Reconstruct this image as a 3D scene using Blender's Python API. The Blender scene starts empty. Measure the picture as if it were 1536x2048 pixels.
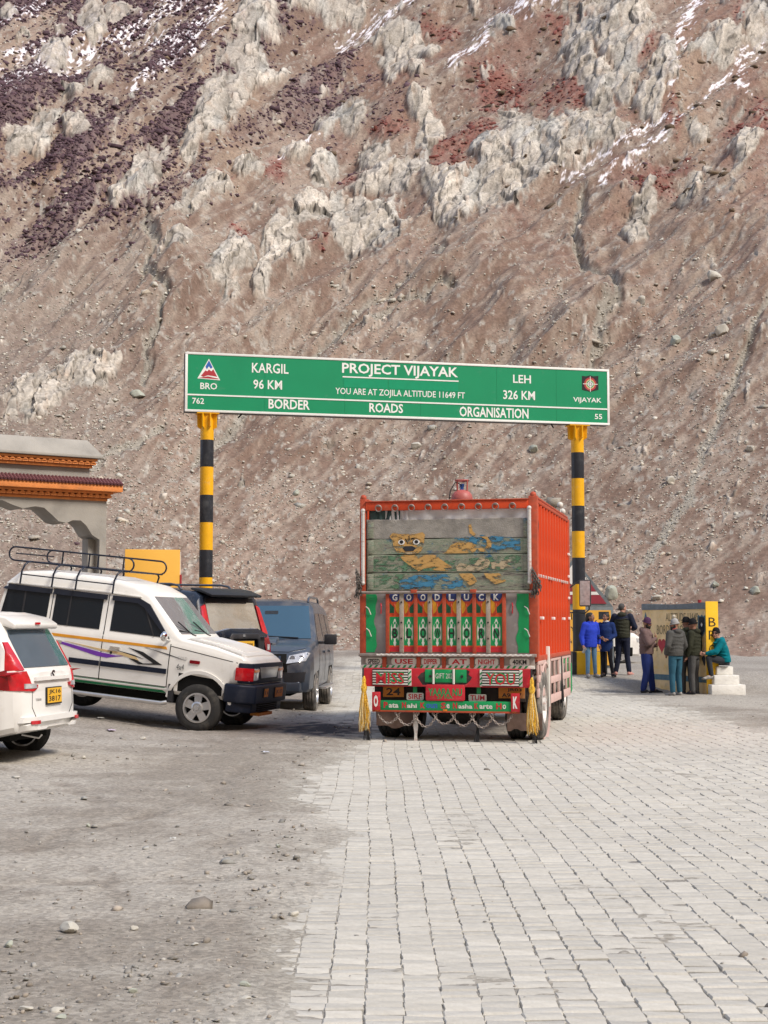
import bpy, bmesh, math, random
import numpy as np
from mathutils import Vector, Matrix
from mathutils.bvhtree import BVHTree
from mathutils.geometry import delaunay_2d_cdt

R = math.radians
PI = math.pi
random.seed(11)
rng = np.random.default_rng(7)
scene = bpy.context.scene
COL = scene.collection

# ------------------------------------------------------------------ camera, sky, sun, exposure
CAM_H = 1.6
PITCH = R(4.27)
cam_data = bpy.data.cameras.new('camera')
cam = bpy.data.objects.new('camera', cam_data)
COL.objects.link(cam)
cam.location = (0, 0, CAM_H)
cam.rotation_euler = (R(90) + PITCH, 0, 0)
cam_data.sensor_fit = 'VERTICAL'
cam_data.sensor_height = 24.0
cam_data.lens = 24.0 * 3000 / 2048
cam_data.clip_start = 0.1
cam_data.clip_end = 3000
scene.camera = cam

SUN_AZ = R(126)      # clockwise from +Y: behind the camera, to the right
SUN_EL = R(48)
world = bpy.data.worlds.new('World')
scene.world = world
world.use_nodes = True
wn = world.node_tree.nodes
wl = world.node_tree.links
bg = wn['Background']
sky = wn.new('ShaderNodeTexSky')
sky.sky_type = 'NISHITA'
sky.sun_disc = False
sky.sun_elevation = SUN_EL
sky.sun_rotation = SUN_AZ
sky.altitude = 3500
sky.dust_density = 2.5
sky.air_density = 0.9
hs = wn.new('ShaderNodeHueSaturation'); hs.inputs['Saturation'].default_value = .62
wl.new(sky.outputs[0], hs.inputs['Color']); wl.new(hs.outputs[0], bg.inputs[0])
bg.inputs[1].default_value = 0.15
sun_data = bpy.data.lights.new('sun', 'SUN')
sun_data.energy = 1.55
sun_data.angle = R(16)
sun_data.color = (1.0, 0.90, 0.78)
sun = bpy.data.objects.new('sun', sun_data)
COL.objects.link(sun)
sdir = Vector((math.sin(SUN_AZ) * math.cos(SUN_EL), math.cos(SUN_AZ) * math.cos(SUN_EL), math.sin(SUN_EL)))
sun.rotation_euler = sdir.to_track_quat('Z', 'Y').to_euler()
scene.view_settings.view_transform = 'Standard'
scene.view_settings.look = 'None'
scene.view_settings.gamma = 1
scene.view_settings.use_curve_mapping = False
scene.view_settings.exposure = 1.4

# ------------------------------------------------------------------ photo pixel <-> place
CP, SP = math.cos(PITCH), math.sin(PITCH)
def at(px, py, Y):
    dx = (px - 768) / 3000; dv = (1024 - py) / 3000
    d = Vector((dx, CP - dv * SP, SP + dv * CP))
    p = d * (Y / d.y)
    return Vector((p.x, p.y, p.z + CAM_H))
def topix(X, Y, Z):
    z = Z - CAM_H
    d = Y * CP + z * SP
    return 768 + 3000 * X / d, 1024 - 3000 * (z * CP - Y * SP) / d

# ------------------------------------------------------------------ noise
_perm = rng.permutation(1024)
_g = rng.normal(size=(1024, 2)); _g /= np.linalg.norm(_g, axis=1)[:, None]
def _h(ix, iy, seed=0):
    return _perm[(_perm[(ix + seed * 57) & 1023] + iy) & 1023]
def perlin(x, y, seed=0):
    x = np.asarray(x, float); y = np.asarray(y, float)
    ix = np.floor(x).astype(int); iy = np.floor(y).astype(int)
    fx = x - ix; fy = y - iy
    u = fx**3 * (fx * (fx * 6 - 15) + 10); v = fy**3 * (fy * (fy * 6 - 15) + 10)
    def gr(a, b, dx, dy):
        g = _g[_h(ix + a, iy + b, seed)]
        return g[..., 0] * dx + g[..., 1] * dy
    a = gr(0, 0, fx, fy); b = gr(1, 0, fx - 1, fy); c = gr(0, 1, fx, fy - 1); d = gr(1, 1, fx - 1, fy - 1)
    return ((a + u * (b - a)) * (1 - v) + (c + u * (d - c)) * v) * 1.5
def fbm(x, y, o=4, seed=0, gain=.5):
    s = 0; a = 1; t = 0
    for k in range(o):
        s = s + a * perlin(x * 2**k, y * 2**k, seed + k); t += a; a *= gain
    return s / t
def ridged(x, y, o=4, seed=0, gain=.5):
    s = 0; a = 1; t = 0
    for k in range(o):
        s = s + a * (1 - np.abs(perlin(x * 2**k, y * 2**k, seed + k)) * 2); t += a; a *= gain
    return s / t
def worley(x, y, seed=0):
    ix = np.floor(x).astype(int); iy = np.floor(y).astype(int)
    f1 = np.full(x.shape, 9.0); f2 = np.full(x.shape, 9.0); cid = np.zeros(x.shape, int)
    for a in (-1, 0, 1):
        for b in (-1, 0, 1):
            h = _h(ix + a, iy + b, seed)
            px = ix + a + (_perm[h] / 1024); py = iy + b + (_perm[(h + 333) & 1023] / 1024)
            d = np.hypot(px - x, py - y)
            near = d < f1
            f2 = np.where(near, f1, np.minimum(f2, d)); cid = np.where(near, h, cid); f1 = np.where(near, d, f1)
    return f1, f2, cid
def facets(x, y, seed, tilt=1.):
    """broken plates: every cell of a voronoi pattern is a plane with its own tilt and step"""
    ix = np.floor(x).astype(int); iy = np.floor(y).astype(int)
    f1 = np.full(x.shape, 9.0); h = np.zeros(x.shape)
    for a in (-1, 0, 1):
        for b in (-1, 0, 1):
            c = _h(ix + a, iy + b, seed)
            dx = x - (ix + a + (_perm[c] / 1024)); dy = y - (iy + b + (_perm[(c + 333) & 1023] / 1024))
            d = dx * dx + dy * dy
            near = d < f1
            h = np.where(near, tilt * (dx * _g[c, 0] + dy * _g[c, 1]) + (_perm[(c + 77) & 1023] / 1024 - .5), h); f1 = np.where(near, d, f1)
    return h
def ss(a, b, x):
    t = np.clip((x - a) / (b - a), 0, 1)
    return t * t * (3 - 2 * t)

def gz(x, y):
    """height of the ground the lot, the road and everything on them stand on"""
    x = np.asarray(x, float); y = np.asarray(y, float)
    left = .10 * np.log1p(np.exp((-x - 3.0) * 3)) / 3
    left = np.minimum(left, .8) * ss(15, 22, y)
    # slight bank the dark suv stands on, beyond the jeep
    u_ = (x + 4.3) * -.82 + (y - 27.1) * .57; v_ = (x + 4.3) * .57 + (y - 27.1) * .82
    left = left + .26 * np.exp(-(v_ / 1.5)**2) * ss(-3.4, -1.2, u_) * ss(4.5, 3, u_)
    return left + .37 * ss(34.9, 38.6, y) + .3 * ss(41, 56, y)
def G(x, y): return float(gz(x, y))

# ------------------------------------------------------------------ materials
def nt(name):
    m = bpy.data.materials.new(name); m.use_nodes = True
    n = m.node_tree.nodes; l = m.node_tree.links
    return m, n, l, n['Principled BSDF']
def mat(name, col, rough=.6, metal=0., var=.12, scale=6., bump=0., bscale=60., spec=.5, coat=0., dirt=0., dcol=(.33, .29, .24), dscale=3., wear=0., wcol=(.2, .19, .17), wscale=9.):
    m, n, l, b = nt(name)
    b.inputs['Roughness'].default_value = rough
    b.inputs['Metallic'].default_value = metal
    b.inputs['Specular IOR Level'].default_value = spec
    b.inputs['Coat Weight'].default_value = coat
    tc = n.new('ShaderNodeTexCoord')
    no = n.new('ShaderNodeTexNoise'); no.inputs['Scale'].default_value = scale; no.inputs['Detail'].default_value = 6
    l.new(tc.outputs['Object'], no.inputs['Vector'])
    mr = n.new('ShaderNodeMapRange'); mr.inputs[1].default_value = .25; mr.inputs[2].default_value = .75
    mr.inputs[3].default_value = 1 - var; mr.inputs[4].default_value = 1 + var
    l.new(no.outputs['Fac'], mr.inputs[0])
    mx = n.new('ShaderNodeMix'); mx.data_type = 'RGBA'; mx.blend_type = 'MULTIPLY'; mx.inputs[0].default_value = 1
    mx.inputs[6].default_value = (*col, 1)
    l.new(mr.outputs[0], mx.inputs[7])
    out = mx.outputs[2]
    def blend(prev, c, sc, amt, det=8, rg=None, xyz=None):
        nn = n.new('ShaderNodeTexNoise'); nn.inputs['Scale'].default_value = sc; nn.inputs['Detail'].default_value = det
        nn.inputs['Roughness'].default_value = .65
        src = tc.outputs['Object']
        if xyz:
            mp = n.new('ShaderNodeMapping'); mp.inputs['Scale'].default_value = xyz
            l.new(src, mp.inputs[0]); src = mp.outputs[0]
        l.new(src, nn.inputs['Vector'])
        rr = n.new('ShaderNodeMapRange'); rr.inputs[1].default_value = .62 - .28 * amt; rr.inputs[2].default_value = .75 - .15 * amt
        rr.inputs[3].default_value = 0; rr.inputs[4].default_value = min(1, .35 + amt * .6)
        l.new(nn.outputs['Fac'], rr.inputs[0])
        m2 = n.new('ShaderNodeMix'); m2.data_type = 'RGBA'
        l.new(rr.outputs[0], m2.inputs[0]); l.new(prev, m2.inputs[6]); m2.inputs[7].default_value = (*c, 1)
        if rg:
            ra = n.new('ShaderNodeMapRange'); ra.inputs[3].default_value = rough; ra.inputs[4].default_value = rg
            l.new(rr.outputs[0], ra.inputs[0]); l.new(ra.outputs[0], b.inputs['Roughness'])
        return m2.outputs[2]
    if wear: out = blend(out, wcol, wscale, wear, rg=.8, xyz=(1, 1, 2.2))
    if dirt: out = blend(out, dcol, dscale, dirt, rg=.85)
    l.new(out, b.inputs['Base Color'])
    if bump:
        bn = n.new('ShaderNodeTexNoise'); bn.inputs['Scale'].default_value = bscale; bn.inputs['Detail'].default_value = 5
        l.new(tc.outputs['Object'], bn.inputs['Vector'])
        bp = n.new('ShaderNodeBump'); bp.inputs['Strength'].default_value = bump; bp.inputs['Distance'].default_value = .02
        l.new(bn.outputs['Fac'], bp.inputs['Height']); l.new(bp.outputs[0], b.inputs['Normal'])
    return m
def vcol_mat(name, rough=.9, var=.25, scale=3., bump=.4, bscale=8., bdist=.1, fine=None, det=8, fa=.22, stretch=None):
    """base colour from the mesh's own colour attribute with fine grain over it"""
    m, n, l, b = nt(name)
    b.inputs['Roughness'].default_value = rough; b.inputs['Specular IOR Level'].default_value = .25
    at_ = n.new('ShaderNodeAttribute'); at_.attribute_name = 'Col'
    tc = n.new('ShaderNodeTexCoord')
    no = n.new('ShaderNodeTexNoise'); no.inputs['Scale'].default_value = scale; no.inputs['Detail'].default_value = det
    no.inputs['Roughness'].default_value = .7
    l.new(tc.outputs['Object'], no.inputs['Vector'])
    mr = n.new('ShaderNodeMapRange'); mr.inputs[1].default_value = .3; mr.inputs[2].default_value = .7
    mr.inputs[3].default_value = 1 - var; mr.inputs[4].default_value = 1 + var
    l.new(no.outputs['Fac'], mr.inputs[0])
    mx = n.new('ShaderNodeMix'); mx.data_type = 'RGBA'; mx.blend_type = 'MULTIPLY'; mx.inputs[0].default_value = 1
    l.new(at_.outputs['Color'], mx.inputs[6]); l.new(mr.outputs[0], mx.inputs[7])
    out = mx.outputs[2]
    if fine:
        vo = n.new('ShaderNodeTexVoronoi'); vo.inputs['Scale'].default_value = fine
        l.new(tc.outputs['Object'], vo.inputs['Vector'])
        r2 = n.new('ShaderNodeMapRange'); r2.inputs[1].default_value = 0; r2.inputs[2].default_value = 1
        r2.inputs[3].default_value = 1 - fa; r2.inputs[4].default_value = 1 + fa
        sp = n.new('ShaderNodeSeparateColor'); l.new(vo.outputs['Color'], sp.inputs[0]); l.new(sp.outputs[0], r2.inputs[0])
        m3 = n.new('ShaderNodeMix'); m3.data_type = 'RGBA'; m3.blend_type = 'MULTIPLY'; m3.inputs[0].default_value = 1
        l.new(out, m3.inputs[6]); l.new(r2.outputs[0], m3.inputs[7]); out = m3.outputs[2]
    l.new(out, b.inputs['Base Color'])
    bn = n.new('ShaderNodeTexNoise'); bn.inputs['Scale'].default_value = bscale; bn.inputs['Detail'].default_value = 8
    bn.inputs['Roughness'].default_value = .7
    if stretch:
        mq = n.new('ShaderNodeMapping'); mq.inputs['Scale'].default_value = stretch; l.new(tc.outputs['Object'], mq.inputs[0]); l.new(mq.outputs[0], bn.inputs['Vector'])
    else: l.new(tc.outputs['Object'], bn.inputs['Vector'])
    bp = n.new('ShaderNodeBump'); bp.inputs['Strength'].default_value = bump; bp.inputs['Distance'].default_value = bdist
    l.new(bn.outputs['Fac'], bp.inputs['Height']); l.new(bp.outputs[0], b.inputs['Normal'])
    return m
def glass_mat(name, col=(.010, .014, .02), rough=.03, metal=0., spec=.32):
    """tinted, slightly dusty car glass; metal > 0 for the mirror-like films"""
    m, n, l, b = nt(name)
    b.inputs['Base Color'].default_value = (*col, 1); b.inputs['Metallic'].default_value = metal
    b.inputs['Specular IOR Level'].default_value = spec
    tc = n.new('ShaderNodeTexCoord'); no = n.new('ShaderNodeTexNoise'); no.inputs['Scale'].default_value = 3; no.inputs['Detail'].default_value = 4
    l.new(tc.outputs['Object'], no.inputs['Vector'])
    r = n.new('ShaderNodeMapRange'); r.inputs[3].default_value = rough; r.inputs[4].default_value = rough + .06
    l.new(no.outputs['Fac'], r.inputs[0]); l.new(r.outputs[0], b.inputs['Roughness'])
    bp = n.new('ShaderNodeBump'); bp.inputs['Strength'].default_value = .05; bp.inputs['Distance'].default_value = .05
    l.new(no.outputs['Fac'], bp.inputs['Height']); l.new(bp.outputs[0], b.inputs['Normal'])
    return m

M = {}
DUST = (.36, .32, .27)
def defm():
    M['white_paint'] = mat('white_paint', (.78, .77, .74), .28, var=.03, coat=.5, dirt=.18, dcol=(.5, .46, .4), dscale=2.2)
    M['cream_paint'] = mat('cream_paint', (.84, .83, .79), .3, var=.03, coat=.4, dirt=.14, dcol=(.58, .55, .48), dscale=2.5)
    M['dark_paint'] = mat('dark_paint', (.012, .018, .032), .22, var=.1, coat=.6, dirt=.16, dcol=(.12, .11, .1))
    M['grey_paint'] = mat('grey_paint', (.045, .058, .082), .33, var=.1, coat=.35, dirt=.5, dcol=(.15, .14, .135))
    M['black_plastic'] = mat('black_plastic', (.022, .022, .026), .5, var=.2, dirt=.3, dcol=(.1, .09, .08))
    M['navy_plastic'] = mat('navy_plastic', (.008, .013, .03), .5, spec=.3, var=.15, dirt=.12, dcol=(.06, .06, .07))
    M['rubber'] = mat('rubber', (.028, .027, .026), .85, var=.25, scale=14, bump=.2, dirt=.35, dcol=(.13, .12, .10), dscale=6)
    M['dusty_rubber'] = mat('dusty_rubber', (.07, .065, .06), .9, var=.25, scale=14, bump=.2, dirt=.7, dcol=(.34, .31, .27), dscale=5)
    M['well'] = mat('wheel_well', (.012, .012, .012), .95, spec=.1)
    M['silver'] = mat('silver_metal', (.6, .6, .6), .3, .85, var=.12, dirt=.25)
    M['chrome'] = mat('chrome', (.8, .8, .8), .12, 1., var=.05)
    M['rack'] = mat('rack_paint', (.015, .02, .035), .35, .2, var=.2)
    M['red_lens'] = mat('red_lens', (.5, .008, .015), .15, coat=.6, var=.25, scale=14)
    M['dark_red_lens'] = mat('dark_red_lens', (.2, .005, .01), .15, coat=.6, var=.3, scale=14)
    M['amber'] = mat('amber_lens', (.7, .2, .02), .25, coat=.4)
    M['clear_lens'] = mat('clear_lens', (.55, .56, .58), .12, .3, coat=.6, var=.3, scale=20)
    M['glass'] = glass_mat('window_glass')
    M['glass_blue'] = glass_mat('windscreen_glass', (.10, .19, .25), .03, .65, .7)
    M['glass_jeep'] = glass_mat('jeep_windscreen_glass', (.42, .46, .50), .03, .7, .8)
    M['glass_mirror'] = glass_mat('mirror_film_glass', (.62, .58, .54), .04, .8, .9)
    M['glass_side'] = glass_mat('half_tinted_glass', (.10, .15, .2), .03, .35, .8)
    M['yellow_plate'] = mat('yellow_plate', (.75, .42, .03), .5, var=.05)
    M['orange_plate'] = mat('orange_plate', (.55, .2, .025), .6, dirt=.3)
    M['black'] = mat('black_paint', (.012, .012, .014), .5)
    M['white'] = mat('white_print', (.82, .82, .8), .5, var=.04)
    M['green_strip'] = mat('green_strip', (.0, .19, .07), .4, dirt=.15)
    M['orange_strip'] = mat('orange_strip', (.75, .32, .02), .4)
    M['purple'] = mat('purple_print', (.16, .035, .38), .4)
    M['tan'] = mat('tan_print', (.60, .44, .22), .5)
    # gantry, boards, walls
    M['sign_green'] = mat('sign_green', (.0, .27, .115), .45, var=.06, scale=1.2, dirt=.06, dcol=(.1, .3, .2))
    M['sign_green2'] = mat('sign_green_patch', (.0, .30, .14), .4, var=.06)
    M['sign_white'] = mat('sign_white', (.85, .86, .84), .5, var=.04, wear=.12, wcol=(.5, .5, .48))
    M['gantry_yellow'] = mat('gantry_yellow', (.82, .42, .005), .45, var=.08, wear=.12, wcol=(.4, .2, .03), wscale=5, dirt=.12)
    M['gantry_black'] = mat('gantry_black', (.015, .018, .026), .45, var=.2, dirt=.25, dcol=(.09, .09, .09))
    M['wall_yellow'] = mat('wall_yellow', (.80, .60, .32), .85, var=.2, scale=2.2, bump=.2, wear=.35, wcol=(.72, .45, .08), wscale=2, dirt=.2)
    M['end_yellow'] = mat('end_yellow', (.80, .47, .015), .8, var=.12, scale=3, bump=.2, wear=.15, wcol=(.55, .45, .3))
    M['board_yellow'] = mat('board_yellow', (.82, .44, .06), .7, var=.05, scale=1.5, wear=.1, wcol=(.65, .4, .12))
    M['slate'] = mat('slate_band', (.16, .19, .21), .85, var=.2, wear=.25, wcol=(.4, .38, .34))
    M['band_blue'] = mat('blue_band', (.09, .17, .21), .85, var=.2, wear=.3, wcol=(.4, .36, .28))
    M['whitewash'] = mat('whitewash', (.74, .73, .69), .9, var=.08, bump=.4, bscale=20, wear=.28, wcol=(.4, .38, .35), wscale=5)
    M['concrete'] = mat('concrete', (.33, .315, .285), .9, var=.22, scale=1.3, bump=.25, bscale=30, dirt=.35, dcol=(.20, .19, .175), dscale=1.1)
    M['terracotta'] = mat('carved_orange', (.66, .23, .06), .75, var=.22, scale=5, bump=.5, bscale=30, dirt=.25, dcol=(.45, .22, .12), dscale=8)
    M['carve_dark'] = mat('carved_dark', (.33, .085, .03), .85, var=.3, scale=20, bump=.6, bscale=40)
    M['tile_red'] = mat('roof_tile', (.15, .055, .06), .6, var=.3, scale=9)
    M['crest_red'] = mat('crest_red', (.42, .03, .04), .6, var=.12, dirt=.15)
    M['crest_blue'] = mat('crest_blue', (.03, .12, .45), .6)
    M['board_red'] = mat('board_red', (.30, .03, .05), .6, var=.12)
    # truck
    M['t_orange'] = mat('truck_orange', (.62, .062, .012), .5, var=.14, scale=5, wear=.16, wcol=(.28, .07, .04), wscale=8, dirt=.12, dcol=(.5, .25, .16))
    M['t_rust'] = mat('truck_rust', (.42, .065, .025), .65, var=.25, scale=14, wear=.22, wcol=(.25, .16, .12), wscale=14)
    M['t_side'] = mat('truck_side_orange', (.53, .045, .005), .55, var=.12, scale=3, wear=.1, wcol=(.38, .06, .03), dirt=.08, dcol=(.5, .16, .07), spec=.3)
    M['chain_iron'] = mat('chain_iron', (.10, .09, .08), .6, .3, var=.3)
    M['t_green'] = mat('truck_green', (.0, .27, .08), .5, var=.12, wear=.12, wcol=(.2, .35, .22), wscale=8)
    M['t_dgreen'] = mat('truck_dark_green', (.005, .10, .045), .55, var=.15)
    M['t_red'] = mat('truck_red', (.52, .015, .03), .5, var=.12, wear=.2, wcol=(.4, .2, .18), wscale=9)
    M['t_grey'] = mat('truck_grey_primer', (.23, .205, .20), .7, var=.2, scale=4, wear=.2, wcol=(.42, .40, .4), wscale=5)
    M['t_wood'] = mat('weathered_slat', (.34, .29, .24), .8, var=.25, scale=14, bump=.3)
    M['t_steel'] = mat('dull_steel', (.30, .26, .235), .6, .2, var=.3, scale=12, wear=.3, wcol=(.3, .14, .09))
    M['t_pole'] = mat('pole_paint', (.62, .60, .57), .5, .1, var=.15, wear=.4, wcol=(.35, .12, .07), wscale=12)
    M['t_pink'] = mat('guard_pink', (.60, .42, .38), .7, var=.1, dirt=.3, dcol=(.45, .38, .33))
    M['t_white'] = mat('truck_white', (.66, .65, .60), .55, var=.1, dirt=.2)
    M['t_blue'] = mat('truck_blue', (.02, .04, .17), .5, var=.2)
    M['t_yellow'] = mat('truck_yellow', (.72, .34, .02), .5, var=.15)
    M['t_chassis'] = mat('chassis_black', (.025, .02, .018), .85, var=.3, dirt=.4, dcol=(.12, .085, .07))
    M['t_flap'] = mat('mudflap', (.115, .075, .06), .9, var=.3, scale=4, dirt=.5, dcol=(.25, .17, .14))
    M['tarp'] = mat('tarpaulin', (.60, .59, .60), .5, var=.25, scale=4, bump=.5, bscale=9)
    M['tarp_green'] = mat('tarpaulin_green', (.02, .05, .05), .5, var=.35, scale=4, bump=.5, bscale=9)
    M['gold'] = mat('gold_foil', (.95, .56, .07), .28, .5, var=.6, scale=60)
    M['gold_dark'] = mat('gold_foil_shadow', (.50, .25, .02), .3, .5, var=.5, scale=60)
    M['gold_pale'] = mat('gold_foil_glint', (1.0, .86, .5), .2, .4, var=.3, scale=60)
    M['fade'] = mat('faded_lettering', (.26, .21, .12), .9, var=.3)
    M['cloth_black'] = mat('black_cloth', (.03, .03, .032), .9, var=.3)
    def flake(name, col, amt, sc=9):
        m, n, l, b = nt(name); b.inputs['Roughness'].default_value = .85
        tc = n.new('ShaderNodeTexCoord'); mp = n.new('ShaderNodeMapping'); mp.inputs['Scale'].default_value = (1, 1, 2.6); l.new(tc.outputs['Object'], mp.inputs[0])
        a = n.new('ShaderNodeTexNoise'); a.inputs['Scale'].default_value = sc; a.inputs['Detail'].default_value = 9; a.inputs['Roughness'].default_value = .72; l.new(mp.outputs[0], a.inputs['Vector'])
        r = n.new('ShaderNodeMapRange'); r.inputs[1].default_value = amt - .025; r.inputs[2].default_value = amt + .035; l.new(a.outputs['Fac'], r.inputs[0]); l.new(r.outputs[0], b.inputs['Alpha'])
        c = n.new('ShaderNodeMapRange'); c.inputs[1].default_value = .3; c.inputs[2].default_value = .7; c.inputs[3].default_value = .7; c.inputs[4].default_value = 1.25; l.new(a.outputs['Fac'], c.inputs[0])
        x = n.new('ShaderNodeMix'); x.data_type = 'RGBA'; x.blend_type = 'MULTIPLY'; x.inputs[0].default_value = 1; x.inputs[6].default_value = (*col, 1); l.new(c.outputs[0], x.inputs[7]); l.new(x.outputs[2], b.inputs['Base Color'])
        M[name] = m
    flake('tiger', (.50, .30, .10), .455, 7); flake('tiger_pale', (.44, .36, .24), .47, 7); flake('blue_flake', (.05, .20, .34), .50, 6); flake('green_flake', (.10, .20, .12), .52, 6); flake('white_flake', (.6, .6, .55), .42)
    M['gas_red'] = mat('gas_cylinder_red', (.42, .10, .085), .5, var=.15, wear=.2, wcol=(.4, .25, .22))
    # planks: weathered grey wood with flaking green and blue paint
    m, n, l, b = nt('painted_plank'); b.inputs['Roughness'].default_value = .85
    tc = n.new('ShaderNodeTexCoord'); mp = n.new('ShaderNodeMapping'); mp.inputs['Scale'].default_value = (1, 1, 5)
    l.new(tc.outputs['Object'], mp.inputs[0])
    def N(sc, det, src):
        q = n.new('ShaderNodeTexNoise'); q.inputs['Scale'].default_value = sc; q.inputs['Detail'].default_value = det; q.inputs['Roughness'].default_value = .75
        l.new(src, q.inputs['Vector']); return q.outputs['Fac']
    cr = n.new('ShaderNodeValToRGB'); e = cr.color_ramp.elements
    e[0].position = .34; e[0].color = (.05, .045, .04, 1); e[1].position = .72; e[1].color = (.42, .42, .35, 1)
    for p, c in ((.41, (.13, .125, .11)), (.46, (.30, .29, .235)), (.495, (.14, .19, .13)), (.535, (.36, .355, .285)), (.585, (.15, .23, .16))):
        x = e.new(p); x.color = (*c, 1)
    l.new(N(2.6, 12, mp.outputs[0]), cr.inputs[0])
    r2 = n.new('ShaderNodeMapRange'); r2.inputs[1].default_value = .56; r2.inputs[2].default_value = .62
    l.new(N(2.2, 8, tc.outputs['Object']), r2.inputs[0])
    sx = n.new('ShaderNodeSeparateXYZ'); l.new(tc.outputs['Object'], sx.inputs[0])
    mm = n.new('ShaderNodeMix'); mm.data_type = 'RGBA'; l.new(r2.outputs[0], mm.inputs[0]); l.new(cr.outputs[0], mm.inputs[6]); mm.inputs[7].default_value = (.04, .13, .22, 1)
    l.new(mm.outputs[2], b.inputs['Base Color'])
    bp = n.new('ShaderNodeBump'); bp.inputs['Strength'].default_value = .5; bp.inputs['Distance'].default_value = .01
    l.new(N(14, 6, mp.outputs[0]), bp.inputs['Height']); l.new(bp.outputs[0], b.inputs['Normal'])
    M['plank'] = m
    M['plank_grey'] = mat('bare_plank', (.30, .285, .26), .9, var=.3, scale=5, bump=.4, wear=.4, wcol=(.15, .145, .13), wscale=6)
    M['plank_blue'] = mat('blue_flaked_plank', (.05, .19, .31), .85, var=.3, scale=6, bump=.4, wear=.62, wcol=(.28, .30, .24), wscale=6)
    # cloth and skin
    M['skin'] = mat('skin', (.27, .13, .085), .6, var=.08)
    M['skin_pale'] = mat('skin_lighter', (.42, .22, .16), .6, var=.08)
    M['hair'] = mat('hair', (.012, .01, .009), .6, bump=.5, bscale=90)
    def cloth(k, c, v=.16): M[k] = mat(k + '_cloth', c, .9, var=v, scale=9, bump=.5, bscale=18, spec=.2)
    cloth('royal', (.025, .055, .48)); cloth('navy', (.012, .03, .12)); cloth('olive', (.04, .042, .03)); cloth('ink', (.016, .02, .04))
    cloth('jeans', (.10, .20, .33)); cloth('leggings', (.015, .015, .02)); cloth('charcoal', (.035, .04, .05)); cloth('mauve', (.15, .10, .095))
    cloth('brown', (.13, .09, .07)); cloth('blue_trouser', (.02, .035, .15)); cloth('purple_knit', (.07, .03, .075)); cloth('grey_jacket', (.075, .075, .072))
    cloth('teal_jeans', (.03, .10, .15)); cloth('grey_knit', (.32, .32, .32)); cloth('cream_knit', (.6, .55, .45)); cloth('red_lining', (.45, .07, .07))
    cloth('field_green', (.05, .055, .035)); cloth('dark_green', (.03, .032, .02)); cloth('black_knit', (.012, .012, .014)); cloth('teal', (.0, .15, .19))
    cloth('grey_trouser', (.075, .075, .075)); cloth('shoe_grey', (.3, .29, .28)); cloth('shoe_dark', (.03, .03, .035)); cloth('white_cloth', (.7, .68, .66)); cloth('magenta', (.45, .02, .1)); cloth('pink_shoe', (.5, .25, .22))
defm()

# ------------------------------------------------------------------ objects
def tag(o, label=None, cat=None, group=None, kind=None):
    if label: o['label'] = label
    if cat: o['category'] = cat
    if group: o['group'] = group
    if kind: o['kind'] = kind
    return o
def empty(name, loc=(0, 0, 0), rz=0., rx=0., label=None, cat=None, group=None, sc=1.):
    o = bpy.data.objects.new(name, None); COL.objects.link(o)
    o.empty_display_size = .3
    o.location = loc; o.rotation_euler = (rx, 0, rz); o.scale = (sc, sc, sc)
    return tag(o, label, cat, group)
def link(name, me, m=None, parent=None, smooth=None, label=None, kind=None):
    o = bpy.data.objects.new(name, me); COL.objects.link(o)
    if m is not None:
        for q in (m if isinstance(m, (list, tuple)) else [m]): me.materials.append(q)
    if parent: o.parent = parent
    if smooth is not None and len(me.polygons):
        me.shade_smooth()
        if smooth < 3: me.set_sharp_from_angle(angle=smooth)
    return tag(o, label, kind=kind)
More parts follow.
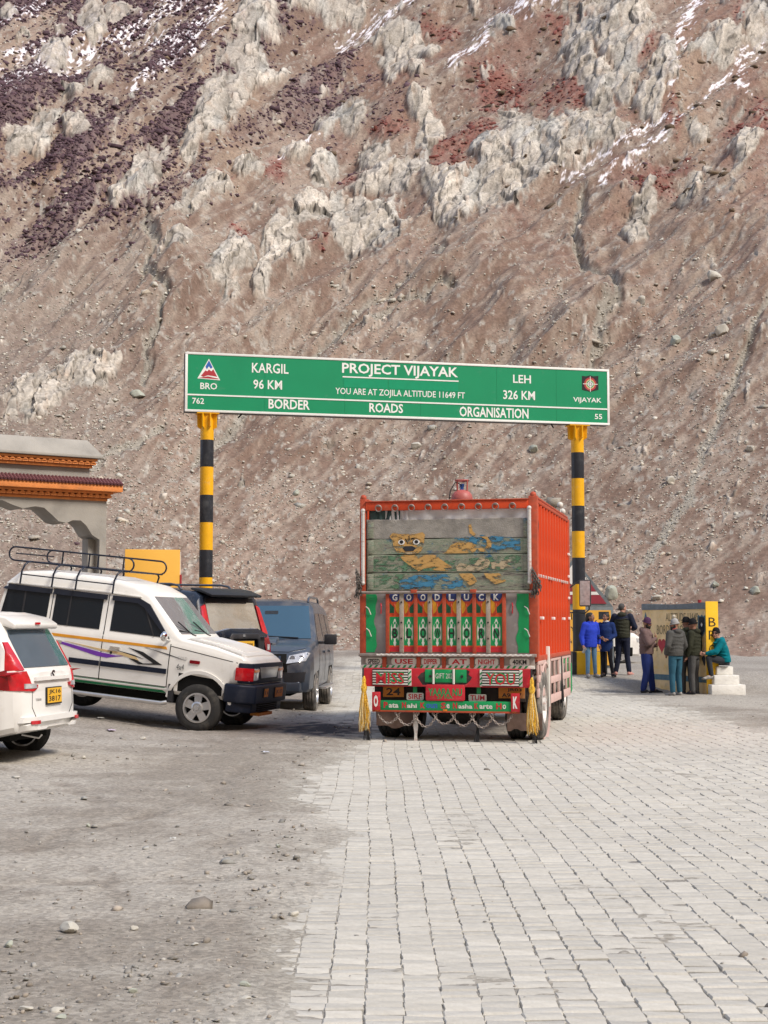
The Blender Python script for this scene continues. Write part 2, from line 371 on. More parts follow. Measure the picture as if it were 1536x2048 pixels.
class MB:
    def __init__(s): s.v = []; s.f = []; s.T = None
    def add(s, vs, fs):
        k = len(s.v)
        s.v += [tuple(s.T @ Vector(p)) if s.T else tuple(p) for p in vs]
        s.f += [tuple(i + k for i in f) for f in fs]; return s
    def box(s, x0, x1, y0, y1, z0, z1):
        return s.add([(x0, y0, z0), (x1, y0, z0), (x1, y1, z0), (x0, y1, z0), (x0, y0, z1), (x1, y0, z1), (x1, y1, z1), (x0, y1, z1)],
                     [(0, 3, 2, 1), (4, 5, 6, 7), (0, 1, 5, 4), (1, 2, 6, 5), (2, 3, 7, 6), (3, 0, 4, 7)])
    def cyl(s, p0, p1, r0, r1=None, n=12, caps=True):
        r1 = r0 if r1 is None else r1
        p0, p1 = Vector(p0), Vector(p1); d = (p1 - p0).normalized()
        a = d.orthogonal().normalized(); b = d.cross(a)
        vs = [p0 + (a * math.cos(t) + b * math.sin(t)) * r0 for t in [2 * PI * i / n for i in range(n)]] + \
             [p1 + (a * math.cos(t) + b * math.sin(t)) * r1 for t in [2 * PI * i / n for i in range(n)]]
        fs = [(i, (i + 1) % n, n + (i + 1) % n, n + i) for i in range(n)]
        if caps: fs += [tuple(range(n))[::-1], tuple(range(n, 2 * n))]
        return s.add(vs, fs)
    def tube(s, pts, r, n=8, closed=False):
        pts = [Vector(p) for p in pts]; m = len(pts); rs = r if isinstance(r, (list, tuple)) else [r] * m
        vs = []; prev = None
        for i, p in enumerate(pts):
            if closed: d = pts[(i + 1) % m] - pts[i - 1]
            else: d = pts[min(i + 1, m - 1)] - pts[max(i - 1, 0)]
            d.normalize()
            a = prev - d * prev.dot(d) if prev is not None else d.orthogonal()
            if a.length < 1e-6: a = d.orthogonal()
            a.normalize(); prev = a; b = d.cross(a)
            vs += [p + (a * math.cos(2 * PI * k / n) + b * math.sin(2 * PI * k / n)) * rs[i] for k in range(n)]
        fs = []
        for i in range(m if closed else m - 1):
            j = (i + 1) % m
            fs += [(i * n + k, i * n + (k + 1) % n, j * n + (k + 1) % n, j * n + k) for k in range(n)]
        if not closed: fs += [tuple(range(n))[::-1], tuple(range((m - 1) * n, m * n))]
        return s.add(vs, fs)
    def lathe(s, prof, o=(0, 0, 0), axis='z', n=24, closed=False):
        """prof: (radius, height) pairs round the axis through o"""
        o = Vector(o); vs = []
        for r, h in prof:
            for k in range(n):
                c, q = math.cos(2 * PI * k / n) * r, math.sin(2 * PI * k / n) * r
                vs.append(o + Vector({'z': (c, q, h), 'x': (h, c, q), 'y': (q, h, c)}[axis]))
        m = len(prof)
        fs = [(i * n + k, i * n + (k + 1) % n, (i + 1) * n + (k + 1) % n, (i + 1) * n + k) for i in range(m - 1) for k in range(n)]
        if closed: fs += [((m - 1) * n + k, (m - 1) * n + (k + 1) % n, (k + 1) % n, k) for k in range(n)]
        else: fs += [tuple(range(n))[::-1], tuple(range((m - 1) * n, m * n))]
        return s.add(vs, fs)
    def prism(s, outline, a0, a1, axis='y'):
        """2D outline swept along an axis: axis y -> outline is (x,z); x -> (y,z); z -> (x,y)"""
        n = len(outline)
        def P(u, w, a): return {'y': (u, a, w), 'x': (a, u, w), 'z': (u, w, a)}[axis]
        vs = [P(u, w, a0) for u, w in outline] + [P(u, w, a1) for u, w in outline]
        return s.add(vs, [tuple(range(n)), tuple(range(n, 2 * n))[::-1]] + [(i, n + i, n + (i + 1) % n, (i + 1) % n) for i in range(n)])
    def sph(s, c, rx, ry=None, rz=None, n=10, m=7):
        ry = rx if ry is None else ry; rz = rx if rz is None else rz
        vs = [(c[0], c[1], c[2] - rz)]; 
        for i in range(1, m):
            t = PI * i / m
            for k in range(n):
                a = 2 * PI * k / n
                vs.append((c[0] + rx * math.sin(t) * math.cos(a), c[1] + ry * math.sin(t) * math.sin(a), c[2] - rz * math.cos(t)))
        vs.append((c[0], c[1], c[2] + rz)); L = len(vs) - 1
        fs = [(0, 1 + (k + 1) % n, 1 + k) for k in range(n)]
        for i in range(m - 2):
            fs += [(1 + i * n + k, 1 + i * n + (k + 1) % n, 1 + (i + 1) * n + (k + 1) % n, 1 + (i + 1) * n + k) for k in range(n)]
        fs += [(L, 1 + (m - 2) * n + k, 1 + (m - 2) * n + (k + 1) % n) for k in range(n)]
        return s.add(vs, fs)
    def mesh(s, name):
        me = bpy.data.meshes.new(name); me.from_pydata(s.v, [], s.f); me.validate()
        bm = bmesh.new(); bm.from_mesh(me); bmesh.ops.recalc_face_normals(bm, faces=bm.faces); bm.to_mesh(me); bm.free()
        return me
    def build(s, name, m, parent=None, smooth=None, bevel=0., seg=2, label=None, kind=None, loc=None):
        me = s.mesh(name)
        if bevel:
            bm = bmesh.new(); bm.from_mesh(me)
            es = [e for e in bm.edges if len(e.link_faces) == 2 and e.calc_face_angle(0) > .6]
            bmesh.ops.bevel(bm, geom=es, offset=bevel, segments=seg, affect='EDGES', profile=.5, clamp_overlap=True)
            bm.to_mesh(me); bm.free(); smooth = .7 if smooth is None else smooth
        o = link(name, me, m, parent, smooth, label, kind)
        if loc: o.location = loc
        return o
def evaluated(o, name=None):
    """the object's mesh with its modifiers applied"""
    dg = bpy.context.evaluated_depsgraph_get()
    me = bpy.data.meshes.new_from_object(o.evaluated_get(dg), depsgraph=dg)
    me.name = name or o.data.name
    return me
def bake(o):
    me = evaluated(o); old = o.data; o.modifiers.clear(); o.data = me
    bpy.data.meshes.remove(old); return o
def fmesh(name, V, F, m=None, parent=None, col=None, kind=None, smooth=None):
    """mesh straight from arrays; col: one colour per vertex"""
    me = bpy.data.meshes.new(name); V = np.asarray(V, np.float32); F = np.asarray(F, np.int32)
    me.vertices.add(len(V)); me.vertices.foreach_set('co', V.ravel())
    k = F.shape[1]; me.loops.add(F.size); me.loops.foreach_set('vertex_index', F.ravel())
    me.polygons.add(len(F)); me.polygons.foreach_set('loop_start', np.arange(0, F.size, k, dtype=np.int32))
    me.update(calc_edges=True)
    if col is not None:
        a = me.color_attributes.new('Col', 'FLOAT_COLOR', 'POINT')
        c = np.ones((len(V), 4), np.float32); c[:, :3] = col; a.data.foreach_set('color', c.ravel())
    return link(name, me, m, parent, smooth, kind=kind)
_tc = {}
def text(s, w, h, m, parent, loc, rot=(PI / 2, 0, 0), name='lettering', ext=.0015, bold=0., shear=0., res=2, label=None, slant=0.):
    """flat lettering, fitted to a box w by h centred on loc"""
    key = (s, bold, shear, res)
    if key not in _tc:
        cu = bpy.data.curves.new('t', 'FONT'); cu.body = s; cu.size = 1; cu.offset = bold; cu.shear = shear
        cu.resolution_u = res; cu.fill_mode = 'FRONT'
        o = bpy.data.objects.new('t', cu); COL.objects.link(o)
        bpy.context.view_layer.update()
        me = evaluated(o, 'lettering'); bpy.data.objects.remove(o)
        n = len(me.vertices); a = np.zeros(n * 3, np.float32); me.vertices.foreach_get('co', a); a = a.reshape(-1, 3)
        lo, hi = a.min(0), a.max(0); a -= (lo + hi) / 2; a[:, 0] /= (hi[0] - lo[0]); a[:, 1] /= (hi[1] - lo[1])
        _tc[key] = (a, [tuple(p.vertices) for p in me.polygons])
    a, fs = _tc[key]; b = a.copy(); b[:, 0] *= w; b[:, 1] *= h; b[:, 1] += b[:, 0] * slant; b[:, 2] = 0
    me = bpy.data.meshes.new('lettering'); me.from_pydata([tuple(map(float, p)) for p in b], [], fs)
    o = link(name, me, m, parent, label=label); o.location = loc; o.rotation_euler = rot
    return o
# ------------------------------------------------------------------ hillside
def grid_faces(nr, nc):
    i = np.arange(nr - 1)[:, None] * nc + np.arange(nc - 1)[None, :]
    return np.stack([i, i + 1, i + 1 + nc, i + nc], -1).reshape(-1, 4)
def hill_base(X, Y):
    y0 = 55 + 2.5 * perlin(X / 14, X * 0 + 3.3, 5) - 6 * ss(6, 22, X) - 4 * ss(8, 30, -X)
    t = np.log1p(np.exp((Y - y0) / 1.6)) * 1.6
    t = np.where(Y - y0 > 40, Y - y0, t)
    h = .6 * t + .0015 * np.minimum(t, 110)**2 + np.maximum(t - 110, 0) * .33
    return gz(X, Y) + h
def seg(px, py, pts, w):
    """1 on a polyline given in hillside coordinates, falling to 0 at width w"""
    d = np.full(px.shape, 1e9)
    for (x0, y0), (x1, y1) in zip(pts[:-1], pts[1:]):
        L = (x1 - x0)**2 + (y1 - y0)**2
        t = np.clip(((px - x0) * (x1 - x0) + (py - y0) * (y1 - y0)) / L, 0, 1)
        d = np.minimum(d, np.hypot(px - x0 - t * (x1 - x0), py - y0 - t * (y1 - y0)))
    return np.clip(1 - d / w, 0, 1)
def ell(px, py, L):
    m = np.zeros(px.shape)
    for (cx, cy, rx, ry, a) in L:
        a = R(a); dx = px - cx; dy = py - cy
        u = (dx * math.cos(a) - dy * math.sin(a)) / rx; v = (dx * math.sin(a) + dy * math.cos(a)) / ry
        m = np.maximum(m, 1.25 - np.sqrt(u * u + v * v))
    return np.clip(m, 0, 1.25)
# positions in photograph pixels of the features of the slope (angle: anticlockwise)
ROCKS = [(110, 125, 45, 30, 40), (440, 225, 40, 105, -38), (400, 290, 30, 60, -38), (285, 360, 32, 75, -42), (235, 410, 20, 25, 0),
         (395, 420, 25, 62, -50), (440, 400, 20, 30, -40), (515, 60, 40, 85, -20), (640, 15, 90, 35, 0), (495, 140, 45, 50, 0), (510, 175, 70, 22, 20),
         (360, 525, 30, 32, 0), (462, 560, 36, 62, -18), (527, 575, 17, 38, -10), (560, 500, 32, 70, -20), (600, 520, 24, 32, 0), (730, 455, 82, 68, 0),
         (620, 430, 45, 28, 20), (650, 240, 26, 22, 0), (645, 330, 26, 40, -30), (505, 350, 36, 22, 10), (700, 225, 40, 38, 10), (800, 150, 40, 26, 0),
         (780, 360, 90, 26, 10), (860, 260, 30, 60, 0), (745, 300, 34, 34, 0), (820, 100, 60, 25, 10), (590, 310, 30, 22, 0),
         (900, 420, 36, 60, -5), (930, 440, 24, 60, -20), (990, 400, 60, 66, -25), (1090, 320, 105, 62, 28), (1040, 280, 60, 60, 10), (1190, 270, 60, 50, 35), (975, 330, 36, 55, 0),
         (1200, 190, 34, 52, -10), (1245, 70, 62, 95, 15), (1215, 30, 70, 55, 0), (1160, 120, 30, 60, 0), (1150, 60, 22, 40, 0), (1250, 170, 34, 50, -20), (1010, 60, 30, 14, 0),
         (860, 380, 26, 70, 8), (840, 220, 30, 24, 0), (800, 80, 60, 26, 0), (1280, 430, 24, 40, -10), (1296, 400, 20, 46, -20), (1265, 455, 18, 30, 0),
         (1480, 330, 22, 44, -20), (1490, 300, 30, 22, 0), (1392, 260, 26, 22, 0), (1445, 110, 44, 34, 0), (1410, 130, 40, 20, 20), (1330, 150, 24, 46, 0), (1375, 385, 22, 14, 0),
         (1390, 350, 20, 18, 0), (1520, 70, 40, 40, 0), (1460, 20, 30, 22, 0), (1300, 210, 26, 40, -10), (180, 745, 62, 34, 12), (75, 795, 75, 42, 25), (60, 290, 60, 26, 20),
         (200, 190, 30, 22, 0), (155, 210, 22, 16, 0), (190, 45, 24, 60, 0), (165, 290, 30, 26, 0), (100, 260, 32, 22, 20), (15, 30, 25, 20, 0), (240, 35, 40, 25, 0)]
REDS = [(1000, 170, 95, 70, 10), (970, 265, 75, 42, 10), (885, 345, 50, 40, 0), (900, 310, 40, 60, 0), (1150, 185, 40, 70, 0), (1275, 105, 34, 70, 10), (1315, 345, 85, 48, 25), (1180, 25, 70, 30, 0),
        (1120, 40, 50, 40, 0), (555, 350, 34, 40, 0), (480, 500, 22, 40, 0), (470, 225, 14, 22, 0), (880, 60, 60, 30, 0), (815, 150, 60, 24, 20), (1345, 240, 22, 60, 0), (1500, 60, 60, 36, 0),
        (1475, 260, 40, 30, 0), (720, 350, 70, 30, 0), (640, 500, 30, 26, 0), (430, 380, 60, 16, 20), (1110, 200, 40, 80, 0), (1520, 250, 30, 70, 0), (780, 250, 50, 20, 0)]
SNOW = [([(-40, 235), (120, 130), (240, 90), (380, 10), (420, -40)], 30), ([(-40, 70), (60, 18), (120, -20)], 24), ([(300, 110), (420, 60), (520, -30)], 26),
        ([(-40, 160), (90, 110), (200, 60)], 15), ([(270, 190), (370, 110), (430, 60)], 12),
        ([(560, 330), (700, 200)], 8), ([(690, 80), (760, 35), (870, -10)], 26), ([(900, 150), (1000, 40), (1110, -15)], 20), ([(1335, 190), (1350, 120), (1385, 30), (1410, -30)], 20),
        ([(1460, 160), (1500, 205)], 12), ([(1130, 372), (1230, 300), (1330, 235)], 12), ([(1205, 372), (1300, 290), (1460, 160)], 10), ([(1480, 140), (1560, 60)], 15),
        ([(0, 195), (160, 150)], 14), ([(330, 150), (560, 30)], 10)]
CHUTES = [([(290, 420), (305, 520), (300, 570), (335, 620), (300, 700), (285, 760)], 12), ([(1165, 400), (1150, 470), (1170, 530), (1210, 560), (1235, 590), (1200, 660), (1180, 740)], 16),
          ([(380, 920), (520, 800), (700, 640), (880, 545)], 16), ([(1290, 1130), (1380, 980), (1450, 800), (1536, 600)], 16), ([(130, 960), (230, 900), (330, 860)], 14), ([(640, 700), (900, 610)], 10), ([(90, 480), (0, 580)], 16)]
_nr = 720
_py = np.linspace(1345, -60, _nr - 60)
_Yt = np.linspace(46, 200, 3000)
_pt = topix(0, _Yt, hill_base(_Yt * 0, _Yt))[1]
_k = np.maximum.accumulate((1350 - _pt)); _k += np.arange(3000) * 1e-6
rowsY = np.interp(1350 - _py, _k, _Yt)
rowsY = np.concatenate([rowsY, rowsY[-1] + np.linspace(.5, 75, 60)])
_s = np.linspace(-.30, .30, 790)
_s = np.concatenate([-.30 - np.linspace(1, .02, 30)**1.5 * 1.6, _s, .30 + np.linspace(.02, 1, 30)**1.5 * 1.6])
hY = np.repeat(rowsY[:, None], len(_s), 1); hX = hY * _s[None, :]
hZ = hill_base(hX, hY)
hpx, hpy = topix(hX, hY, hZ)
wx = hpx + 22 * fbm(hpx / 60, hpy / 60, 4, 21); wy = hpy + 22 * fbm(hpx / 60, hpy / 60, 4, 31)
r0 = ell(wx, wy, ROCKS)
up = ss(640, 380, hpy)
f1, f2, cid = worley(wx / 34, wy / 44, 3)
small = ss(.30, .16, f1) * (cid % 5 < 3) * up * ss(.35, .7, fbm(hpx / 150, hpy / 150, 2, 9) + .5)
rn = .42 * fbm((hpx + .5 * hpy) / 44, (hpy - .3 * hpx) / 60, 4, 41) + .26 * fbm(hpx / 12, hpy / 14, 3, 43)
rock = np.maximum(ss(.16, .36, r0 * .9 + rn * 1.25), small * ss(-.1, .1, rn))
bulk_ = ss(.05, .9, r0 + .5 * rn)
qx = hpx + .35 * hpy + 16 * fbm(hpx / 30, hpy / 30, 3, 47); qy = hpy + 16 * fbm(hpx / 30, hpy / 30, 3, 48)
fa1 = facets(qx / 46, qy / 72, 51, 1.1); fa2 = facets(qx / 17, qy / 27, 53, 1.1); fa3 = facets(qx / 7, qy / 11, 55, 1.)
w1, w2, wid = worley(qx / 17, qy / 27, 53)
v1, v2, vid = worley(qx / 46, qy / 72, 51)
rel = (.45 * bulk_ + rock * (.12 + .30 * fa1 + .15 * fa2 + .05 * fa3)) * np.clip(hY / 110, .5, 1.2)
big = fbm(hpx / 330 + hpy / 900, hpy / 420, 4, 61) * 2.4  * ss(60, 85, hY)
diag = ridged((hpx * .55 + hpy * .83) / 120, (hpx * .83 - hpy * .55) / 500, 4, 71) * 1.3 * ss(62, 80, hY)
med = fbm(hX / 2.6, hY / 3.6, 4, 81) * .15 * ss(50, 70, hY) + fbm(hX / .7, hY / 1.1, 3, 82) * .05
chute = np.zeros(hpx.shape)
for pts, w in CHUTES:
    chute = np.maximum(chute, seg(wx, wy, pts, w))
D = rel * .9 + big + diag + med - chute * .5 * ss(60, 80, hY) - .1
nY, nZ = -.55, .83
P = np.stack([hX + .25 * rock * fbm(hpx / 12, hpy / 16, 3, 91), hY + nY * D, hZ + nZ * D - .06], -1)

# colours of what lies on the slope
def lerp(a, b, t): return a + (b - a) * t[..., None]
c3 = lambda *c: np.array(c, float)
n_lo = fbm(hpx / 210, hpy / 210, 4, 101); n_md = fbm((hpx * .8 + hpy * .6) / 70, (hpy * .8 - hpx * .6) / 22, 5, 111); n_hi = fbm(hX / .55, hY / 1.3, 4, 121)
n_st = .55 * fbm((hpx * .6 - hpy * .8) / 150, (hpx * .8 + hpy * .6) / 14, 5, 117) + .6 * fbm((hpx * .82 - hpy * .57) / 150, (hpx * .57 + hpy * .82) / 12, 5, 115)
C = lerp(c3(.205, .145, .112), c3(.345, .292, .238), ss(-.3, .35, n_md * .4 + n_lo * .5 + n_hi * .35 + n_st * .85))
C = lerp(C, c3(.27, .17, .125) * np.ones_like(C), .35 * ss(.05, .4, n_lo + .5 * n_md + .25 * ss(900, 1300, hpy)))
leftgrey = ss(420, 120, hpx) * ss(350, 650, hpy)
C = lerp(C, c3(.25, .215, .185) * np.ones_like(C), .55 * leftgrey)
ochre = ss(.0, .4, fbm(hpx / 130, hpy / 130, 3, 131)) * ss(620, 300, hpy)
C = lerp(C, c3(.31, .225, .16) * np.ones_like(C), .6 * ochre)
f1, f2, cid = worley(hX / .32 + 2 * n_hi, hY / .75, 7)
stonem = ss(.36, .18, f1) * (cid % 10 < 3) * (1 - rock)
C = lerp(C, c3(.40, .385, .34) * np.ones_like(C), .75 * stonem)
gl = ss(.25, .75, chute + .45 * fbm(hpx / 16, hpy / 16, 3, 141))
C = lerp(C, c3(.33, .32, .275) * np.ones_like(C), .8 * gl)
# shrubs: purple-brown cover in sloping bands upper left, russet on the right
dd = (hpx * .60 + hpy * .80); aa = (hpx * .80 - hpy * .60)
band = fbm(aa / 260, dd / 62, 4, 151)
zone = ss(760, 480, hpx + .55 * hpy) * ss(560, 380, hpy) * ss(2000, 1000, hpx + hpy)
zone2 = ss(900, 600, hpx) * ss(330, 150, hpy)
shrub = ss(.02, .16, band + .38 * fbm(hpx / 9, hpy / 6, 4, 161) + .16 * fbm(hpx / 4, hpy / 3, 2, 162) + .22 * np.maximum(zone, zone2) - .16) * np.maximum(zone, zone2 * .85)
shrub = np.clip(shrub, 0, 1) * (1 - .85 * rock)
redm = ss(.35, 1.0, ell(wx, wy, REDS) + .5 * fbm(hpx / 40, hpy / 26, 3, 170) + .5 * fbm(hpx / 10, hpy / 5, 4, 171)) * (1 - .9 * rock)
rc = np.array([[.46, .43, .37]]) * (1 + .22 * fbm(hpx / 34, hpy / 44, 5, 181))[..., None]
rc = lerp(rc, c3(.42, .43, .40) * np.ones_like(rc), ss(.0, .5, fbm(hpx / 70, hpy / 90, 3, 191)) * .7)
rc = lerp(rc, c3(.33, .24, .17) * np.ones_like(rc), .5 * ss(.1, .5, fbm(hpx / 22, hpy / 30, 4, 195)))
rc = rc * (1.04 + .26 * fa1 + .24 * fa2 + .18 * fa3)[..., None]  # natural tone per facet, with some of the facets' shading put into the colour
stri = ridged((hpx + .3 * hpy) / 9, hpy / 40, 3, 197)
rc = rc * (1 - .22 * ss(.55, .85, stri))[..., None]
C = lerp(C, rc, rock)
C = C * (1 - .62 * rock * ss(.11, .0, w2 - w1) * ss(-.3, .2, rn + .25 * fa1) - .60 * rock * ss(.05, .0, v2 - v1))[..., None]  # shade in the cracks painted into the rock colour
C = lerp(C, c3(.225, .125, .095) * np.ones_like(C), .55 * ss(-.1, .3, fbm(hpx / 120, hpy / 90, 4, 205)) * ss(650, 400, hpy) * ss(500, 800, hpx) * (1 - rock))
C = lerp(C, c3(.125, .082, .095) * (1 + .5 * n_hi)[..., None], .8 * shrub)
C = lerp(C, c3(.25, .085, .07) * (1 + .6 * n_hi)[..., None], .55 * redm)
tu = fbm(hpx / 11, hpy / 5, 3, 201)
tuft = ss(.34, .42, tu + .12 * redm) * ss(560, 420, hpy) * (1 - .7 * rock) * ss(600, 800, hpx)
C = lerp(C, c3(.07, .04, .032) * np.ones_like(C), .85 * tuft)
snow = np.zeros(hpx.shape)
for pts, w in SNOW:
    snow = np.maximum(snow, seg(wx, wy, pts, w * 1.6))
snow = ss(.42, .56, snow * .52 + .85 * fbm((hpx * .8 - hpy * .6) / 22, (hpx * .6 + hpy * .8) / 5, 5, 211, .65) + .12 * fbm(hpx / 3, hpy / 3, 2, 213)) * (snow > 0.02) * (1 - .8 * rock)
C = lerp(C, c3(.80, .80, .84) * np.ones_like(C), .92 * snow)
P += np.stack([0 * snow, -.1 * shrub * (1 + tu), .12 * (shrub + .6 * redm) * (1 + 2 * tu)], -1) * .6
M['hill'] = vcol_mat('hillside_ground', .95, .15, 2.4, .35, 4.5, .12, fine=9, fa=.18, stretch=(1, .3, .7))
nr_, nc_ = hX.shape
C = C * np.where(snow > .5, 1, .88)[..., None] * (1 + np.array([.015, -.01, -.005]))
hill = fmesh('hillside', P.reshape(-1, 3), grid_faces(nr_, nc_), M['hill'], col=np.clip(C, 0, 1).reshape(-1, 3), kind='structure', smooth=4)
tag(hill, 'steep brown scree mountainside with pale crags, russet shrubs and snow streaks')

# ------------------------------------------------------------------ loose stones and shrubs on it
CUBE = np.array([[-1, -1, -1], [1, -1, -1], [1, 1, -1], [-1, 1, -1], [-1, -1, 1], [1, -1, 1], [1, 1, 1], [-1, 1, 1]], float)
CF = np.array([[0, 3, 2, 1], [4, 5, 6, 7], [0, 1, 5, 4], [1, 2, 6, 5], [2, 3, 7, 6], [3, 0, 4, 7]])
def chips(pos, size, flat, tilt, seedv, cols, name, m, elong=1.0, jit=.42, kind='stuff'):
    """many small angular pieces as one mesh; pos Nx3, size N"""
    r = np.random.default_rng(seedv); N = len(pos)
    V = CUBE[None] * (1 + r.uniform(-jit, jit, (N, 8, 3)))
    V[:, 4:, :2] *= r.uniform(.35, .85, (N, 1, 1))
    V *= np.stack([r.uniform(.7, 1.5, N) * elong, r.uniform(.6, 1.1, N), flat * r.uniform(.6, 1.4, N)], -1)[:, None]
    V *= size[:, None, None] / 2
    def rot(V, ang, i, j):
        c, s = np.cos(ang)[:, None], np.sin(ang)[:, None]
        a, b = V[..., i].copy(), V[..., j].copy(); V[..., i] = a * c - b * s; V[..., j] = a * s + b * c
    rot(V, r.normal(0, .25, N), 0, 2); rot(V, r.uniform(0, 6.28, N), 0, 1); rot(V, tilt + r.normal(0, .18, N), 1, 2)
    V += pos[:, None]
    F = (CF[None] + (np.arange(N) * 8)[:, None, None]).reshape(-1, 4)
    return fmesh(name, V.reshape(-1, 3), F, m, col=np.repeat(cols, 8, 0), kind=kind)
M['stone'] = vcol_mat('stone', .9, .22, 9, .5, 14, .03)
inner = np.zeros(hX.shape, bool); inner[6:_nr - 70, 40:-40] = True
def pick(N, wgt, seed):
    r = np.random.default_rng(seed); w = (wgt * inner).ravel().cumsum(); 
    return np.searchsorted(w, r.uniform(0, w[-1], N))
sw = (.28 + .9 * ss(-.1, .35, n_md + n_lo) + 1.6 * gl + .5 * leftgrey) * (1 - rock) * (1 - .8 * shrub) * (1 - .7 * redm) * (1 - snow) * (.3 + .7 * ss(300, 800, hpy)) * ss(1335, 1300, hpy)
rr = np.random.default_rng(5)
id_ = pick(52000, sw, 1); pos = P.reshape(-1, 3)[id_] + rr.normal(0, .03, (len(id_), 3))
sz = np.exp(rr.normal(-3.12, .62, len(id_))) * (pos[:, 1] / 70)**.8; sz = np.clip(sz, .05, 1.2)
g0 = rr.uniform(.6, 1.1, (len(id_), 1)); warm = rr.uniform(0, 1, (len(id_), 1))
cols = g0 * ((1 - warm) * c3(.56, .55, .49) + warm * c3(.50, .44, .36))
chips(pos, sz, .42, R(26), 3, cols, 'scree_stones', M['stone'])['label'] = 'countless pale grey stones scattered over the mountainside'
id_ = pick(18000, (shrub + .12 * zone + .6 * redm * .5) * (1 - rock), 2); pos = P.reshape(-1, 3)[id_]
isr = (redm.ravel()[id_] > .4)[:, None]
cols = np.where(isr, c3(.20, .07, .06), c3(.105, .065, .08)) * rr.uniform(.6, 1.25, (len(id_), 1))
sz = np.clip(np.exp(rr.normal(-1.95, .5, len(id_))), .06, .5) * (pos[:, 1] / 120)
chips(pos, sz, .55, R(20), 4, cols, 'low_shrubs', M['stone'], elong=1.3)['label'] = 'purple brown and russet low shrubs covering the upper slope'
id_ = pick(150, ss(520, 300, hpy) * ss(600, 900, hpx) * (1 - rock) + .1 * (hpy < 500), 6); pos = P.reshape(-1, 3)[id_]
chips(pos, rr.uniform(.2, .55, len(id_)), .5, R(20), 5, np.tile(c3(.13, .095, .065), (len(id_), 1)) * rr.uniform(.7, 1.4, (len(id_), 1)), 'cushion_shrubs', M['stone'], elong=1.5)['label'] = 'dark cushion shrubs dotted over the upper right slope'
def hill_at(px, py):
    """point of the hillside seen at that photograph pixel"""
    q = np.abs(hpx - px) + np.abs(hpy - py)
    best = int(np.argmin(np.hypot(*[a - b for a, b in zip(topix(P[..., 0].ravel(), P[..., 1].ravel(), P[..., 2].ravel()), (px, py))])))
    return P.reshape(-1, 3)[best]
def rock_mesh(name, seed, sx, sy, sz_, sub=3, rough=.3, sharp=.35):
    """an angular boulder: a lumpy sphere cut by random planes"""
    bm = bmesh.new(); bmesh.ops.create_icosphere(bm, subdivisions=sub, radius=1)
    r = random.Random(seed)
    pl = []
    for _ in range(11):
        n = Vector((r.gauss(0, 1), r.gauss(0, 1), r.gauss(0, 1))).normalized(); pl.append((n, r.uniform(.55, .85)))
    ph = [r.uniform(0, 9) for _ in range(6)]
    for v in bm.verts:
        c = v.co.normalized()
        for n, d in pl:
            k = c.dot(n)
            if k > d: c = c - n * (k - d) * .95
        c *= 1 + rough * .18 * (math.sin(c.x * 5 + ph[0]) * math.sin(c.y * 6 + ph[1]) + math.sin(c.z * 9 + ph[2]) * .5)
        v.co = Vector((c.x * sx, c.y * sy, c.z * sz_))
    me = bpy.data.meshes.new(name); bm.to_mesh(me); bm.free(); return me
M['boulder'] = mat('boulder_stone', (.48, .46, .40), .9, var=.2, scale=2.5, bump=.7, bscale=9, dirt=.3, dcol=(.24, .19, .15), dscale=2)
M['boulder_green'] = mat('greenish_boulder', (.36, .38, .32), .9, var=.2, scale=2.5, bump=.7, bscale=9, dirt=.3, dcol=(.2, .17, .14), dscale=2)
BL = [(1428, 558, 30, 22, 'boulder', 'pale rounded boulder alone on the slope at the upper right edge'),
      (1446, 665, 34, 24, 'boulder', 'pale boulder with a dark hollow, in the stone field right of the gantry sign'),
      (1353, 684, 24, 20, 'boulder_green', 'grey boulder in the stone field, left of the hollow pale one'),
      (1283, 605, 20, 16, 'boulder', 'small pale boulder above the stone field right of the sign'),
      (835, 893, 28, 12, 'boulder', 'flat pale slab on the slope just below the sign, above the truck'),
      (1068, 902, 26, 15, 'boulder_green', 'grey slab below the sign near its right post'),
      (276, 792, 34, 14, 'boulder_green', 'flat grey boulder on the slope left of the sign'),
      (1224, 1193, 34, 26, 'boulder_green', 'large greenish boulder at the slope foot behind the triangular board'),
      (1256, 1223, 20, 8, 'boulder', 'low pale slab behind the bareheaded man'),
      (1315, 1199, 26, 9, 'boulder', 'flat slab just above the top of the painted wall'),
      (1340, 964, 24, 14, 'boulder', 'boulder beside a dark streak midway up the slope at right'),
      (1431, 1171, 18, 12, 'boulder_green', 'bluish boulder on the slope above the painted wall end'),
      (1512, 1185, 24, 14, 'boulder_green', 'rounded grey boulder on the slope at the right frame edge'),
      (310, 572, 16, 11, 'boulder', 'small pale boulder in the stony chute at left'),
      (591, 987, 18, 11, 'boulder_green', 'grey stone on the slope left of the truck top'),
      (1500, 900, 22, 12, 'boulder', 'pale slab on the right slope below the stone field')]
for i, (px, py, w, h, m, lab) in enumerate(BL):
    p = hill_at(px, py); k = p[1] / 3000
    me = rock_mesh('boulder', 40 + i, w * k * .55, w * k * .45, h * k * .72)
    o = link('boulder', me, M[m], smooth=.5); o.location = (p[0], p[1], p[2] + h * k * .2); o.rotation_euler = (.2, .1, i)
    tag(o, lab, 'boulder')

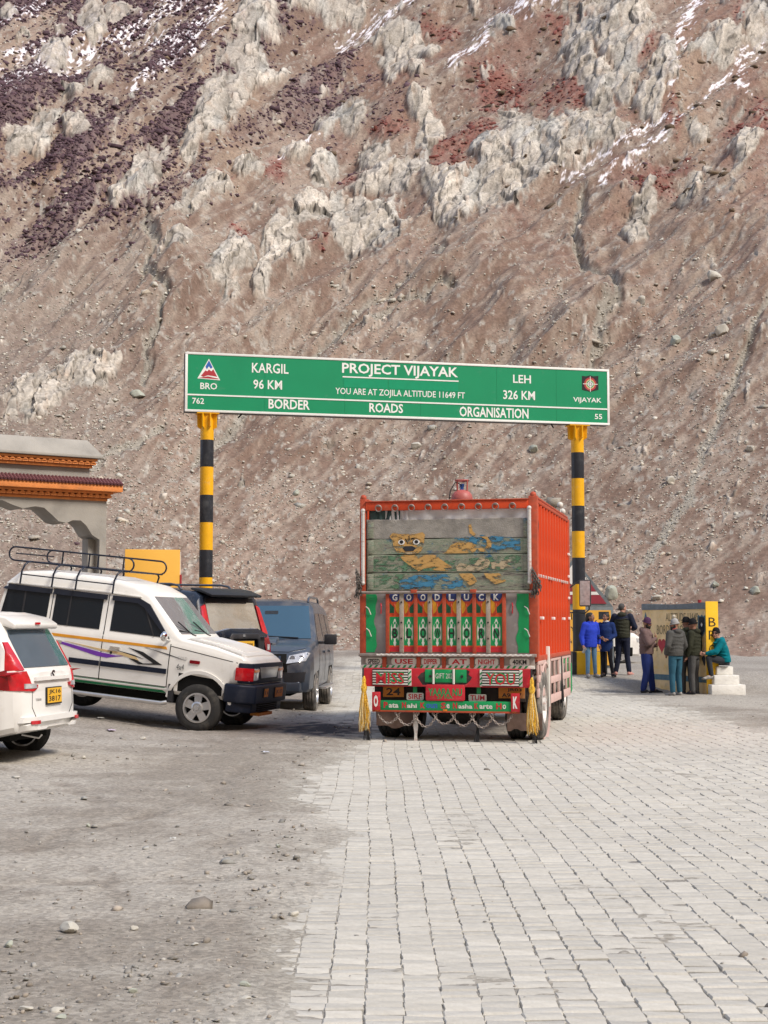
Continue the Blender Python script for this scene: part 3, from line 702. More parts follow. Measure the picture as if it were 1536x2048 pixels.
# the valley's other side, behind the camera: sunlight put into its colour, for the cars' glass to mirror
bx, by = np.meshgrid(np.linspace(-700, 700, 90), np.linspace(0, 420, 50))
bz = by * 1.12 * (1 + .25 * fbm(bx / 160, by / 200, 3, 301)) + 26 * ridged(bx / 90, by / 130, 4, 305) * ss(0, 60, by) - 3
bY = -62 - by + .0002 * bx**2
cc = lerp(c3(.38, .24, .12), c3(.75, .62, .46), ss(-.15, .2, fbm(bx / 22, by / 50, 5, 311)))
ey_, ez_ = np.meshgrid(np.linspace(-500, 700, 80), np.linspace(0, 300, 40))
exx = 230 + ez_ + 18 * fbm(ey_ / 60, ez_ / 80, 4, 321)
cc2 = lerp(c3(.55, .40, .22), c3(.85, .72, .52), ss(-.15, .2, fbm(ey_ / 26, ez_ / 34, 5, 325)))  # right-hand slope coloured bright gold in place of the sun it hardly gets
fmesh('valley_side', np.stack([exx, ey_, ez_ * .95 - 4 + 22 * ridged(ey_ / 80, ez_ / 100, 4, 327) * ss(0, 50, ez_)], -1).reshape(-1, 3), grid_faces(40, 80)[:, ::-1], M['hill'], col=cc2.reshape(-1, 3), kind='structure', smooth=4)
opp = fmesh('far_hillside', np.stack([bx, bY, bz], -1).reshape(-1, 3), grid_faces(50, 90)[:, ::-1], M['hill'], col=cc.reshape(-1, 3), kind='structure', smooth=4)

# ------------------------------------------------------------------ ground and road
def xl(y):   # left edge of the paving
    return np.interp(y, [0, 6, 7.4, 10.6, 12.2, 14, 16.4, 19.8, 22.5, 26, 31.6, 46, 60], [-.62, -.58, -.50, -.46, -.40, -.88, -.82, -.42, -.35, -1.1, -1.15, -1.3, -1.3])
def xr(y):
    return np.interp(y, [0, 20, 26, 33, 38, 60], [6.4, 5.9, 5.75, 5.45, 5.35, 5.2])
def roadm(x, y):
    """1 on the paving, 0 on the lot"""
    n = .26 * fbm(x * 1.7, y * 1.1, 4, 401) + .14 * fbm(x * 7, y * 5, 3, 403)
    w = .32 + .012 * y
    return np.minimum(ss(-w, w, x - xl(y) + n), ss(-w * 1.6, w * 1.6, xr(y) - x + n * 1.5)) * ss(52, 46, y)
gy = np.concatenate([np.geomspace(4.2, 20, 400), np.geomspace(20.06, 66, 240)])
gs = np.concatenate([-.42 - np.linspace(1, .05, 22)**1.6 * 2.2, np.linspace(-.40, .40, 460), .42 + np.linspace(.05, 1, 22)**1.6 * 2.2])
gY = np.repeat(gy[:, None], len(gs), 1); gX = gY * gs[None]
rm = roadm(gX, gY)
g_n_ = fbm(gX * 14, gY * 10, 2, 415)
lot = .030 * fbm(gX * .6, gY * .6, 4, 411) + .012 * fbm(gX * 3, gY * 3, 3, 412) + .006 * fbm(gX * 12, gY * 9, 2, 413)
rut = np.zeros(gX.shape)
for k, (cx, cy, r_) in enumerate([(-9, 12, 8.0), (-9, 12, 6.6), (-12, 5, 11.2), (-12, 5, 9.8), (-3, 24, 9.5), (1, -4, 13.6), (-14, 16, 12.5)]):
    d = np.abs(np.hypot(gX - cx, gY - cy) - r_ + .2 * fbm(gX, gY, 2, 414 + k))
    rut = np.maximum(rut, ss(.16, .04, d) * ss(-.2, .2, fbm(gX * .9, gY * .6, 2, 420 + k)))
lot = lot * (1 - np.exp(-np.abs(gX - xl(gY)) / 1.0)) - .012 * rut * (np.abs(gX - xl(gY)) > .5) + .020 + .004 * g_n_
dust = -.0105 + .009 * ss(.0, .5, fbm(gX * 1.1, gY * .9, 4, 431)) + .006 * fbm(gX * 9, gY * 9, 2, 433)
gZ = gz(gX, gY) + lot * (1 - rm) + dust * rm
g_n = fbm(gX * .35, gY * .30, 4, 441); g_f = fbm(gX * 4, gY * 2.5, 4, 445); g_s = fbm((gX * .3 + gY * .1), gY * 1.6, 4, 449)
GC = lerp(c3(.29, .26, .22), c3(.42, .39, .34), ss(-.35, .35, g_n + .35 * g_f + .4 * g_s))
GC = lerp(GC, c3(.19, .16, .13) * np.ones_like(GC), .6 * rut * ss(-.3, .3, g_f))
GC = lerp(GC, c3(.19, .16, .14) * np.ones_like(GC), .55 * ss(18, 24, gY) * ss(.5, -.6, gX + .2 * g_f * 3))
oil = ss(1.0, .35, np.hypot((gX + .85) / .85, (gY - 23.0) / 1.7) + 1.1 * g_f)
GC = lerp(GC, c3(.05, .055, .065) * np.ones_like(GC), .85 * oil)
RC = lerp(c3(.38, .355, .305), c3(.48, .455, .40), ss(-.3, .3, g_n + .4 * g_f)); RC = lerp(c3(.27, .255, .23) * np.ones_like(RC), RC, np.maximum(ss(-.009, -.002, dust), ss(.95, .75, rm)))
GC = lerp(GC, RC, np.clip(ss(0, .8, rm) + .35 * ss(1.6, .0, np.abs(gX - xl(gY))) * (gX < xl(gY)) * ss(-.3, .3, g_f), 0, 1))
GC = lerp(GC, c3(.30, .285, .26) * np.ones_like(GC), .6 * ss(30, 36, gY) * (gX > 3))
GC = GC * .93
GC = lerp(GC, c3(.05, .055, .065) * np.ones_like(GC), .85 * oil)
M['ground'] = vcol_mat('gravel_dirt', .95, .2, 22, .7, 45, .02, fine=38)
gf = grid_faces(*gX.shape)
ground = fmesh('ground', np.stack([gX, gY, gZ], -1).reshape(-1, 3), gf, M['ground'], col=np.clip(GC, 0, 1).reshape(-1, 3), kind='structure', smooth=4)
ox, oy = np.meshgrid(np.linspace(-900, 900, 60), np.linspace(-700, 500, 50))
fmesh('outer_ground', np.stack([ox, oy, ox * 0 - .12], -1).reshape(-1, 3), grid_faces(50, 60), M['ground'], col=np.tile(c3(.24, .21, .18), (3000, 1)), kind='structure')

# paving: one block after another
road = bpy.data.objects.new('paved_road', None); COL.objects.link(road); road['kind'] = 'structure'; road['label'] = 'dusty grey concrete block paving curving towards the gantry'
BW, BD = .165, .106
bl = []
r = random.Random(3)
for ci in range(-10, 41):
    x = -.55 + ci * BW
    y = 4.3 + r.uniform(0, BD)
    while y < 46:
        d = BD * r.uniform(.84, 1.16)
        bl.append((x, y + d / 2, BW, d)); y += d + .002
bl = np.array(bl)
bl[:, 0] += .05 * np.sin(bl[:, 1] * .22) + .03 * perlin(bl[:, 1] * .35, bl[:, 0] * .1, 7) - .0006 * (bl[:, 1] - 6)**1
keep = roadm(bl[:, 0], bl[:, 1]) > .03
bl = bl[keep]; N = len(bl)
r_ = np.random.default_rng(9)
sink = -.003 * ss(.2, .6, fbm(bl[:, 0] * .9, bl[:, 1] * .7, 3, 461)) + r_.normal(0, .0020, N)
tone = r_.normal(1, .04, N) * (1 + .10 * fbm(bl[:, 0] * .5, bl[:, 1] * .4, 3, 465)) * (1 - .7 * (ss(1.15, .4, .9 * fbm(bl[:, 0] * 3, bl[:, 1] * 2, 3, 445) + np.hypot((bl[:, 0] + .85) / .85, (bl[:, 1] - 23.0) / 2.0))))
def block_verts(w, d, rs, n):
    w = np.asarray(w)[:, None]; d = np.asarray(d)[:, None]
    sx = np.array([-1, 1, 1, -1]) / 2; sy = np.array([-1, -1, 1, 1]) / 2
    g = .002
    L0 = np.stack([sx * (w - g), sy * (d - g), np.full((n, 4), -.05)], -1)
    L1 = np.stack([sx * (w - g), sy * (d - g), np.full((n, 4), -.008)], -1); L2 = np.stack([sx * (w - .011), sy * (d - .026), np.zeros((n, 4))], -1)
    j = rs.normal(0, .0035, (n, 4, 3)); L1 = L1 + j * (1.3, 1.3, .5); L2 = L2 + j * (1, 1, .3) + rs.normal(0, .0015, (n, 4, 3)); L2[:, :, 2] += sy[None] * rs.normal(0, .0022, (n, 1)) + sx[None] * rs.normal(0, .002, (n, 1))
    return np.concatenate([L0, L1, L2], 1)
BF = np.array([[0, 1, 5, 4], [1, 2, 6, 5], [2, 3, 7, 6], [3, 0, 4, 7], [4, 5, 9, 8], [5, 6, 10, 9], [6, 7, 11, 10], [7, 4, 8, 11], [8, 9, 10, 11]])
M['block'] = vcol_mat('paving_block', .9, .13, 16, .45, 60, .01)
BC = c3(.475, .458, .41)
# the 300 that show largest are objects of their own, inside the frame
vis = (np.abs(bl[:, 0]) < bl[:, 1] * .262 + .1) & (bl[:, 1] > 5.9)
order = np.argsort(np.where(vis, bl[:, 1], 99))[:300]
solo = np.zeros(N, bool); solo[order] = True
k = (~solo).nonzero()[0]; n = len(k)
V = block_verts(bl[k, 2], bl[k, 3], r_, n)
V += np.stack([bl[k, 0], bl[k, 1], gz(bl[k, 0], bl[k, 1]) + sink[k]], -1)[:, None]
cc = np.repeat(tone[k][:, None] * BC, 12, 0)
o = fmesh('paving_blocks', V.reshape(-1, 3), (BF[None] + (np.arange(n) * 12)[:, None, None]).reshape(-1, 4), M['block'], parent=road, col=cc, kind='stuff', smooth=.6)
vm = []
for q in range(14):
    V = block_verts([BW], [BD * .99], r_, 1)[0]
    o = fmesh('paving_block', V, BF, M['block'], parent=road, col=np.tile(BC * r_.normal(1, .05), (12, 1)), smooth=.6); vm.append(o.data)
    if q: bpy.data.objects.remove(o)
    else: first = o
for q, i in enumerate(order):
    o = first if q == 0 else first.copy()
    if q: COL.objects.link(o); o.parent = road
    o.data = vm[r.randrange(14)]
    o.location = (bl[i, 0], bl[i, 1], G(bl[i, 0], bl[i, 1]) + sink[i]); o.rotation_euler = (r.gauss(0, .01), r.gauss(0, .008), r.gauss(0, .008) + (PI if r.random() < .5 else 0))

# loose gravel on the lot
def ground_h(x, y):
    rmm = roadm(x, y)
    return gz(x, y) + (.03 * fbm(x * .6, y * .6, 4, 411) + .012 * fbm(x * 3, y * 3, 3, 412) + .022) * (1 - rmm)
n = 15000; u = rr.uniform(0, 1, n); y = 5.0 * (46 / 5.0)**(u**1.25); x = y * rr.uniform(-.30, .30, n)
rm_ = roadm(x, y); edge = ss(.6, .0, np.abs(x - xl(y) + .35))
kp = (rm_ < .5) & (rr.uniform(0, 1, n) < .05 + .3 * ss(.0, .35, fbm(x * .8, y * .6, 3, 471)) + .5 * edge + .35 * ss(9, 6, y) * ss(.5, -1, x)) | ((rm_ >= .5) & (rr.uniform(0, 1, n) < .012))
x, y = x[kp], y[kp]; n = len(x)
sz = np.clip(np.exp(rr.normal(-4.35, .6, n)) * (y / 8)**.35, .006, .12)
pos = np.stack([x, y, ground_h(x, y) + sz * .12], -1)
g0 = rr.uniform(.6, 1.25, (n, 1)); warm = rr.uniform(0, 1, (n, 1))
M['pebble'] = vcol_mat('pebble', .9, .15, 30, .3, 40, .004)
chips(pos, sz, .4, 0 * sz, 8, g0 * ((1 - warm) * c3(.33, .33, .31) + warm * c3(.32, .275, .225)), 'gravel', M['pebble'])['label'] = 'loose gravel scattered over the parking ground and road edge'
def loose(px, py, w, h, m, lab, seed, cat='stone'):
    Yd = CAM_H * 3000 / (py - 1248)
    p = at(px, py, Yd); k = Yd / 3000
    o = link('loose_stone', rock_mesh('loose_stone', seed, w * k * .55, w * k * .42, h * k * .62, 3, .25), M[m], smooth=.5)
    o.location = (p.x, Yd, float(ground_h(np.array(p.x), np.array(Yd))) + h * k * .25); o.rotation_euler = (0, .05, seed)
    return tag(o, lab, cat)
LS = [(138, 1861, 46, 22, 'boulder', 'largest pale stone on the gravel at lower left'), (490, 1960, 22, 12, 'boulder_green', 'dark grey stone at the gravel edge at bottom centre'), (587, 1822, 24, 12, 'boulder', 'flat buff stone near the paving edge'),
      (18, 1891, 20, 14, 'boulder_green', 'brownish stone at the left frame edge below the big pale one'), (52, 2010, 28, 11, 'boulder', 'flat pale stone in the bottom left corner'), (115, 2012, 30, 10, 'boulder', 'second flat pale stone along the bottom left'),
      (122, 2026, 26, 12, 'boulder_green', 'grey stone lowest in the bottom left corner'), (492, 1983, 22, 7, 'boulder', 'thin pale stone below the dark grey one'), (266, 1976, 18, 10, 'boulder_green', 'small dark stone left of bottom centre'),
      (390, 1884, 18, 7, 'boulder', 'thin pale stone in the middle of the gravel'), (474, 1708, 10, 8, 'boulder', 'small pale stone in the middle of the lot'), (268, 1855, 17, 9, 'boulder', 'small buff stone right of the big pale one'),
      (176, 1652, 11, 7, 'boulder_green', 'small dark stone on the open dirt at left'), (556, 1694, 11, 7, 'boulder_green', 'small greenish stone on the dirt beside the paving'), (286, 1483, 16, 6, 'boulder', 'white stone on the dirt in front of the front wheel'),
      (168, 1521, 12, 7, 'boulder', 'small pale stone below the white people carrier'), (32, 1556, 22, 5, 'boulder', 'flat stone at the left edge below the people carrier')]
for i, a in enumerate(LS): loose(*a, 200 + i)
def scrap(px, py, w, col, lab):
    Yd = CAM_H * 3000 / (py - 1248); p = at(px, py, Yd); k = Yd / 3000
    b = MB(); n = 5; L = w * k
    vs = [(L * (i / (n - 1) - .5), L * .5 * (j - .5), .006 + .012 * abs(math.sin(i * 2.1 + j))) for j in (0, 1) for i in range(n)]
    vs += [(a, b_, c - .003) for a, b_, c in vs]
    b.add(vs, [(i, i + 1, n + i + 1, n + i) for i in range(n - 1)] + [(2 * n + i, 3 * n + i, 3 * n + i + 1, 2 * n + i + 1) for i in range(n - 1)])
    key = 'scrap' + str(col)
    if key not in M: M[key] = mat('litter_paper', col, .7, var=.3, scale=30)
    o = b.build('paper_scrap', M[key], smooth=1.0, loc=(p.x, Yd, float(ground_h(np.array(p.x), np.array(Yd))) + .006)); o.rotation_euler[2] = px
    return tag(o, lab, 'litter')
scrap(222, 1475, 24, (.6, .5, .62), 'white and purple wrapper on the dirt in front of the people carrier')
scrap(200, 1457, 22, (.65, .64, .6), 'white paper scrap nearest the rear bumper of the people carrier')
scrap(78, 1468, 18, (.6, .2, .35), 'pink scrap on the dirt under the people carrier bumper')
scrap(148, 1449, 16, (.6, .35, .35), 'faded pink scrap right of the people carrier bumper')
scrap(530, 1508, 20, (.6, .62, .68), 'pale scrap on the dirt beside the oily patch')
scrap(346, 1683, 12, (.66, .66, .62), 'small white scrap in the middle of the dirt lot')
# ------------------------------------------------------------------ gantry sign
# board from the near left end to the farther right end; local x along the board, y away from the camera
pL = at(370, 760, 36.0); pR = at(1218, 790, 38.55)
rz_ = math.atan2(pR.y - pL.y, pR.x - pL.x); LEN = math.hypot(pR.x - pL.x, pR.y - pL.y)
Zb, Zt = 1.6 + (1248 - 822) / 83.1, 1.6 + (1248 - 701) / 83.1
gan = empty('overhead_gantry', (pL.x, pL.y, G(pL.x, pL.y)), rz_, label='green overhead road sign gantry on two yellow and black striped posts', cat='road sign')
g0z = G(pL.x, pL.y); zb, zt = Zb - g0z, Zt - g0z; HH = zt - zb
MB().box(0, LEN, 0, .30, zb, zt).build('sign_frame', M['black_plastic'], gan, bevel=.01)
xs = [.035, 1.95, 3.95, 5.9, 7.9, 9.5, LEN - .035]
for a, b in zip(xs[:-1], xs[1:]):
    MB().box(a + .002, b - .002, -.022, -.003, zb + .05, zt - .05).build('sign_panel', M['sign_green'], gan)
bd = MB()
bd.box(.0, LEN, -.034, -.004, zt - .055, zt); bd.box(0, LEN, -.034, -.004, zb, zb + .055)
bd.box(0, .06, -.034, -.004, zb + .055, zt - .055); bd.box(LEN - .06, LEN, -.034, -.004, zb + .055, zt - .055)
bd.build('white_border', M['sign_white'], gan, bevel=.003)
zl = zb + HH * .285
MB().box(.06, LEN - .06, -.032, -.0225, zl - .018, zl + .018).build('divider_line', M['sign_white'], gan)
def SX(px):   # board x of a pixel column
    k = (px - 768) / 3000 / CP * (1 / (CP * CP + SP * SP)) * .9972
    return (pL.x - k * pL.y) / (k * math.sin(rz_) - math.cos(rz_))
def SZ(px, py):
    x = SX(px); Yd = pL.y + x * math.sin(rz_)
    return at(px, py, Yd).z - g0z
def sgn(s, x0, x1, y0, y1, m='sign_white', bold=.014, **k):
    cx, cy = (x0 + x1) / 2, (y0 + y1) / 2
    text(s, SX(x1) - SX(x0), (y1 - y0) / 81.5, M[m], gan, (SX(cx), -.026, SZ(cx, cy)), bold=bold, **k)
sgn('KARGIL', 501, 575, 727, 747); sgn('96 KM', 504, 562, 760, 779); sgn('PROJECT VIJAYAK', 684, 918, 730, 757, bold=.02)
sgn('YOU ARE AT ZOJILA ALTITUDE 11649 FT', 671, 932, 780, 797, bold=.008); sgn('LEH', 1028, 1064, 750, 767); sgn('326 KM', 1008, 1072, 781, 800)
sgn('VIJAYAK', 1149, 1206, 795, 808); sgn('BRO', 397, 431, 766, 779); sgn('762', 381, 405, 796, 808); sgn('55', 1192, 1207, 828, 839)
sgn('BORDER', 535, 618, 799, 819, bold=.02); sgn('ROADS', 738, 806, 807, 826, bold=.02); sgn('ORGANISATION', 920, 1059, 815, 836, bold=.02)
MB().box(SX(684), SX(918), -.028, -.0225, SZ(800, 759.5), SZ(800, 757)).build('underline', M['sign_white'], gan)
for a, b in ((686, 775), (777, 917)):
    MB().box(SX(a), SX(b), -.0265, -.0225, SZ(800, 779), SZ(800, 761)).build('green_patch', M['sign_green2'], gan)
# triangular emblem with peaks
def fl(name, pts, m, y0=-.0265, y1=-.0225, par=None):
    MB().prism([(SX(a), SZ(a, b)) for a, b in pts], y0, y1).build(name, M[m], par or gan)
fl('triangle_emblem', [(414, 718), (437, 761), (391, 757)], 'sign_white')
e = bpy.context.scene.objects['triangle_emblem']
fl('blue_sky', [(414, 721), (421.5, 735), (418, 738), (414, 733), (410, 739), (407, 733.5)], 'crest_blue', -.0285, -.0268, e)
fl('red_mountain', [(407, 741), (411, 743), (414, 739), (419, 743), (423, 739), (431, 754), (420, 752), (412, 751), (403, 754), (398, 752)], 'crest_red', -.0285, -.0268, e)
fl('red_valley', [(396.5, 755.5), (412, 753), (433, 757.5), (434, 759), (394, 756)], 'crest_red', -.0285, -.0268, e)
fl('shield_emblem', [(1167, 752), (1175, 753), (1183, 751), (1191, 753), (1200, 752), (1200, 780), (1184, 784), (1167, 780)], 'black')
sh = bpy.context.scene.objects['shield_emblem']
for rad, m, k in ((.17, 'crest_red', 0), (.125, 'tan', 1), (.095, 'sign_green2', 2), (.07, 'white', 3), (.05, 'black', 4), (.026, 'white', 5)):
    o = MB().cyl((0, 0, 0), (0, -.001, 0), rad, n=28).build('emblem_ring', M[m], sh, loc=(SX(1183.5), -.0275 - .0008 * k, SZ(1183, 768.5)))
for a in ((.2, .008), (.008, .2)):
    MB().box(-a[0], a[0], -.001, 0, -a[1], a[1]).build('emblem_cross', M['white'], sh, loc=(SX(1183.5), -.0325, SZ(1183, 768.5)))
MB().tube([(SX(483), .12, zb), (SX(475), .1, zb - .10)], .02).build('bracket', M['black'], gan)
MB().tube([(SX(1108), .12, zb), (SX(1112), .1, zb - .10)], .02).build('bracket', M['black'], gan)
# posts
def post(px, Yw, base_z, edges, first):
    w = at(px, 1000, Yw); dx = w.x - pL.x; dy = w.y - pL.y
    lx = dx * math.cos(rz_) + dy * math.sin(rz_); ly = .17
    cx, cy = lx, ly
    o = None
    p = MB().cyl((cx, cy, base_z), (cx, cy, zb - .03), .162, n=28).build('post', M['gantry_yellow'], gan, smooth=.8)
    zs = [z for z in edges]
    for i, (z0, z1) in enumerate(zs):
        MB().lathe([(.1628, z0), (.1640, z0 + .01), (.1640, z1 - .01), (.1628, z1)], (cx, cy, 0), n=28).build('black_band', M['gantry_black'], p, smooth=.8)
    cap = MB().box(cx - .27, cx + .27, cy - .2, cy + .2, zb - .03, zb - .006)
    for k in range(8):
        a = k * PI / 4 + .2
        q = MB(); q.prism([(.155, zb - .40), (.25, zb - .34), (.26, zb - .03), (.155, zb - .03)], -.012, .012, 'y')
        q.T = None
        c_, s_ = math.cos(a), math.sin(a)
        cap.add([(cx + v[0] * c_ - v[1] * s_, cy + v[0] * s_ + v[1] * c_, v[2]) for v in q.v], q.f)
    cap.build('collar', M['gantry_yellow'], gan)
    return lx
def zpy(py, Yw): return at(768, py, Yw).z - g0z
YL, YR = 36.25, 38.35
post(413.5, YL, 0, [(zpy(b, YL), zpy(a, YL)) for a, b in ((880, 934), (990, 1045), (1100, 1155), (1210, 1265))], 0)
post(1161, YR, .1, [(zpy(b, YR), zpy(a, YR)) for a, b in ((904, 956), (1011, 1062), (1115, 1168), (1219, 1303))], 0)
# plinth of the right post
q = at(1176, 1320, 38.2)
pb = empty('striped_plinth', (q.x, q.y, G(q.x, q.y)), 0, label='low yellow and black striped plinth round the foot of the right gantry post', cat='plinth')
PW, PH = .86, .54
MB().box(-PW / 2, PW / 2, -.35, .5, -.2, PH).build('block', M['end_yellow'], pb, bevel=.015)
for a, b in ((-PW / 2 - .004, -PW / 2 + .10), (PW / 2 - .16, PW / 2 + .004)):
    MB().box(a, b, -.356, .506, -.2, PH + .004).build('black_stripe', M['gantry_black'], pb)
q = at(413, 1400, 36.3)
pb2 = empty('striped_plinth', (q.x, q.y, G(q.x, q.y)), 0, label='striped plinth round the foot of the left gantry post behind the cars', cat='plinth')
MB().box(-PW / 2, PW / 2, -.35, .5, -.2, PH).build('block', M['end_yellow'], pb2, bevel=.015)

# ------------------------------------------------------------------ painted wall, stepped block
a_ = at(1413, 1300, 33.9); b_ = at(1285, 1300, 36.6)
rw = math.atan2(a_.y - b_.y, a_.x - b_.x); WL = math.hypot(a_.x - b_.x, a_.y - b_.y)   # local x from the far end to the near one
gwz = -.02
wl_ = empty('painted_wall', (b_.x, b_.y, gwz), rw, label='yellow painted wall with blue band, shield and faded lettering behind the four men', cat='wall')
TH = .30; ZT = 2.09 - gwz
def warp(o, amp=.02):
    for v in o.data.vertices: pass
    return o
MB().box(0, WL, .004, TH, 0, ZT - .15).build('wall_face', M['wall_yellow'], wl_, bevel=.01)
cap = MB()
n = 12
for i in range(n):
    x0, x1 = WL * i / n, WL * (i + 1) / n; sag = -.03 * math.sin(PI * (i + .5) / n)
    cap.box(x0, x1 - .001, -.012, TH + .01, ZT - .15, ZT + sag)
cap.build('top_band', M['slate'], wl_)
MB().box(0, WL, -.006, .003, .30, .43).build('lower_band', M['band_blue'], wl_)
MB().box(WL - .006, WL + .012, -.012, TH + .012, 0, ZT + .02).build('wall_end', M['end_yellow'], wl_, bevel=.006)
def WX(px):
    k = (px - 768) / 3000 * .9972
    return (b_.x - k * b_.y) / (k * math.sin(rw) - math.cos(rw))
def wtext(s, x0, x1, y0, y1, m='fade', bold=0):
    cx = (x0 + x1) / 2; X = WX(cx); Yd = b_.y + X * math.sin(rw)
    text(s, WX(x1) - WX(x0), (y1 - y0) * Yd / 3000, M[m], wl_, (X, -.003, at(cx, (y0 + y1) / 2, Yd).z - gwz), bold=bold)
wtext('ALTITUDE 11649', 1331, 1396, 1226, 1242); wtext('BORDER ROADS', 1313, 1385, 1250, 1269); wtext('I', 1312.3, 1314.3, 1275, 1302); wtext('ZOJILA', 1334, 1388, 1277, 1302)
X = WX(1323); Yd = b_.y + X * math.sin(rw); hz = at(1323, 1290, Yd).z - gwz
hp = []
for t in range(28):
    t = 2 * PI * t / 28
    hp.append((X + 16 * math.sin(t)**3 / 32 * .34, hz + (13 * math.cos(t) - 5 * math.cos(2 * t) - 2 * math.cos(3 * t) - math.cos(4 * t)) / 30 * .36))
MB().prism(hp, -.005, .003).build('heart', M['crest_red'], wl_)
def wshape(name, pts, m, y0, par=None):
    out = []
    for px, py in pts:
        X = WX(px); out.append((X, at(px, py, b_.y + X * math.sin(rw)).z - gwz))
    return MB().prism(out, y0, y0 + .006).build(name, M[m], par or wl_)
sp = wshape('shield', [(1396, 1229), (1401, 1233), (1404, 1229), (1407, 1233), (1411, 1230), (1411, 1262), (1404, 1275), (1396.5, 1262)], 'band_blue', -.006)
wshape('shield_field', [(1398, 1235), (1404, 1233), (1409.5, 1235), (1409.5, 1261), (1404, 1271), (1398, 1261)], 'charcoal', -.009, sp)
wshape('shield_ring', [(1402, 1249), (1404, 1245), (1406, 1249), (1404, 1254)], 'white', -.011, sp)
wshape('triangle_emblem', [(1291.5, 1224), (1295, 1240), (1288, 1240)], 'band_blue', -.006)
text('B', .085 * 2.2, .17 * 1.2, M['black'], wl_, (WL + .0135, TH / 2, at(1425, 1244, 33.9).z - gwz), rot=(PI / 2, 0, PI / 2), bold=.0)
text('R', .085 * 2.2, .17 * 1.2, M['black'], wl_, (WL + .0135, TH / 2, at(1425, 1270, 33.9).z - gwz), rot=(PI / 2, 0, PI / 2), bold=.0)
text('O', .085 * 2.2, .17 * 1.2, M['black'], wl_, (WL + .0135, TH / 2, at(1425, 1298, 33.9).z - gwz), rot=(PI / 2, 0, PI / 2), bold=.0)
p_ = Matrix.Rotation(rw, 3, 'Z') @ Vector((WL - .42, .1, 0))
o = MB().cyl((0, 0, 0), (0, 0, .075), .035, .045, n=12).build('red_cup', M['crest_red'], loc=(b_.x + p_.x, b_.y + p_.y, 2.075)); tag(o, 'small red cup standing on top of the painted wall', 'cup')
q = at(1452, 1384, 33.75)
st = empty('stepped_block', (q.x, q.y + .35, -.03), R(8), sc=.95, label='whitewashed stepped masonry block the man in teal sits on', cat='block')
MB().box(-.42, .42, -.42, .42, 0, .29).build('lower_step', M['whitewash'], st, bevel=.02)
MB().box(-.31, .31, -.31, .31, .291, .51).build('middle_step', M['whitewash'], st, bevel=.02)
MB().box(-.205, .205, -.2, .2, .511, .71).build('top_step', M['whitewash'], st, bevel=.025)

# ------------------------------------------------------------------ triangular organisation board behind the right post
q = at(1150, 1330, 41.5); kz = G(q.x, q.y)
tb = empty('emblem_board', (q.x, q.y, kz), R(-4), label='yellow information board with a red and white mountain triangle on top, behind the striped post', cat='sign board')
z1 = at(0, 1214, 41.5).z - kz
MB().box(-1.06, 1.06, 0, .12, -.1, z1).build('board_frame', M['slate'], tb, bevel=.01)
MB().box(-.99, .99, -.02, -.002, .1, z1 - .09).build('board_panel', M['board_yellow'], tb)
tri = MB().prism([(-1.06, z1 + .004), (1.06, z1 + .004), (0, z1 + 1.36)], 0, .1).build('triangle', M['slate'], tb)
MB().prism([(-.88, z1 + .09), (.88, z1 + .09), (.70, z1 + .33), (-.70, z1 + .33)], -.02, -.002).build('red_foot', M['board_red'], tri)
MB().prism([(-.68, z1 + .335), (.68, z1 + .335), (.61, z1 + .42), (-.61, z1 + .42)], -.02, -.002).build('white_road', M['white'], tri)
MB().prism([(-.60, z1 + .425), (.60, z1 + .425), (.40, z1 + .72), (.25, z1 + .62), (.12, z1 + .85), (-.08, z1 + .6), (-.3, z1 + .82)], -.02, -.002).build('red_mountain', M['board_red'], tri)
MB().prism([(.41, z1 + .73), (.26, z1 + .63), (.12, z1 + .87), (-.08, z1 + .62), (-.29, z1 + .84), (-.04, z1 + 1.18), (.04, z1 + 1.18)], -.02, -.002).build('snow_peaks', M['white'], tri)
for i, ch in enumerate('ORGANISATION'):
    a = R(150 - i * 120 / 11)
    text(ch, .025 if ch == 'I' else .12, .17, M['black'], tb, (.88 * math.cos(a) * 1.0, -.022, z1 - 1.06 + .80 * math.sin(a)), rot=(PI / 2, -(a - PI / 2) * 1.0, 0), bold=.01)
text('VIJAYAK', .9, .16, M['black'], tb, (-.1, -.022, z1 - .62), bold=.01); text('J&K', .4, .16, M['black'], tb, (-.1, -.022, z1 - .95), bold=.01)
MB().box(.66, .94, -.024, -.0205, z1 - .34, z1 - .13).build('emblem_print', M['charcoal'], tb)

# ------------------------------------------------------------------ yellow block behind the cars
q = at(306, 1200, 33.0)
yb = empty('yellow_panel', (q.x, q.y, G(q.x, q.y)), R(10), label='large plain yellow painted panel with a red and white edge behind the parked cars', cat='sign board')
ztop = at(0, 1099, 33).z - G(q.x, q.y)
MB().box(-.62, .58, 0, .22, 0, ztop).build('panel', M['board_yellow'], yb, bevel=.01)
MB().box(.583, .62, -.01, .23, 0, ztop - .55).build('red_edge', M['crest_red'], yb)
MB().prism([(.0, ztop - .05), (.22, ztop - .05), (.22, ztop - .75), (.16, ztop - .95)], .583, .60, 'x').build('white_edge', M['white'], yb)

# ------------------------------------------------------------------ gateway at the left
A = at(212, 1100, 36.2)
ga = math.atan2(.56, .83)
g_z = G(A.x, A.y)
gw = empty('concrete_gateway', (A.x, A.y, g_z), ga, label='unfinished concrete gateway with carved orange cornices and scalloped arch at the left edge', cat='gateway')
def GZ(py): return at(212, py, A.y).z - g_z
W0 = -7.5
DG = .85
zA, zB_, zC, zD, zE, zF, zG = GZ(1003), GZ(985), GZ(969), GZ(939), GZ(921), GZ(919), GZ(883)
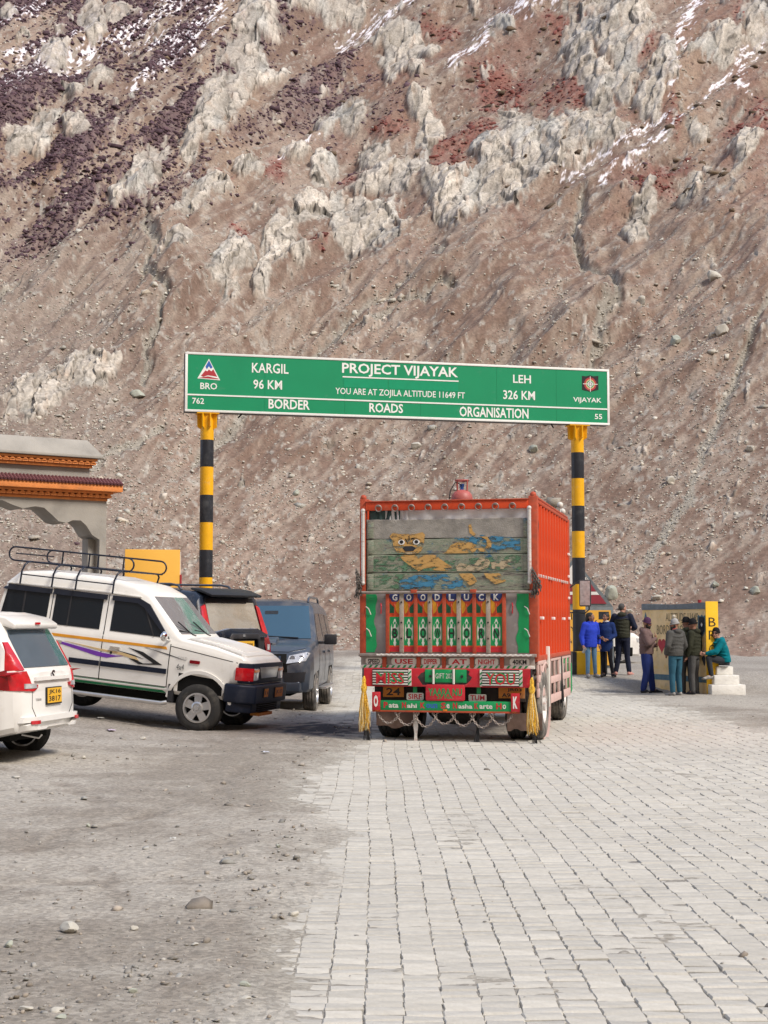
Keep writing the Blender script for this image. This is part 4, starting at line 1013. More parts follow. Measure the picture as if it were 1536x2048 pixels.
# front wall with the scalloped opening: outline in (x,z), scallops measured from the photograph, mirrored about the middle
pts = [(-.17, GZ(1080)), (-.36, GZ(1071)), (-.52, GZ(1052)), (-.66, GZ(1043)), (-.86, GZ(1043)), (-1.02, GZ(1049)), (-1.22, GZ(1046)), (-1.40, GZ(1033)), (-1.58, GZ(1021)), (-1.80, GZ(1019)), (-2.1, GZ(1024)), (-2.35, GZ(1018)), (-2.6, GZ(1010)), (-2.95, GZ(1012))]
mid = -3.2
mir = [(2 * mid - a, b) for a, b in pts]
lo = [(0, 0), (-.17, 0)]
out = [(0, 0), (0, zA)] + [(2 * mid, zA), (2 * mid, 0), (2 * mid + .17, 0)] + mir + pts[::-1] + [(-.17, 0)]
def wallpiece(y0, y1, nm):
    # triangulated so that the concave outline fills well
    n = len(out); vs, es = out, [(i, (i + 1) % n) for i in range(n)]
    r = delaunay_2d_cdt([Vector(p) for p in vs], es, [], 1, 1e-5)
    b = MB(); P2 = r[0]; k = len(P2)
    b.add([(p.x, y0, p.y) for p in P2] + [(p.x, y1, p.y) for p in P2], [tuple(f) for f in r[2]] + [tuple(i + k for i in f[::-1]) for f in r[2]])
    b.add([(p[0], y0, p[1]) for p in out] + [(p[0], y1, p[1]) for p in out], [(i, (i + 1) % n, n + (i + 1) % n, n + i) for i in range(n)])
    return b.build(nm, M['concrete'], gw)
wallpiece(0, DG, 'arch_wall')
MB().box(-.36, -.175, .25, .62, 0, GZ(1078)).build('inner_pier', M['concrete'], gw, bevel=.01)
def cornice(z0, z1, x1, dep, n, nm):
    """carved orange moulding: flat fillets, a row of carved brackets between"""
    h = z1 - z0; P = MB()
    P.box(2 * mid, x1 - .10, -dep * .35, DG + dep * .35, z0, z0 + h * .28)
    P.box(2 * mid, x1, -dep, DG + dep, z0 + h * .74, z1)
    o = P.build(nm, M['terracotta'], gw, bevel=.006)
    MB().box(2 * mid, x1 - .07, -dep * .5, DG + dep * .5, z0 + h * .285, z0 + h * .735).build('carved_band', M['carve_dark'], o)
    step = .155
    w = .07
    x = x1 - .10
    first = None
    while x > -4.6:
        if first is None:
            b = MB(); b.box(-w, w, -dep * .8, -dep * .505, z0 + h * .34, z0 + h * .56); b.tube([(-w, -dep * .75, z0 + h * .52), (0, -dep * .9, z0 + h * .60), (w, -dep * .75, z0 + h * .52)], h * .07, 6)
            b.box(-w * .5, w * .5, -dep * .93, -dep * .505, z0 + h * .60, z0 + h * .73)
            first = b.build('carved_bracket', M['terracotta'], o); q_ = first
        else:
            q_ = first.copy(); COL.objects.link(q_); q_.parent = o
        q_.location.x = x; x -= step
    return o
cornice(zA + .002, zB_, .10, .16, 30, 'lower_cornice')
MB().box(2 * mid, .30, -.27, DG + .27, zB_ + .002, GZ(972)).build('eave_board', M['terracotta'], gw, bevel=.008)
# small tiled roof: one tile after another
roof = MB().prism([(-.29, GZ(972) + .003), (-.05, GZ(960)), (DG + .05, GZ(960)), (DG + .29, GZ(972) + .003)], 2 * mid, .28, 'x').build('roof', M['tile_red'], gw)
x = .26; first = None
while x > -4.4:
    if first is None:
        b = MB(); z0 = GZ(972) + .02; z1 = GZ(960) + .012
        b.tube([(0, -.32, z0), (0, -.18, z0 + (z1 - z0) * .55), (0, -.05, z1)], .035, 6)
        first = b.build('tile', M['tile_red'], roof, smooth=1); q_ = first
    else: q_ = first.copy(); COL.objects.link(q_); q_.parent = roof
    q_.location.x = x; x -= .088
MB().box(2 * mid, -.42, .06, DG - .06, GZ(960), GZ(939)).build('attic_wall', M['concrete'], gw, bevel=.01)
cornice(GZ(939) + .002, GZ(921), -.30, .13, 30, 'upper_cornice')
top = [(-.26, -.2), (-.26, DG + .2)]
t = MB(); z0, z1 = GZ(920), GZ(883)
t.add([(2 * mid, -.2, z0), (-.18, -.2, z0), (-.18, DG + .2, z0), (2 * mid, DG + .2, z0), (2 * mid, -.2, z0 + .06), (-.18, -.2, z0 + .06), (-.18, DG + .2, z0 + .06), (2 * mid, DG + .2, z0 + .06),
       (2 * mid, .08, z1), (-.48, .08, z1), (-.48, DG - .08, z1), (2 * mid, DG - .08, z1)],
      [(0, 3, 2, 1), (0, 1, 5, 4), (1, 2, 6, 5), (2, 3, 7, 6), (3, 0, 4, 7), (4, 5, 9, 8), (5, 6, 10, 9), (6, 7, 11, 10), (7, 4, 8, 11), (8, 9, 10, 11)])
t.build('coping', M['concrete'], gw, bevel=.01)
# ------------------------------------------------------------------ goods truck seen from behind
tq = at(891.5, 1300, 20.75)
truck = empty('goods_truck', (tq.x, tq.y, 0), R(-13), label='brightly painted orange and green goods truck seen from behind on the road', cat='truck')
def TX(px): return (px - 891.5) / 141.8
def TZ(py): return 1.6 + (1248 - py) / 145.3
def tb_(name, x0, x1, y0, y1, z1p, z0p, m, bevel=.004, par=None, label=None):
    """box from photograph columns and rows on the truck's rear, y in metres"""
    return MB().box(TX(x0), TX(x1), y0, y1, TZ(z0p), TZ(z1p)).build(name, M[m], par or truck, bevel=bevel, label=label)
BLN = 4.3    # body length
zT, zF0 = TZ(1000), TZ(1308)
XL, XR = TX(719), TX(1066)
# chassis, floor
MB().box(-.42, .42, .15, 6.0, .62, .80).box(-.42, -.34, .1, 5.8, .5, .80).build('chassis', M['t_chassis'], truck)
MB().box(XL + .03, XR - .03, .02, BLN, zF0 - .14, zF0 - .02).build('floor', M['t_rust'], truck, bevel=.01)
# corner posts with knobs
for x0, x1 in ((719, 731), (1056, 1073)):
    o = MB().box(TX(x0), TX(x1), -.02, .09, zF0 - .05, TZ(993)).build('corner_post', M['t_rust'], truck, bevel=.008)
    MB().sph((TX((x0 + x1) / 2), .02, TZ(991)), .045, n=14, m=9).build('knob', M['t_rust'], o, smooth=3)
for px in (726.5, 1058):
    MB().tube([(TX(px), -.05, TZ(1163)), (TX(px), -.05, TZ(1020))], .026, 10).sph((TX(px), -.05, TZ(1165)), .032).sph((TX(px), -.05, TZ(1018)), .032).build('pole', M['t_pole'], truck, smooth=1)
rail = tb_('top_rail', 731, 1056, -.03, .05, 1001, 1018, 't_orange', .008)
tb_('rail_lip', 731, 1056, -.045, .055, 998.5, 1001, 't_rust', .004, rail)
first = None
for k in range(9):
    x = TX(758.5 + k * 33.4)
    if first is None:
        b = MB(); b.tube([(math.cos(a) * .043, -.065 - .012 * math.sin(a), math.sin(a) * .043) for a in [2 * PI * i / 14 for i in range(14)]], .0085, 6, closed=True)
        b.box(-.018, .018, -.065, -.031, .02, .05)
        first = b.build('lashing_ring', M['t_steel'], rail, smooth=1); q_ = first
    else: q_ = first.copy(); COL.objects.link(q_); q_.parent = rail
    q_.location = (x, 0, TZ(1014) - .0)
# tarpaulin behind the rail, draped
def drape(name, x0, x1, m, seed, zl):
    b = MB(); n = 26; r = random.Random(seed); ph = [r.uniform(0, 6) for _ in range(4)]; rows = 8
    vs = []
    for j in range(rows):
        for i in range(n):
            u = i / (n - 1); v = j / (rows - 1)
            fold = .025 * math.sin(u * 22 + ph[0] + 2 * v) + .02 * math.sin(u * 41 + ph[1] - 3 * v)
            vs.append((x0 + (x1 - x0) * u, .012 + fold * .5 + .012 * (1 - v), TZ(1012) - v * zl * (1 - .12 * math.sin(u * 9 + ph[2]))))
    vs += [(a, y + .012, z) for a, y, z in vs]; k = rows * n
    fs = [(j * n + i, j * n + i + 1, (j + 1) * n + i + 1, (j + 1) * n + i) for j in range(rows - 1) for i in range(n - 1)]
    b.add(vs, fs + [tuple(i + k for i in f[::-1]) for f in fs])
    return b.build(name, M[m], truck, smooth=3)
drape('tarpaulin', TX(818), TX(1054), 'tarp', 1, .26); drape('tarpaulin', TX(770), TX(826), 'tarp', 2, .27); drape('green_tarpaulin', TX(736), TX(800), 'tarp_green', 3, .28)
# load under a cover, seen over nothing: keeps the body closed
MB().box(XL + .06, XR - .06, .25, BLN - .08, zF0, TZ(1030)).build('load_cover', M['tarp_green'], truck, bevel=.05)
# the four planks of the tailgate
pz = [1036, 1076, 1107.5, 1144.5, 1181]
for i in range(4):
    b = MB(); n = 12; x0, x1 = TX(733), TX(1053.5); z1, z0 = TZ(pz[i]) - .004, TZ(pz[i + 1]) + .004
    r = random.Random(i)
    for k in range(1): pass
    tops = [r.uniform(-.006, .006) for _ in range(n + 1)]; bots = [r.uniform(-.004, .004) for _ in range(n + 1)]
    vs = []; 
    for k in range(n + 1):
        x = x0 + (x1 - x0) * k / n; yo = .004 * math.sin(k * 1.3 + i)
        vs += [(x, -.012 + yo, z0 + bots[k]), (x, -.012 + yo, z1 + tops[k] - .008), (x, .0 + yo, z1 + tops[k]), (x, .035, z1 + tops[k]), (x, .035, z0 + bots[k])]
    fs = [(k * 5 + j, k * 5 + (j + 1) % 5, (k + 1) * 5 + (j + 1) % 5, (k + 1) * 5 + j) for k in range(n) for j in range(5)]
    b.add(vs, fs + [(0, 1, 2, 3, 4), tuple(n * 5 + j for j in (4, 3, 2, 1, 0))])
    pl_ = b.build('plank', M[['plank_grey', 'plank', 'plank', 'plank'][i]], truck, label=['bare grey top plank', 'plank with the painted tiger face', 'plank with the tiger body', 'blue flaked bottom plank'][i])
    for a in (736, 1046):
        MB().box(TX(a), TX(a + 11), -.028, -.0165, z0 + .01, z1 - .012).build('cleat', M['plank'], pl_, bevel=.004)
# painted tiger on the planks
def pt(name, pts, m, y=-.019, par=None, t=.0025):
    return MB().prism([(TX(a), TZ(b)) for a, b in pts], y - t, y).build(name, M[m], par or truck)
def el(cx, cy, rx, ry, n=18, a0=0, a1=2 * PI): return [(cx + rx * math.cos(a0 + (a1 - a0) * i / n), cy + ry * math.sin(a0 + (a1 - a0) * i / n)) for i in range(n)]
tg = pt('painted_tiger_face', [(779, 1070), (786, 1064), (806, 1066.5), (834, 1066), (846, 1063), (851, 1068), (850, 1075), (849, 1088), (843, 1102), (835, 1107), (805, 1107), (795, 1103), (788, 1092), (785, 1078)], 'tiger')
for cx in (804, 834):
    pt('eye_patch', el(cx, 1083, 6.6, 5.2), 'white', -.0225, tg); pt('pupil', el(cx, 1082.5, 3.8, 3.6), 'black', -.0255, tg)
pt('muzzle', [(806, 1095), (812, 1091), (826, 1091), (833, 1095), (828, 1101), (812, 1102)], 'charcoal', -.0225, tg)
pt('muzzle', [(809, 1103), (831, 1103), (827, 1107), (813, 1107)], 'tiger_pale', -.0225, tg)
for a, b_, c, d in ((811, 1076, 816, 1086), (829, 1076, 824, 1086), (818, 1070, 819, 1078), (797, 1078, 804, 1076), (832, 1075, 842, 1079)):
    pt('brow_stripe', [(a, b_), (a + 2, b_), (c + 1.5, d), (c, d)], 'black', -.0225, tg)
pt('painted_tiger_body', [(893, 1104), (903, 1090), (918, 1083), (940, 1083), (952, 1090), (955, 1098), (948, 1106), (920, 1106.5), (885, 1106.5)], 'tiger')
pt('painted_tail', [(963, 1073), (975, 1074), (983, 1085), (983, 1096), (974, 1104), (962, 1104), (955, 1097), (962, 1096), (970, 1097), (975, 1090), (973, 1080), (965, 1076)], 'tiger')
pt('painted_tail', [(938, 1050), (943, 1048), (946, 1062), (954, 1070), (949, 1073), (940, 1066)], 'tiger')
pt('painted_tiger_body', [(800, 1109), (870, 1109), (885, 1120), (905, 1134), (896, 1142), (870, 1140), (850, 1136), (838, 1142), (820, 1130), (805, 1118)], 'tiger')
pt('painted_haunch', [(912, 1132), (922, 1126), (945, 1131), (952, 1126), (962, 1113), (975, 1114), (981, 1126), (975, 1136), (955, 1142), (915, 1142)], 'tiger_pale')
pt('painted_paw', [(982, 1124), (998, 1128), (1005, 1118), (1012, 1120), (1018, 1118), (1022, 1126), (1020, 1134), (1005, 1139), (984, 1138)], 'tiger_pale')
pt('painted_paw', [(918, 1147), (944, 1147), (952, 1157), (954, 1164), (948, 1168), (940, 1171), (934, 1165), (924, 1155)], 'tiger')
pt('painted_paw', [(968, 1147), (998, 1147), (1008, 1158), (1012, 1163), (1002, 1166), (990, 1169), (980, 1162), (972, 1155)], 'tiger')
pt('blue_paint', [(800, 1160), (830, 1150), (900, 1148), (925, 1160), (935, 1178), (860, 1176), (800, 1178)], 'blue_flake', -.0165)
pt('blue_paint', [(905, 1076), (960, 1070), (1040, 1078), (1040, 1104), (990, 1100), (930, 1082)], 'blue_flake', -.0165)
pt('green_paint', [(740, 1112), (800, 1109), (830, 1125), (1040, 1110), (1042, 1140), (740, 1142)], 'green_flake', -.0164)
pt('green_paint', [(742, 1150), (820, 1147), (800, 1178), (742, 1178)], 'green_flake', -.0164)
# bar, tailgate
bar = MB().tube([(TX(722), -.06, TZ(1184.5)), (TX(1072), -.06, TZ(1184.5))], .02, 8).build('tailgate_bar', M['t_steel'], truck, smooth=1)
for a in (830, 948): tb_('bar_clip', a - 6, a + 6, -.085, -.035, 1179, 1186, 't_rust', .003, bar)
gate = tb_('tailgate', 731, 1056, -.012, .04, 1187, 1307, 't_grey', .003)
def wavy(x0, x1s, m):
    pts = [(x0, 1188)] + [(x1s[0] + x1s[1] * math.sin(t * 9.5 + .5) + 1.3 * math.sin(t * 23), 1188 + 117 * t) for t in [i / 30 for i in range(31)]] + [(x0, 1305)]
    return pt('green_side_panel', pts, m, -.0125, gate, .004)
wavy(732, (751, 2.2), 't_green'); wavy(1055, (1033.5, -2.2), 't_green')
for (a, b) in ((731, 1213), (732, 1257), (1046, 1213), (1046, 1257)):
    MB().tube([(TX(a + 1), -.03, TZ(b)), (TX(a + 7), -.05, TZ(b + 4)), (TX(a + 11), -.03, TZ(b + 16))], .008, 6).build('latch_hook', M['t_pole'], gate)
cols8 = [(779.5, 801), (808, 829), (836, 858), (865, 886), (892, 915), (922, 945), (952, 973), (980.5, 1003)]
for i, (a, b) in enumerate(cols8):
    m_ = (a + b) / 2
    pn = tb_('tailgate_panel', a - 3, b + 3, -.018, -.0125, 1188, 1304, 't_orange', 0, gate)
    pt('painted_field', [(a, 1205), (m_, 1216), (m_ - 2, 1226), (a, 1226)] if i % 2 == 0 else [(b, 1205), (m_, 1216), (m_ + 2, 1226), (b, 1226)], 't_dgreen', -.0182, pn, .001)
    pt('painted_field', el(b if i % 2 == 0 else a, 1214, 9.5, 14, 12, -PI / 2 if i % 2 else PI / 2, PI / 2 if i % 2 else 3 * PI / 2), 't_yellow', -.0182, pn, .001)
    pt('letter_disc', [(a - 1, 1187.5), (b + 1, 1187.5), (b, 1195), (m_ + 6, 1203), (m_ - 6, 1203), (a, 1195)], 't_blue', -.0184, pn, .0012)
    text('GOODLUCK'[i], .072, .088, M['white'], pn, (TX(m_), -.0202, TZ(1194.5)), bold=.03)
    pt('green_field', [(a, 1233.5), (b, 1233.5), (b, 1291), (a, 1291)], 't_green', -.0182, pn, .001)
    pt('red_foot', [(a, 1294), (b, 1294), (b, 1303), (a, 1303)], 't_red', -.0182, pn, .001)
    # pale ornamental cartouche round each letter
    pts = []
    for k in range(40):
        t = 2 * PI * k / 40
        rr_ = 1 + .09 * math.cos(6 * t)
        pts.append((m_ + 8.6 * rr_ * math.sin(t) * (1 - .18 * abs(math.cos(t))), 1265 - 25.5 * rr_ * math.cos(t)))
    ct = pt('cartouche', pts, 't_white', -.0194, pn, .001)
    for cy, ry in ((1251, 7), (1281, 7)):
        for sx in (-1, 1): pt('leaf_scroll', el(m_ + sx * 4.0, cy, 2.3, ry * .7, 10), 't_green', -.0206, ct, .0008)
    pt('leaf_scroll', el(m_, 1246, 2.0, 3.0, 8), 't_green', -.0206, ct, .0008)
    pt('letter_ground', el(m_, 1266.5, 6.6, 10.5, 14), 't_green', -.0208, ct, .0008)
    text('BLOWHORN'[i], .070, .135, M['black'], pn, (TX(m_), -.0222, TZ(1266.5)), bold=.03)
    MB().tube([(TX(m_), -.03, TZ(1207)), (TX(m_) + .006, -.045, TZ(1212)), (TX(m_) - .004, -.028, TZ(1228))], .008, 6).build('staple', M['t_rust'], pn)
for x in (776, 832.5, 889.5, 949, 1007.5):
    tb_('gate_bar', x - 3.6, x + 3.6, -.045, -.0185, 1187, 1307, 't_rust', .004, gate)
for x in (804.5, 861, 918.5, 976.5):
    sl = tb_('wooden_slat', x - 4.2, x + 4.2, -.05, -.0185, 1185, 1306, 't_wood', .004, gate)
    for y in (1204, 1245, 1277): MB().cyl((TX(x), -.05, TZ(y)), (TX(x), -.058, TZ(y)), .012, n=8).build('bolt', M['black'], sl)
for x in (762, 1023):
    MB().tube([(TX(x), -.02, TZ(1206)), (TX(x) + .01, -.04, TZ(1212)), (TX(x), -.02, TZ(1227))], .009, 6).build('staple', M['t_red'], gate)
# ledge
led = tb_('ledge', 719, 1070, -.10, .06, 1307, 1313, 't_steel', .006)
b = MB(); n = 90
b.tube([(TX(756) + (TX(1062) - TX(756)) * i / n, -.112 + .006 * math.sin(i * 2.1), TZ(1310) + .006 * math.cos(i * 2.1)) for i in range(n + 1)], .013, 6)
b.build('rope', M['t_pole'], led, smooth=1)
row = tb_('slogan_beam', 722, 1066, -.03, .04, 1313, 1334, 't_steel', .004)
for s_, a, b_, x0, x1, mm in (('SPEED', 1316, 1329, 732, 765, 'black'), ('USE', 1316, 1330, 784, 834, 't_red'), ('DIPPER', 1316, 1330, 844, 881, 't_red'), ('AT', 1316, 1330, 898, 940, 't_red'), ('NIGHT', 1316, 1330, 950, 996, 't_red'), ('40KM', 1316, 1330, 1018, 1056, 'black')):
    p_ = MB().prism([(TX(u), TZ(v)) for u, v in ((x0 + 3, a), (x1 - 3, a), (x1, a + 3), (x1, b_ - 3), (x1 - 3, b_), (x0 + 3, b_), (x0, b_ - 3), (x0, a + 3))], -.04, -.0302).build('slogan_plate', M['t_white'], row)
    w = x1 - x0
    text(s_, w * .72 / 141.8, .07, M[mm], p_, (TX((x0 + x1) / 2), -.0415, TZ(1323)), bold=.03)
for x in (770, 838.5, 889, 944.5, 1003): tb_('bracket', x - 4, x + 4, -.055, -.0302, 1314, 1335, 't_rust', .003, row)
# striped strip under the beam
st_ = tb_('striped_strip', 722, 1066, -.05, .02, 1330, 1336.5, 't_white', .002)
for k in range(30):
    x = 726 + k * 11.4
    if x < 1056: pt('green_stripe', [(x, 1336), (x + 5, 1336), (x + 9, 1330.5), (x + 4, 1330.5)], 't_green', -.0503, st_, .0008)
# bumper body
bp_ = tb_('bumper', 727, 1060, -.10, -.0, 1336.5, 1373, 't_red', .01)
pt('dark_opening', [(836, 1354), (843, 1345), (850, 1342), (857, 1337.5), (938, 1337.5), (943, 1341), (941, 1348), (949, 1354), (945, 1360), (938, 1368), (928, 1371), (846, 1371)], 't_red', -.1003, bp_, .0006)
pt('dark_opening', [(838, 1354), (845, 1346), (852, 1343), (858, 1338.5), (936, 1338.5), (941, 1342), (939, 1348), (946, 1354), (942, 1360), (936, 1366), (928, 1369), (848, 1369)], 't_chassis', -.1012, bp_, .0006)
for a, b in ((853, 868), (873, 907), (913, 935)):
    tb_('green_panel', a, b, -.108, -.1022, 1338, 1364, 't_green', .002, bp_)
for x in (870, 910): MB().tube([(TX(x), -.118, TZ(1367)), (TX(x), -.118, TZ(1337))], .016, 8).build('striped_pole', M['t_white'], bp_, smooth=1)
text('GIFT 202', .235, .07, M['t_white'], bp_, (TX(890.5), -.1092, TZ(1351)), bold=.0)
for cx in (864, 926): MB().cyl((TX(cx), -.1, TZ(1352)), (TX(cx), -.116, TZ(1352)), .02, n=10).build('lamp_hole', M['black'], bp_)
for x0, x1, wd in ((748, 820, 'MISS'), (965, 1038, 'YOU')):
    lv = tb_('louvre_box', x0, x1, -.115, -.1003, 1338, 1371, 'black', .002, bp_)
    for k in range(6):
        y = 1340.5 + k * 5.2
        tb_('louvre_slat', x0 + 1, x1 - 1, -.132, -.1155, y, y + 2.7, 't_white', .002, lv)
    w_ = (x1 - x0 - 16) / 141.8
    text(wd, w_, .155, M['t_green'], lv, (TX((x0 + x1) / 2) + .008, -.1325, TZ(1354.5)), bold=.03)
    text(wd, w_, .155, M['t_red'], lv, (TX((x0 + x1) / 2), -.1335, TZ(1356.5)), bold=.01)
for x0 in (820, 965 - 4, 1038):
    s2 = tb_('striped_edge', x0, x0 + 6, -.115, -.1003, 1338, 1371, 't_white', .001, bp_)
    for k in range(3): pt('green_stripe', [(x0, 1346 + k * 10), (x0 + 6, 1340 + k * 10), (x0 + 6, 1344 + k * 10), (x0, 1350 + k * 10)], 't_green', -.1153, s2, .0008)
# dark bay below with plates
tb_('rear_crossmember', 745, 1046, .10, .16, 1373, 1402, 't_chassis', .005)
for x0, x1, l1, l2 in ((764, 806, '24', None), (994, 1045, 'JR03', 'A9417')):
    p_ = tb_('number_plate', x0, x1, .05, .065, 1374, 1395, 'orange_plate', .003)
    if l2: text(l1, .2, .052, M['black'], p_, (TX((x0 + x1) / 2) + .04, .048, TZ(1379)), bold=.02); text(l2, .27, .058, M['black'], p_, (TX((x0 + x1) / 2), .048, TZ(1389)), bold=.02)
    else: text(l1, .2, .1, M['black'], p_, (TX((x0 + x1) / 2), .048, TZ(1384)), bold=.02)
def plate(name, s_, x0, x1, y0, y1, m, mt, h, bold=.02, y=-.03, w=.8):
    p_ = MB().prism([(TX(u), TZ(v)) for u, v in ((x0 + 2, y0), (x1 - 2, y0), (x1, y0 + 2), (x1, y1 - 2), (x1 - 2, y1), (x0 + 2, y1), (x0, y1 - 2), (x0, y0 + 2))], y, y + .012).build(name, M[m], truck)
    text(s_, (x1 - x0) * w / 141.8, h, M[mt], p_, (TX((x0 + x1) / 2), y - .0015, TZ((y0 + y1) / 2)), bold=bold); return p_
plate('small_plate', 'SIRF', 814, 848, 1385.5, 1400, 't_white', 't_red', .07); plate('small_plate', 'TUM', 937, 972, 1387, 1401, 't_white', 't_red', .07)
rp = MB().prism([(TX(u), TZ(v)) for u, v in ((857, 1368), (930, 1368), (932, 1373), (932, 1398), (930, 1400), (857, 1400), (855, 1398), (855, 1373))], -.13, -.11).build('red_plate', M['t_red'], truck, bevel=.003)
text('YAARA NU', .47, .105, M['t_green'], rp, (TX(893.5), -.1315, TZ(1383)), bold=.03); text('27 NA', .22, .045, M['t_green'], rp, (TX(893), -.1315, TZ(1393)), bold=.02)
for x in (831, 957): tb_('hanger', x - 4, x + 4, -.03, -.018, 1373, 1386, 't_green', .002)
# green board
gb = tb_('slogan_board', 764, 1022, -.12, -.09, 1400.5, 1420, 't_green', .004)
tb_('board_edge', 748, 1038, -.125, -.085, 1420, 1423.5, 't_rust', .003, gb)
xs_ = 771
for wd, wpx, m1, m2 in (('Pata', 31, 't_red', 't_white'), ('Nahi', 31, 't_red', 't_white'), ('Koun', 35, 't_red', 'crest_blue'), ('Se', 18, 't_red', 't_white'), ('Nasha', 40, 't_red', 't_white'), ('Karte', 37, 't_red', 't_white'), ('Ho', 20, 't_red', 't_white')):
    f = wpx / len(wd) * (1.25)
    text(wd[0], f * .85 / 141.8, .082, M[m1], gb, (TX(xs_ + f * .42), -.1215, TZ(1409.5)), bold=.04)
    text(wd[1:], (wpx - f) * .92 / 141.8, .062, M[m2], gb, (TX(xs_ + f + (wpx - f) / 2 - .5), -.1215, TZ(1410.5)), bold=.03)
    xs_ += wpx + (5.6 if wd != 'Nasha' else 2)
for x0, x1, ch in ((748, 764, 'O'), (1022, 1038.5, 'K')):
    p_ = tb_('end_box', x0, x1, -.14, -.09, 1384, 1420, 't_red', .005)
    text(ch, .062, .165, M['white'], p_, (TX((x0 + x1) / 2), -.1415, TZ(1402)), bold=.05)
for x in (758, 893, 1028): tb_('reflector', x - 4, x + 4, -.135, -.11, 1417, 1421, 'amber', .002)
# chains hanging in swags under the board
def chain(name, pts, r=.006, ln=.036, par=None, m='chain_iron'):
    b = MB(); P3 = [Vector(p) for p in pts]
    d = 0; acc = [0]
    for i in range(1, len(P3)): acc.append(acc[-1] + (P3[i] - P3[i - 1]).length)
    k = 0; s = 0
    while s < acc[-1]:
        i = max(j for j in range(len(acc)) if acc[j] <= s); i = min(i, len(P3) - 2)
        t = (s - acc[i]) / max(1e-6, acc[i + 1] - acc[i]); c = P3[i].lerp(P3[i + 1], t); dr = (P3[i + 1] - P3[i]).normalized()
        sd = dr.cross(Vector((0, 1, 0))) if k % 2 else dr.cross(Vector((0, 1, 0))).cross(dr)
        if sd.length < .1: sd = Vector((1, 0, 0))
        sd.normalize()
        b.tube([c + dr * math.cos(a) * ln * .62 + sd * math.sin(a) * ln * .33 for a in [2 * PI * q / 8 for q in range(8)]], r, 4, closed=True)
        s += ln * .82; k += 1
    return b.build(name, M[m], par or truck, smooth=1, kind='stuff')
def swag(x0, x1, y, dip, yy): return [(TX(x0 + (x1 - x0) * i / 10), y, TZ(yy + dip * (1 - (2 * i / 10 - 1)**2))) for i in range(11)]
for k in range(7):
    chain('chain', swag(756 + k * 37, 804 + k * 37, -.10, 24 + (k % 3) * 3, 1422), .0065, .04, m='t_steel')
# tassels
def tassel(px, m1, seed):
    r = random.Random(seed)
    b = MB()
    bs = [MB(), MB(), MB()]
    for k in range(120):
        b = bs[k % 3]
        a = r.uniform(0, 6.28); q = r.uniform(.0, 1)**.5
        L = r.uniform(.45, .62); x0 = TX(px) + .02 * math.cos(a); w = .068 * q
        lean = .0007 * (seed)
        pts = [(x0, -.17 + .02 * math.sin(a), TZ(1376)), (TX(px) + w * math.cos(a) * .8, -.17 + w * math.sin(a) * .8, TZ(1376) - L * .35),
               (TX(px) + w * math.cos(a) * 1.1 + r.uniform(-.02, .02) + lean, -.17 + w * math.sin(a), TZ(1376) - L * .7), (TX(px) + w * math.cos(a) + r.uniform(-.03, .03) + lean * 2, -.17 + w * math.sin(a), TZ(1376) - L)]
        b.tube(pts, [.004, .0055, .005, .002], 3)
    t = bs[0].build('gold_tassel', M['gold'], truck, kind='stuff')
    bs[1].build('dark_strands', M['gold_dark'], t, kind='stuff'); bs[2].build('bright_strands', M['gold_pale'], t, kind='stuff')
    MB().lathe([(.012, TZ(1352)), (.03, TZ(1360)), (.028, TZ(1368)), (.045, TZ(1374)), (.04, TZ(1380)), (.03, TZ(1384))], (TX(px), -.17, 0), n=12).build('tassel_head', M['gold'], t, smooth=1)
    b = MB()
    for k in range(26):
        a = r.uniform(0, 6.28); w = r.uniform(0, .05)
        b.tube([(TX(px), -.16, TZ(1440)), (TX(px) + .05 + w * math.cos(a), -.16 + w * math.sin(a), TZ(1468)), (TX(px) + .055 + w * 1.6 * math.cos(a) , -.16 + w * math.sin(a), TZ(1470 + r.uniform(8, 21)))], [.004, .005, .003], 3)
    b.build('black_fringe', M['cloth_black'], truck, kind='stuff')
tassel(733, 0, 3); tassel(1063, 0, 8)
for x in (731, 1062): MB().tube([(TX(x), -.16, TZ(1336)), (TX(x), -.17, TZ(1354))], .014, 6).build('cord', M['cloth_black'], truck)
for (a, sgn_) in ((727, -1), (1060, 1)):
    MB().prism([(TX(a), TZ(1337)), (TX(a + 21 * -sgn_), TZ(1337)), (TX(a + 21 * -sgn_), TZ(1373)), (TX(a + 8 * -sgn_), TZ(1373))], -.112, -.101).build('red_wing', M['t_red'], truck)
# hanging bits
MB().prism([(TX(829), TZ(1424)), (TX(837), TZ(1424)), (TX(836), TZ(1440)), (TX(838), TZ(1452)), (TX(836), TZ(1470)), (TX(837), TZ(1486)), (TX(833), TZ(1491)), (TX(830), TZ(1484)), (TX(831), TZ(1466)), (TX(829), TZ(1450))], -.08, -.06).build('hanging_strip', M['t_pole'], truck)
b = MB(); r = random.Random(4)
for k in range(16):
    x = TX(957) + r.uniform(-.018, .018)
    b.tube([(x, -.07, TZ(1424)), (x - .01, -.07, TZ(1455)), (x - .02 + r.uniform(-.04, .03), -.07, TZ(1480 + r.uniform(0, 12)))], .006, 4)
b.build('black_streamer', M['cloth_black'], truck, kind='stuff')
# mudflaps
def flap(x0, x1, y0, y1, seed):
    r = random.Random(seed); n = 10
    pts = [(TX(x0 + (x1 - x0) * i / n), TZ(y1 + r.uniform(-3, 2) - (4 if seed == 1 else 0) * math.sin(i))) for i in range(n + 1)]
    MB().prism([(TX(x1), TZ(y0)), (TX(x0), TZ(y0))] + pts, .07, .082).build('mudflap', M['t_flap'], truck)
flap(750, 828, 1424, 1455, 1); flap(1010, 1078, 1424, 1458, 2)
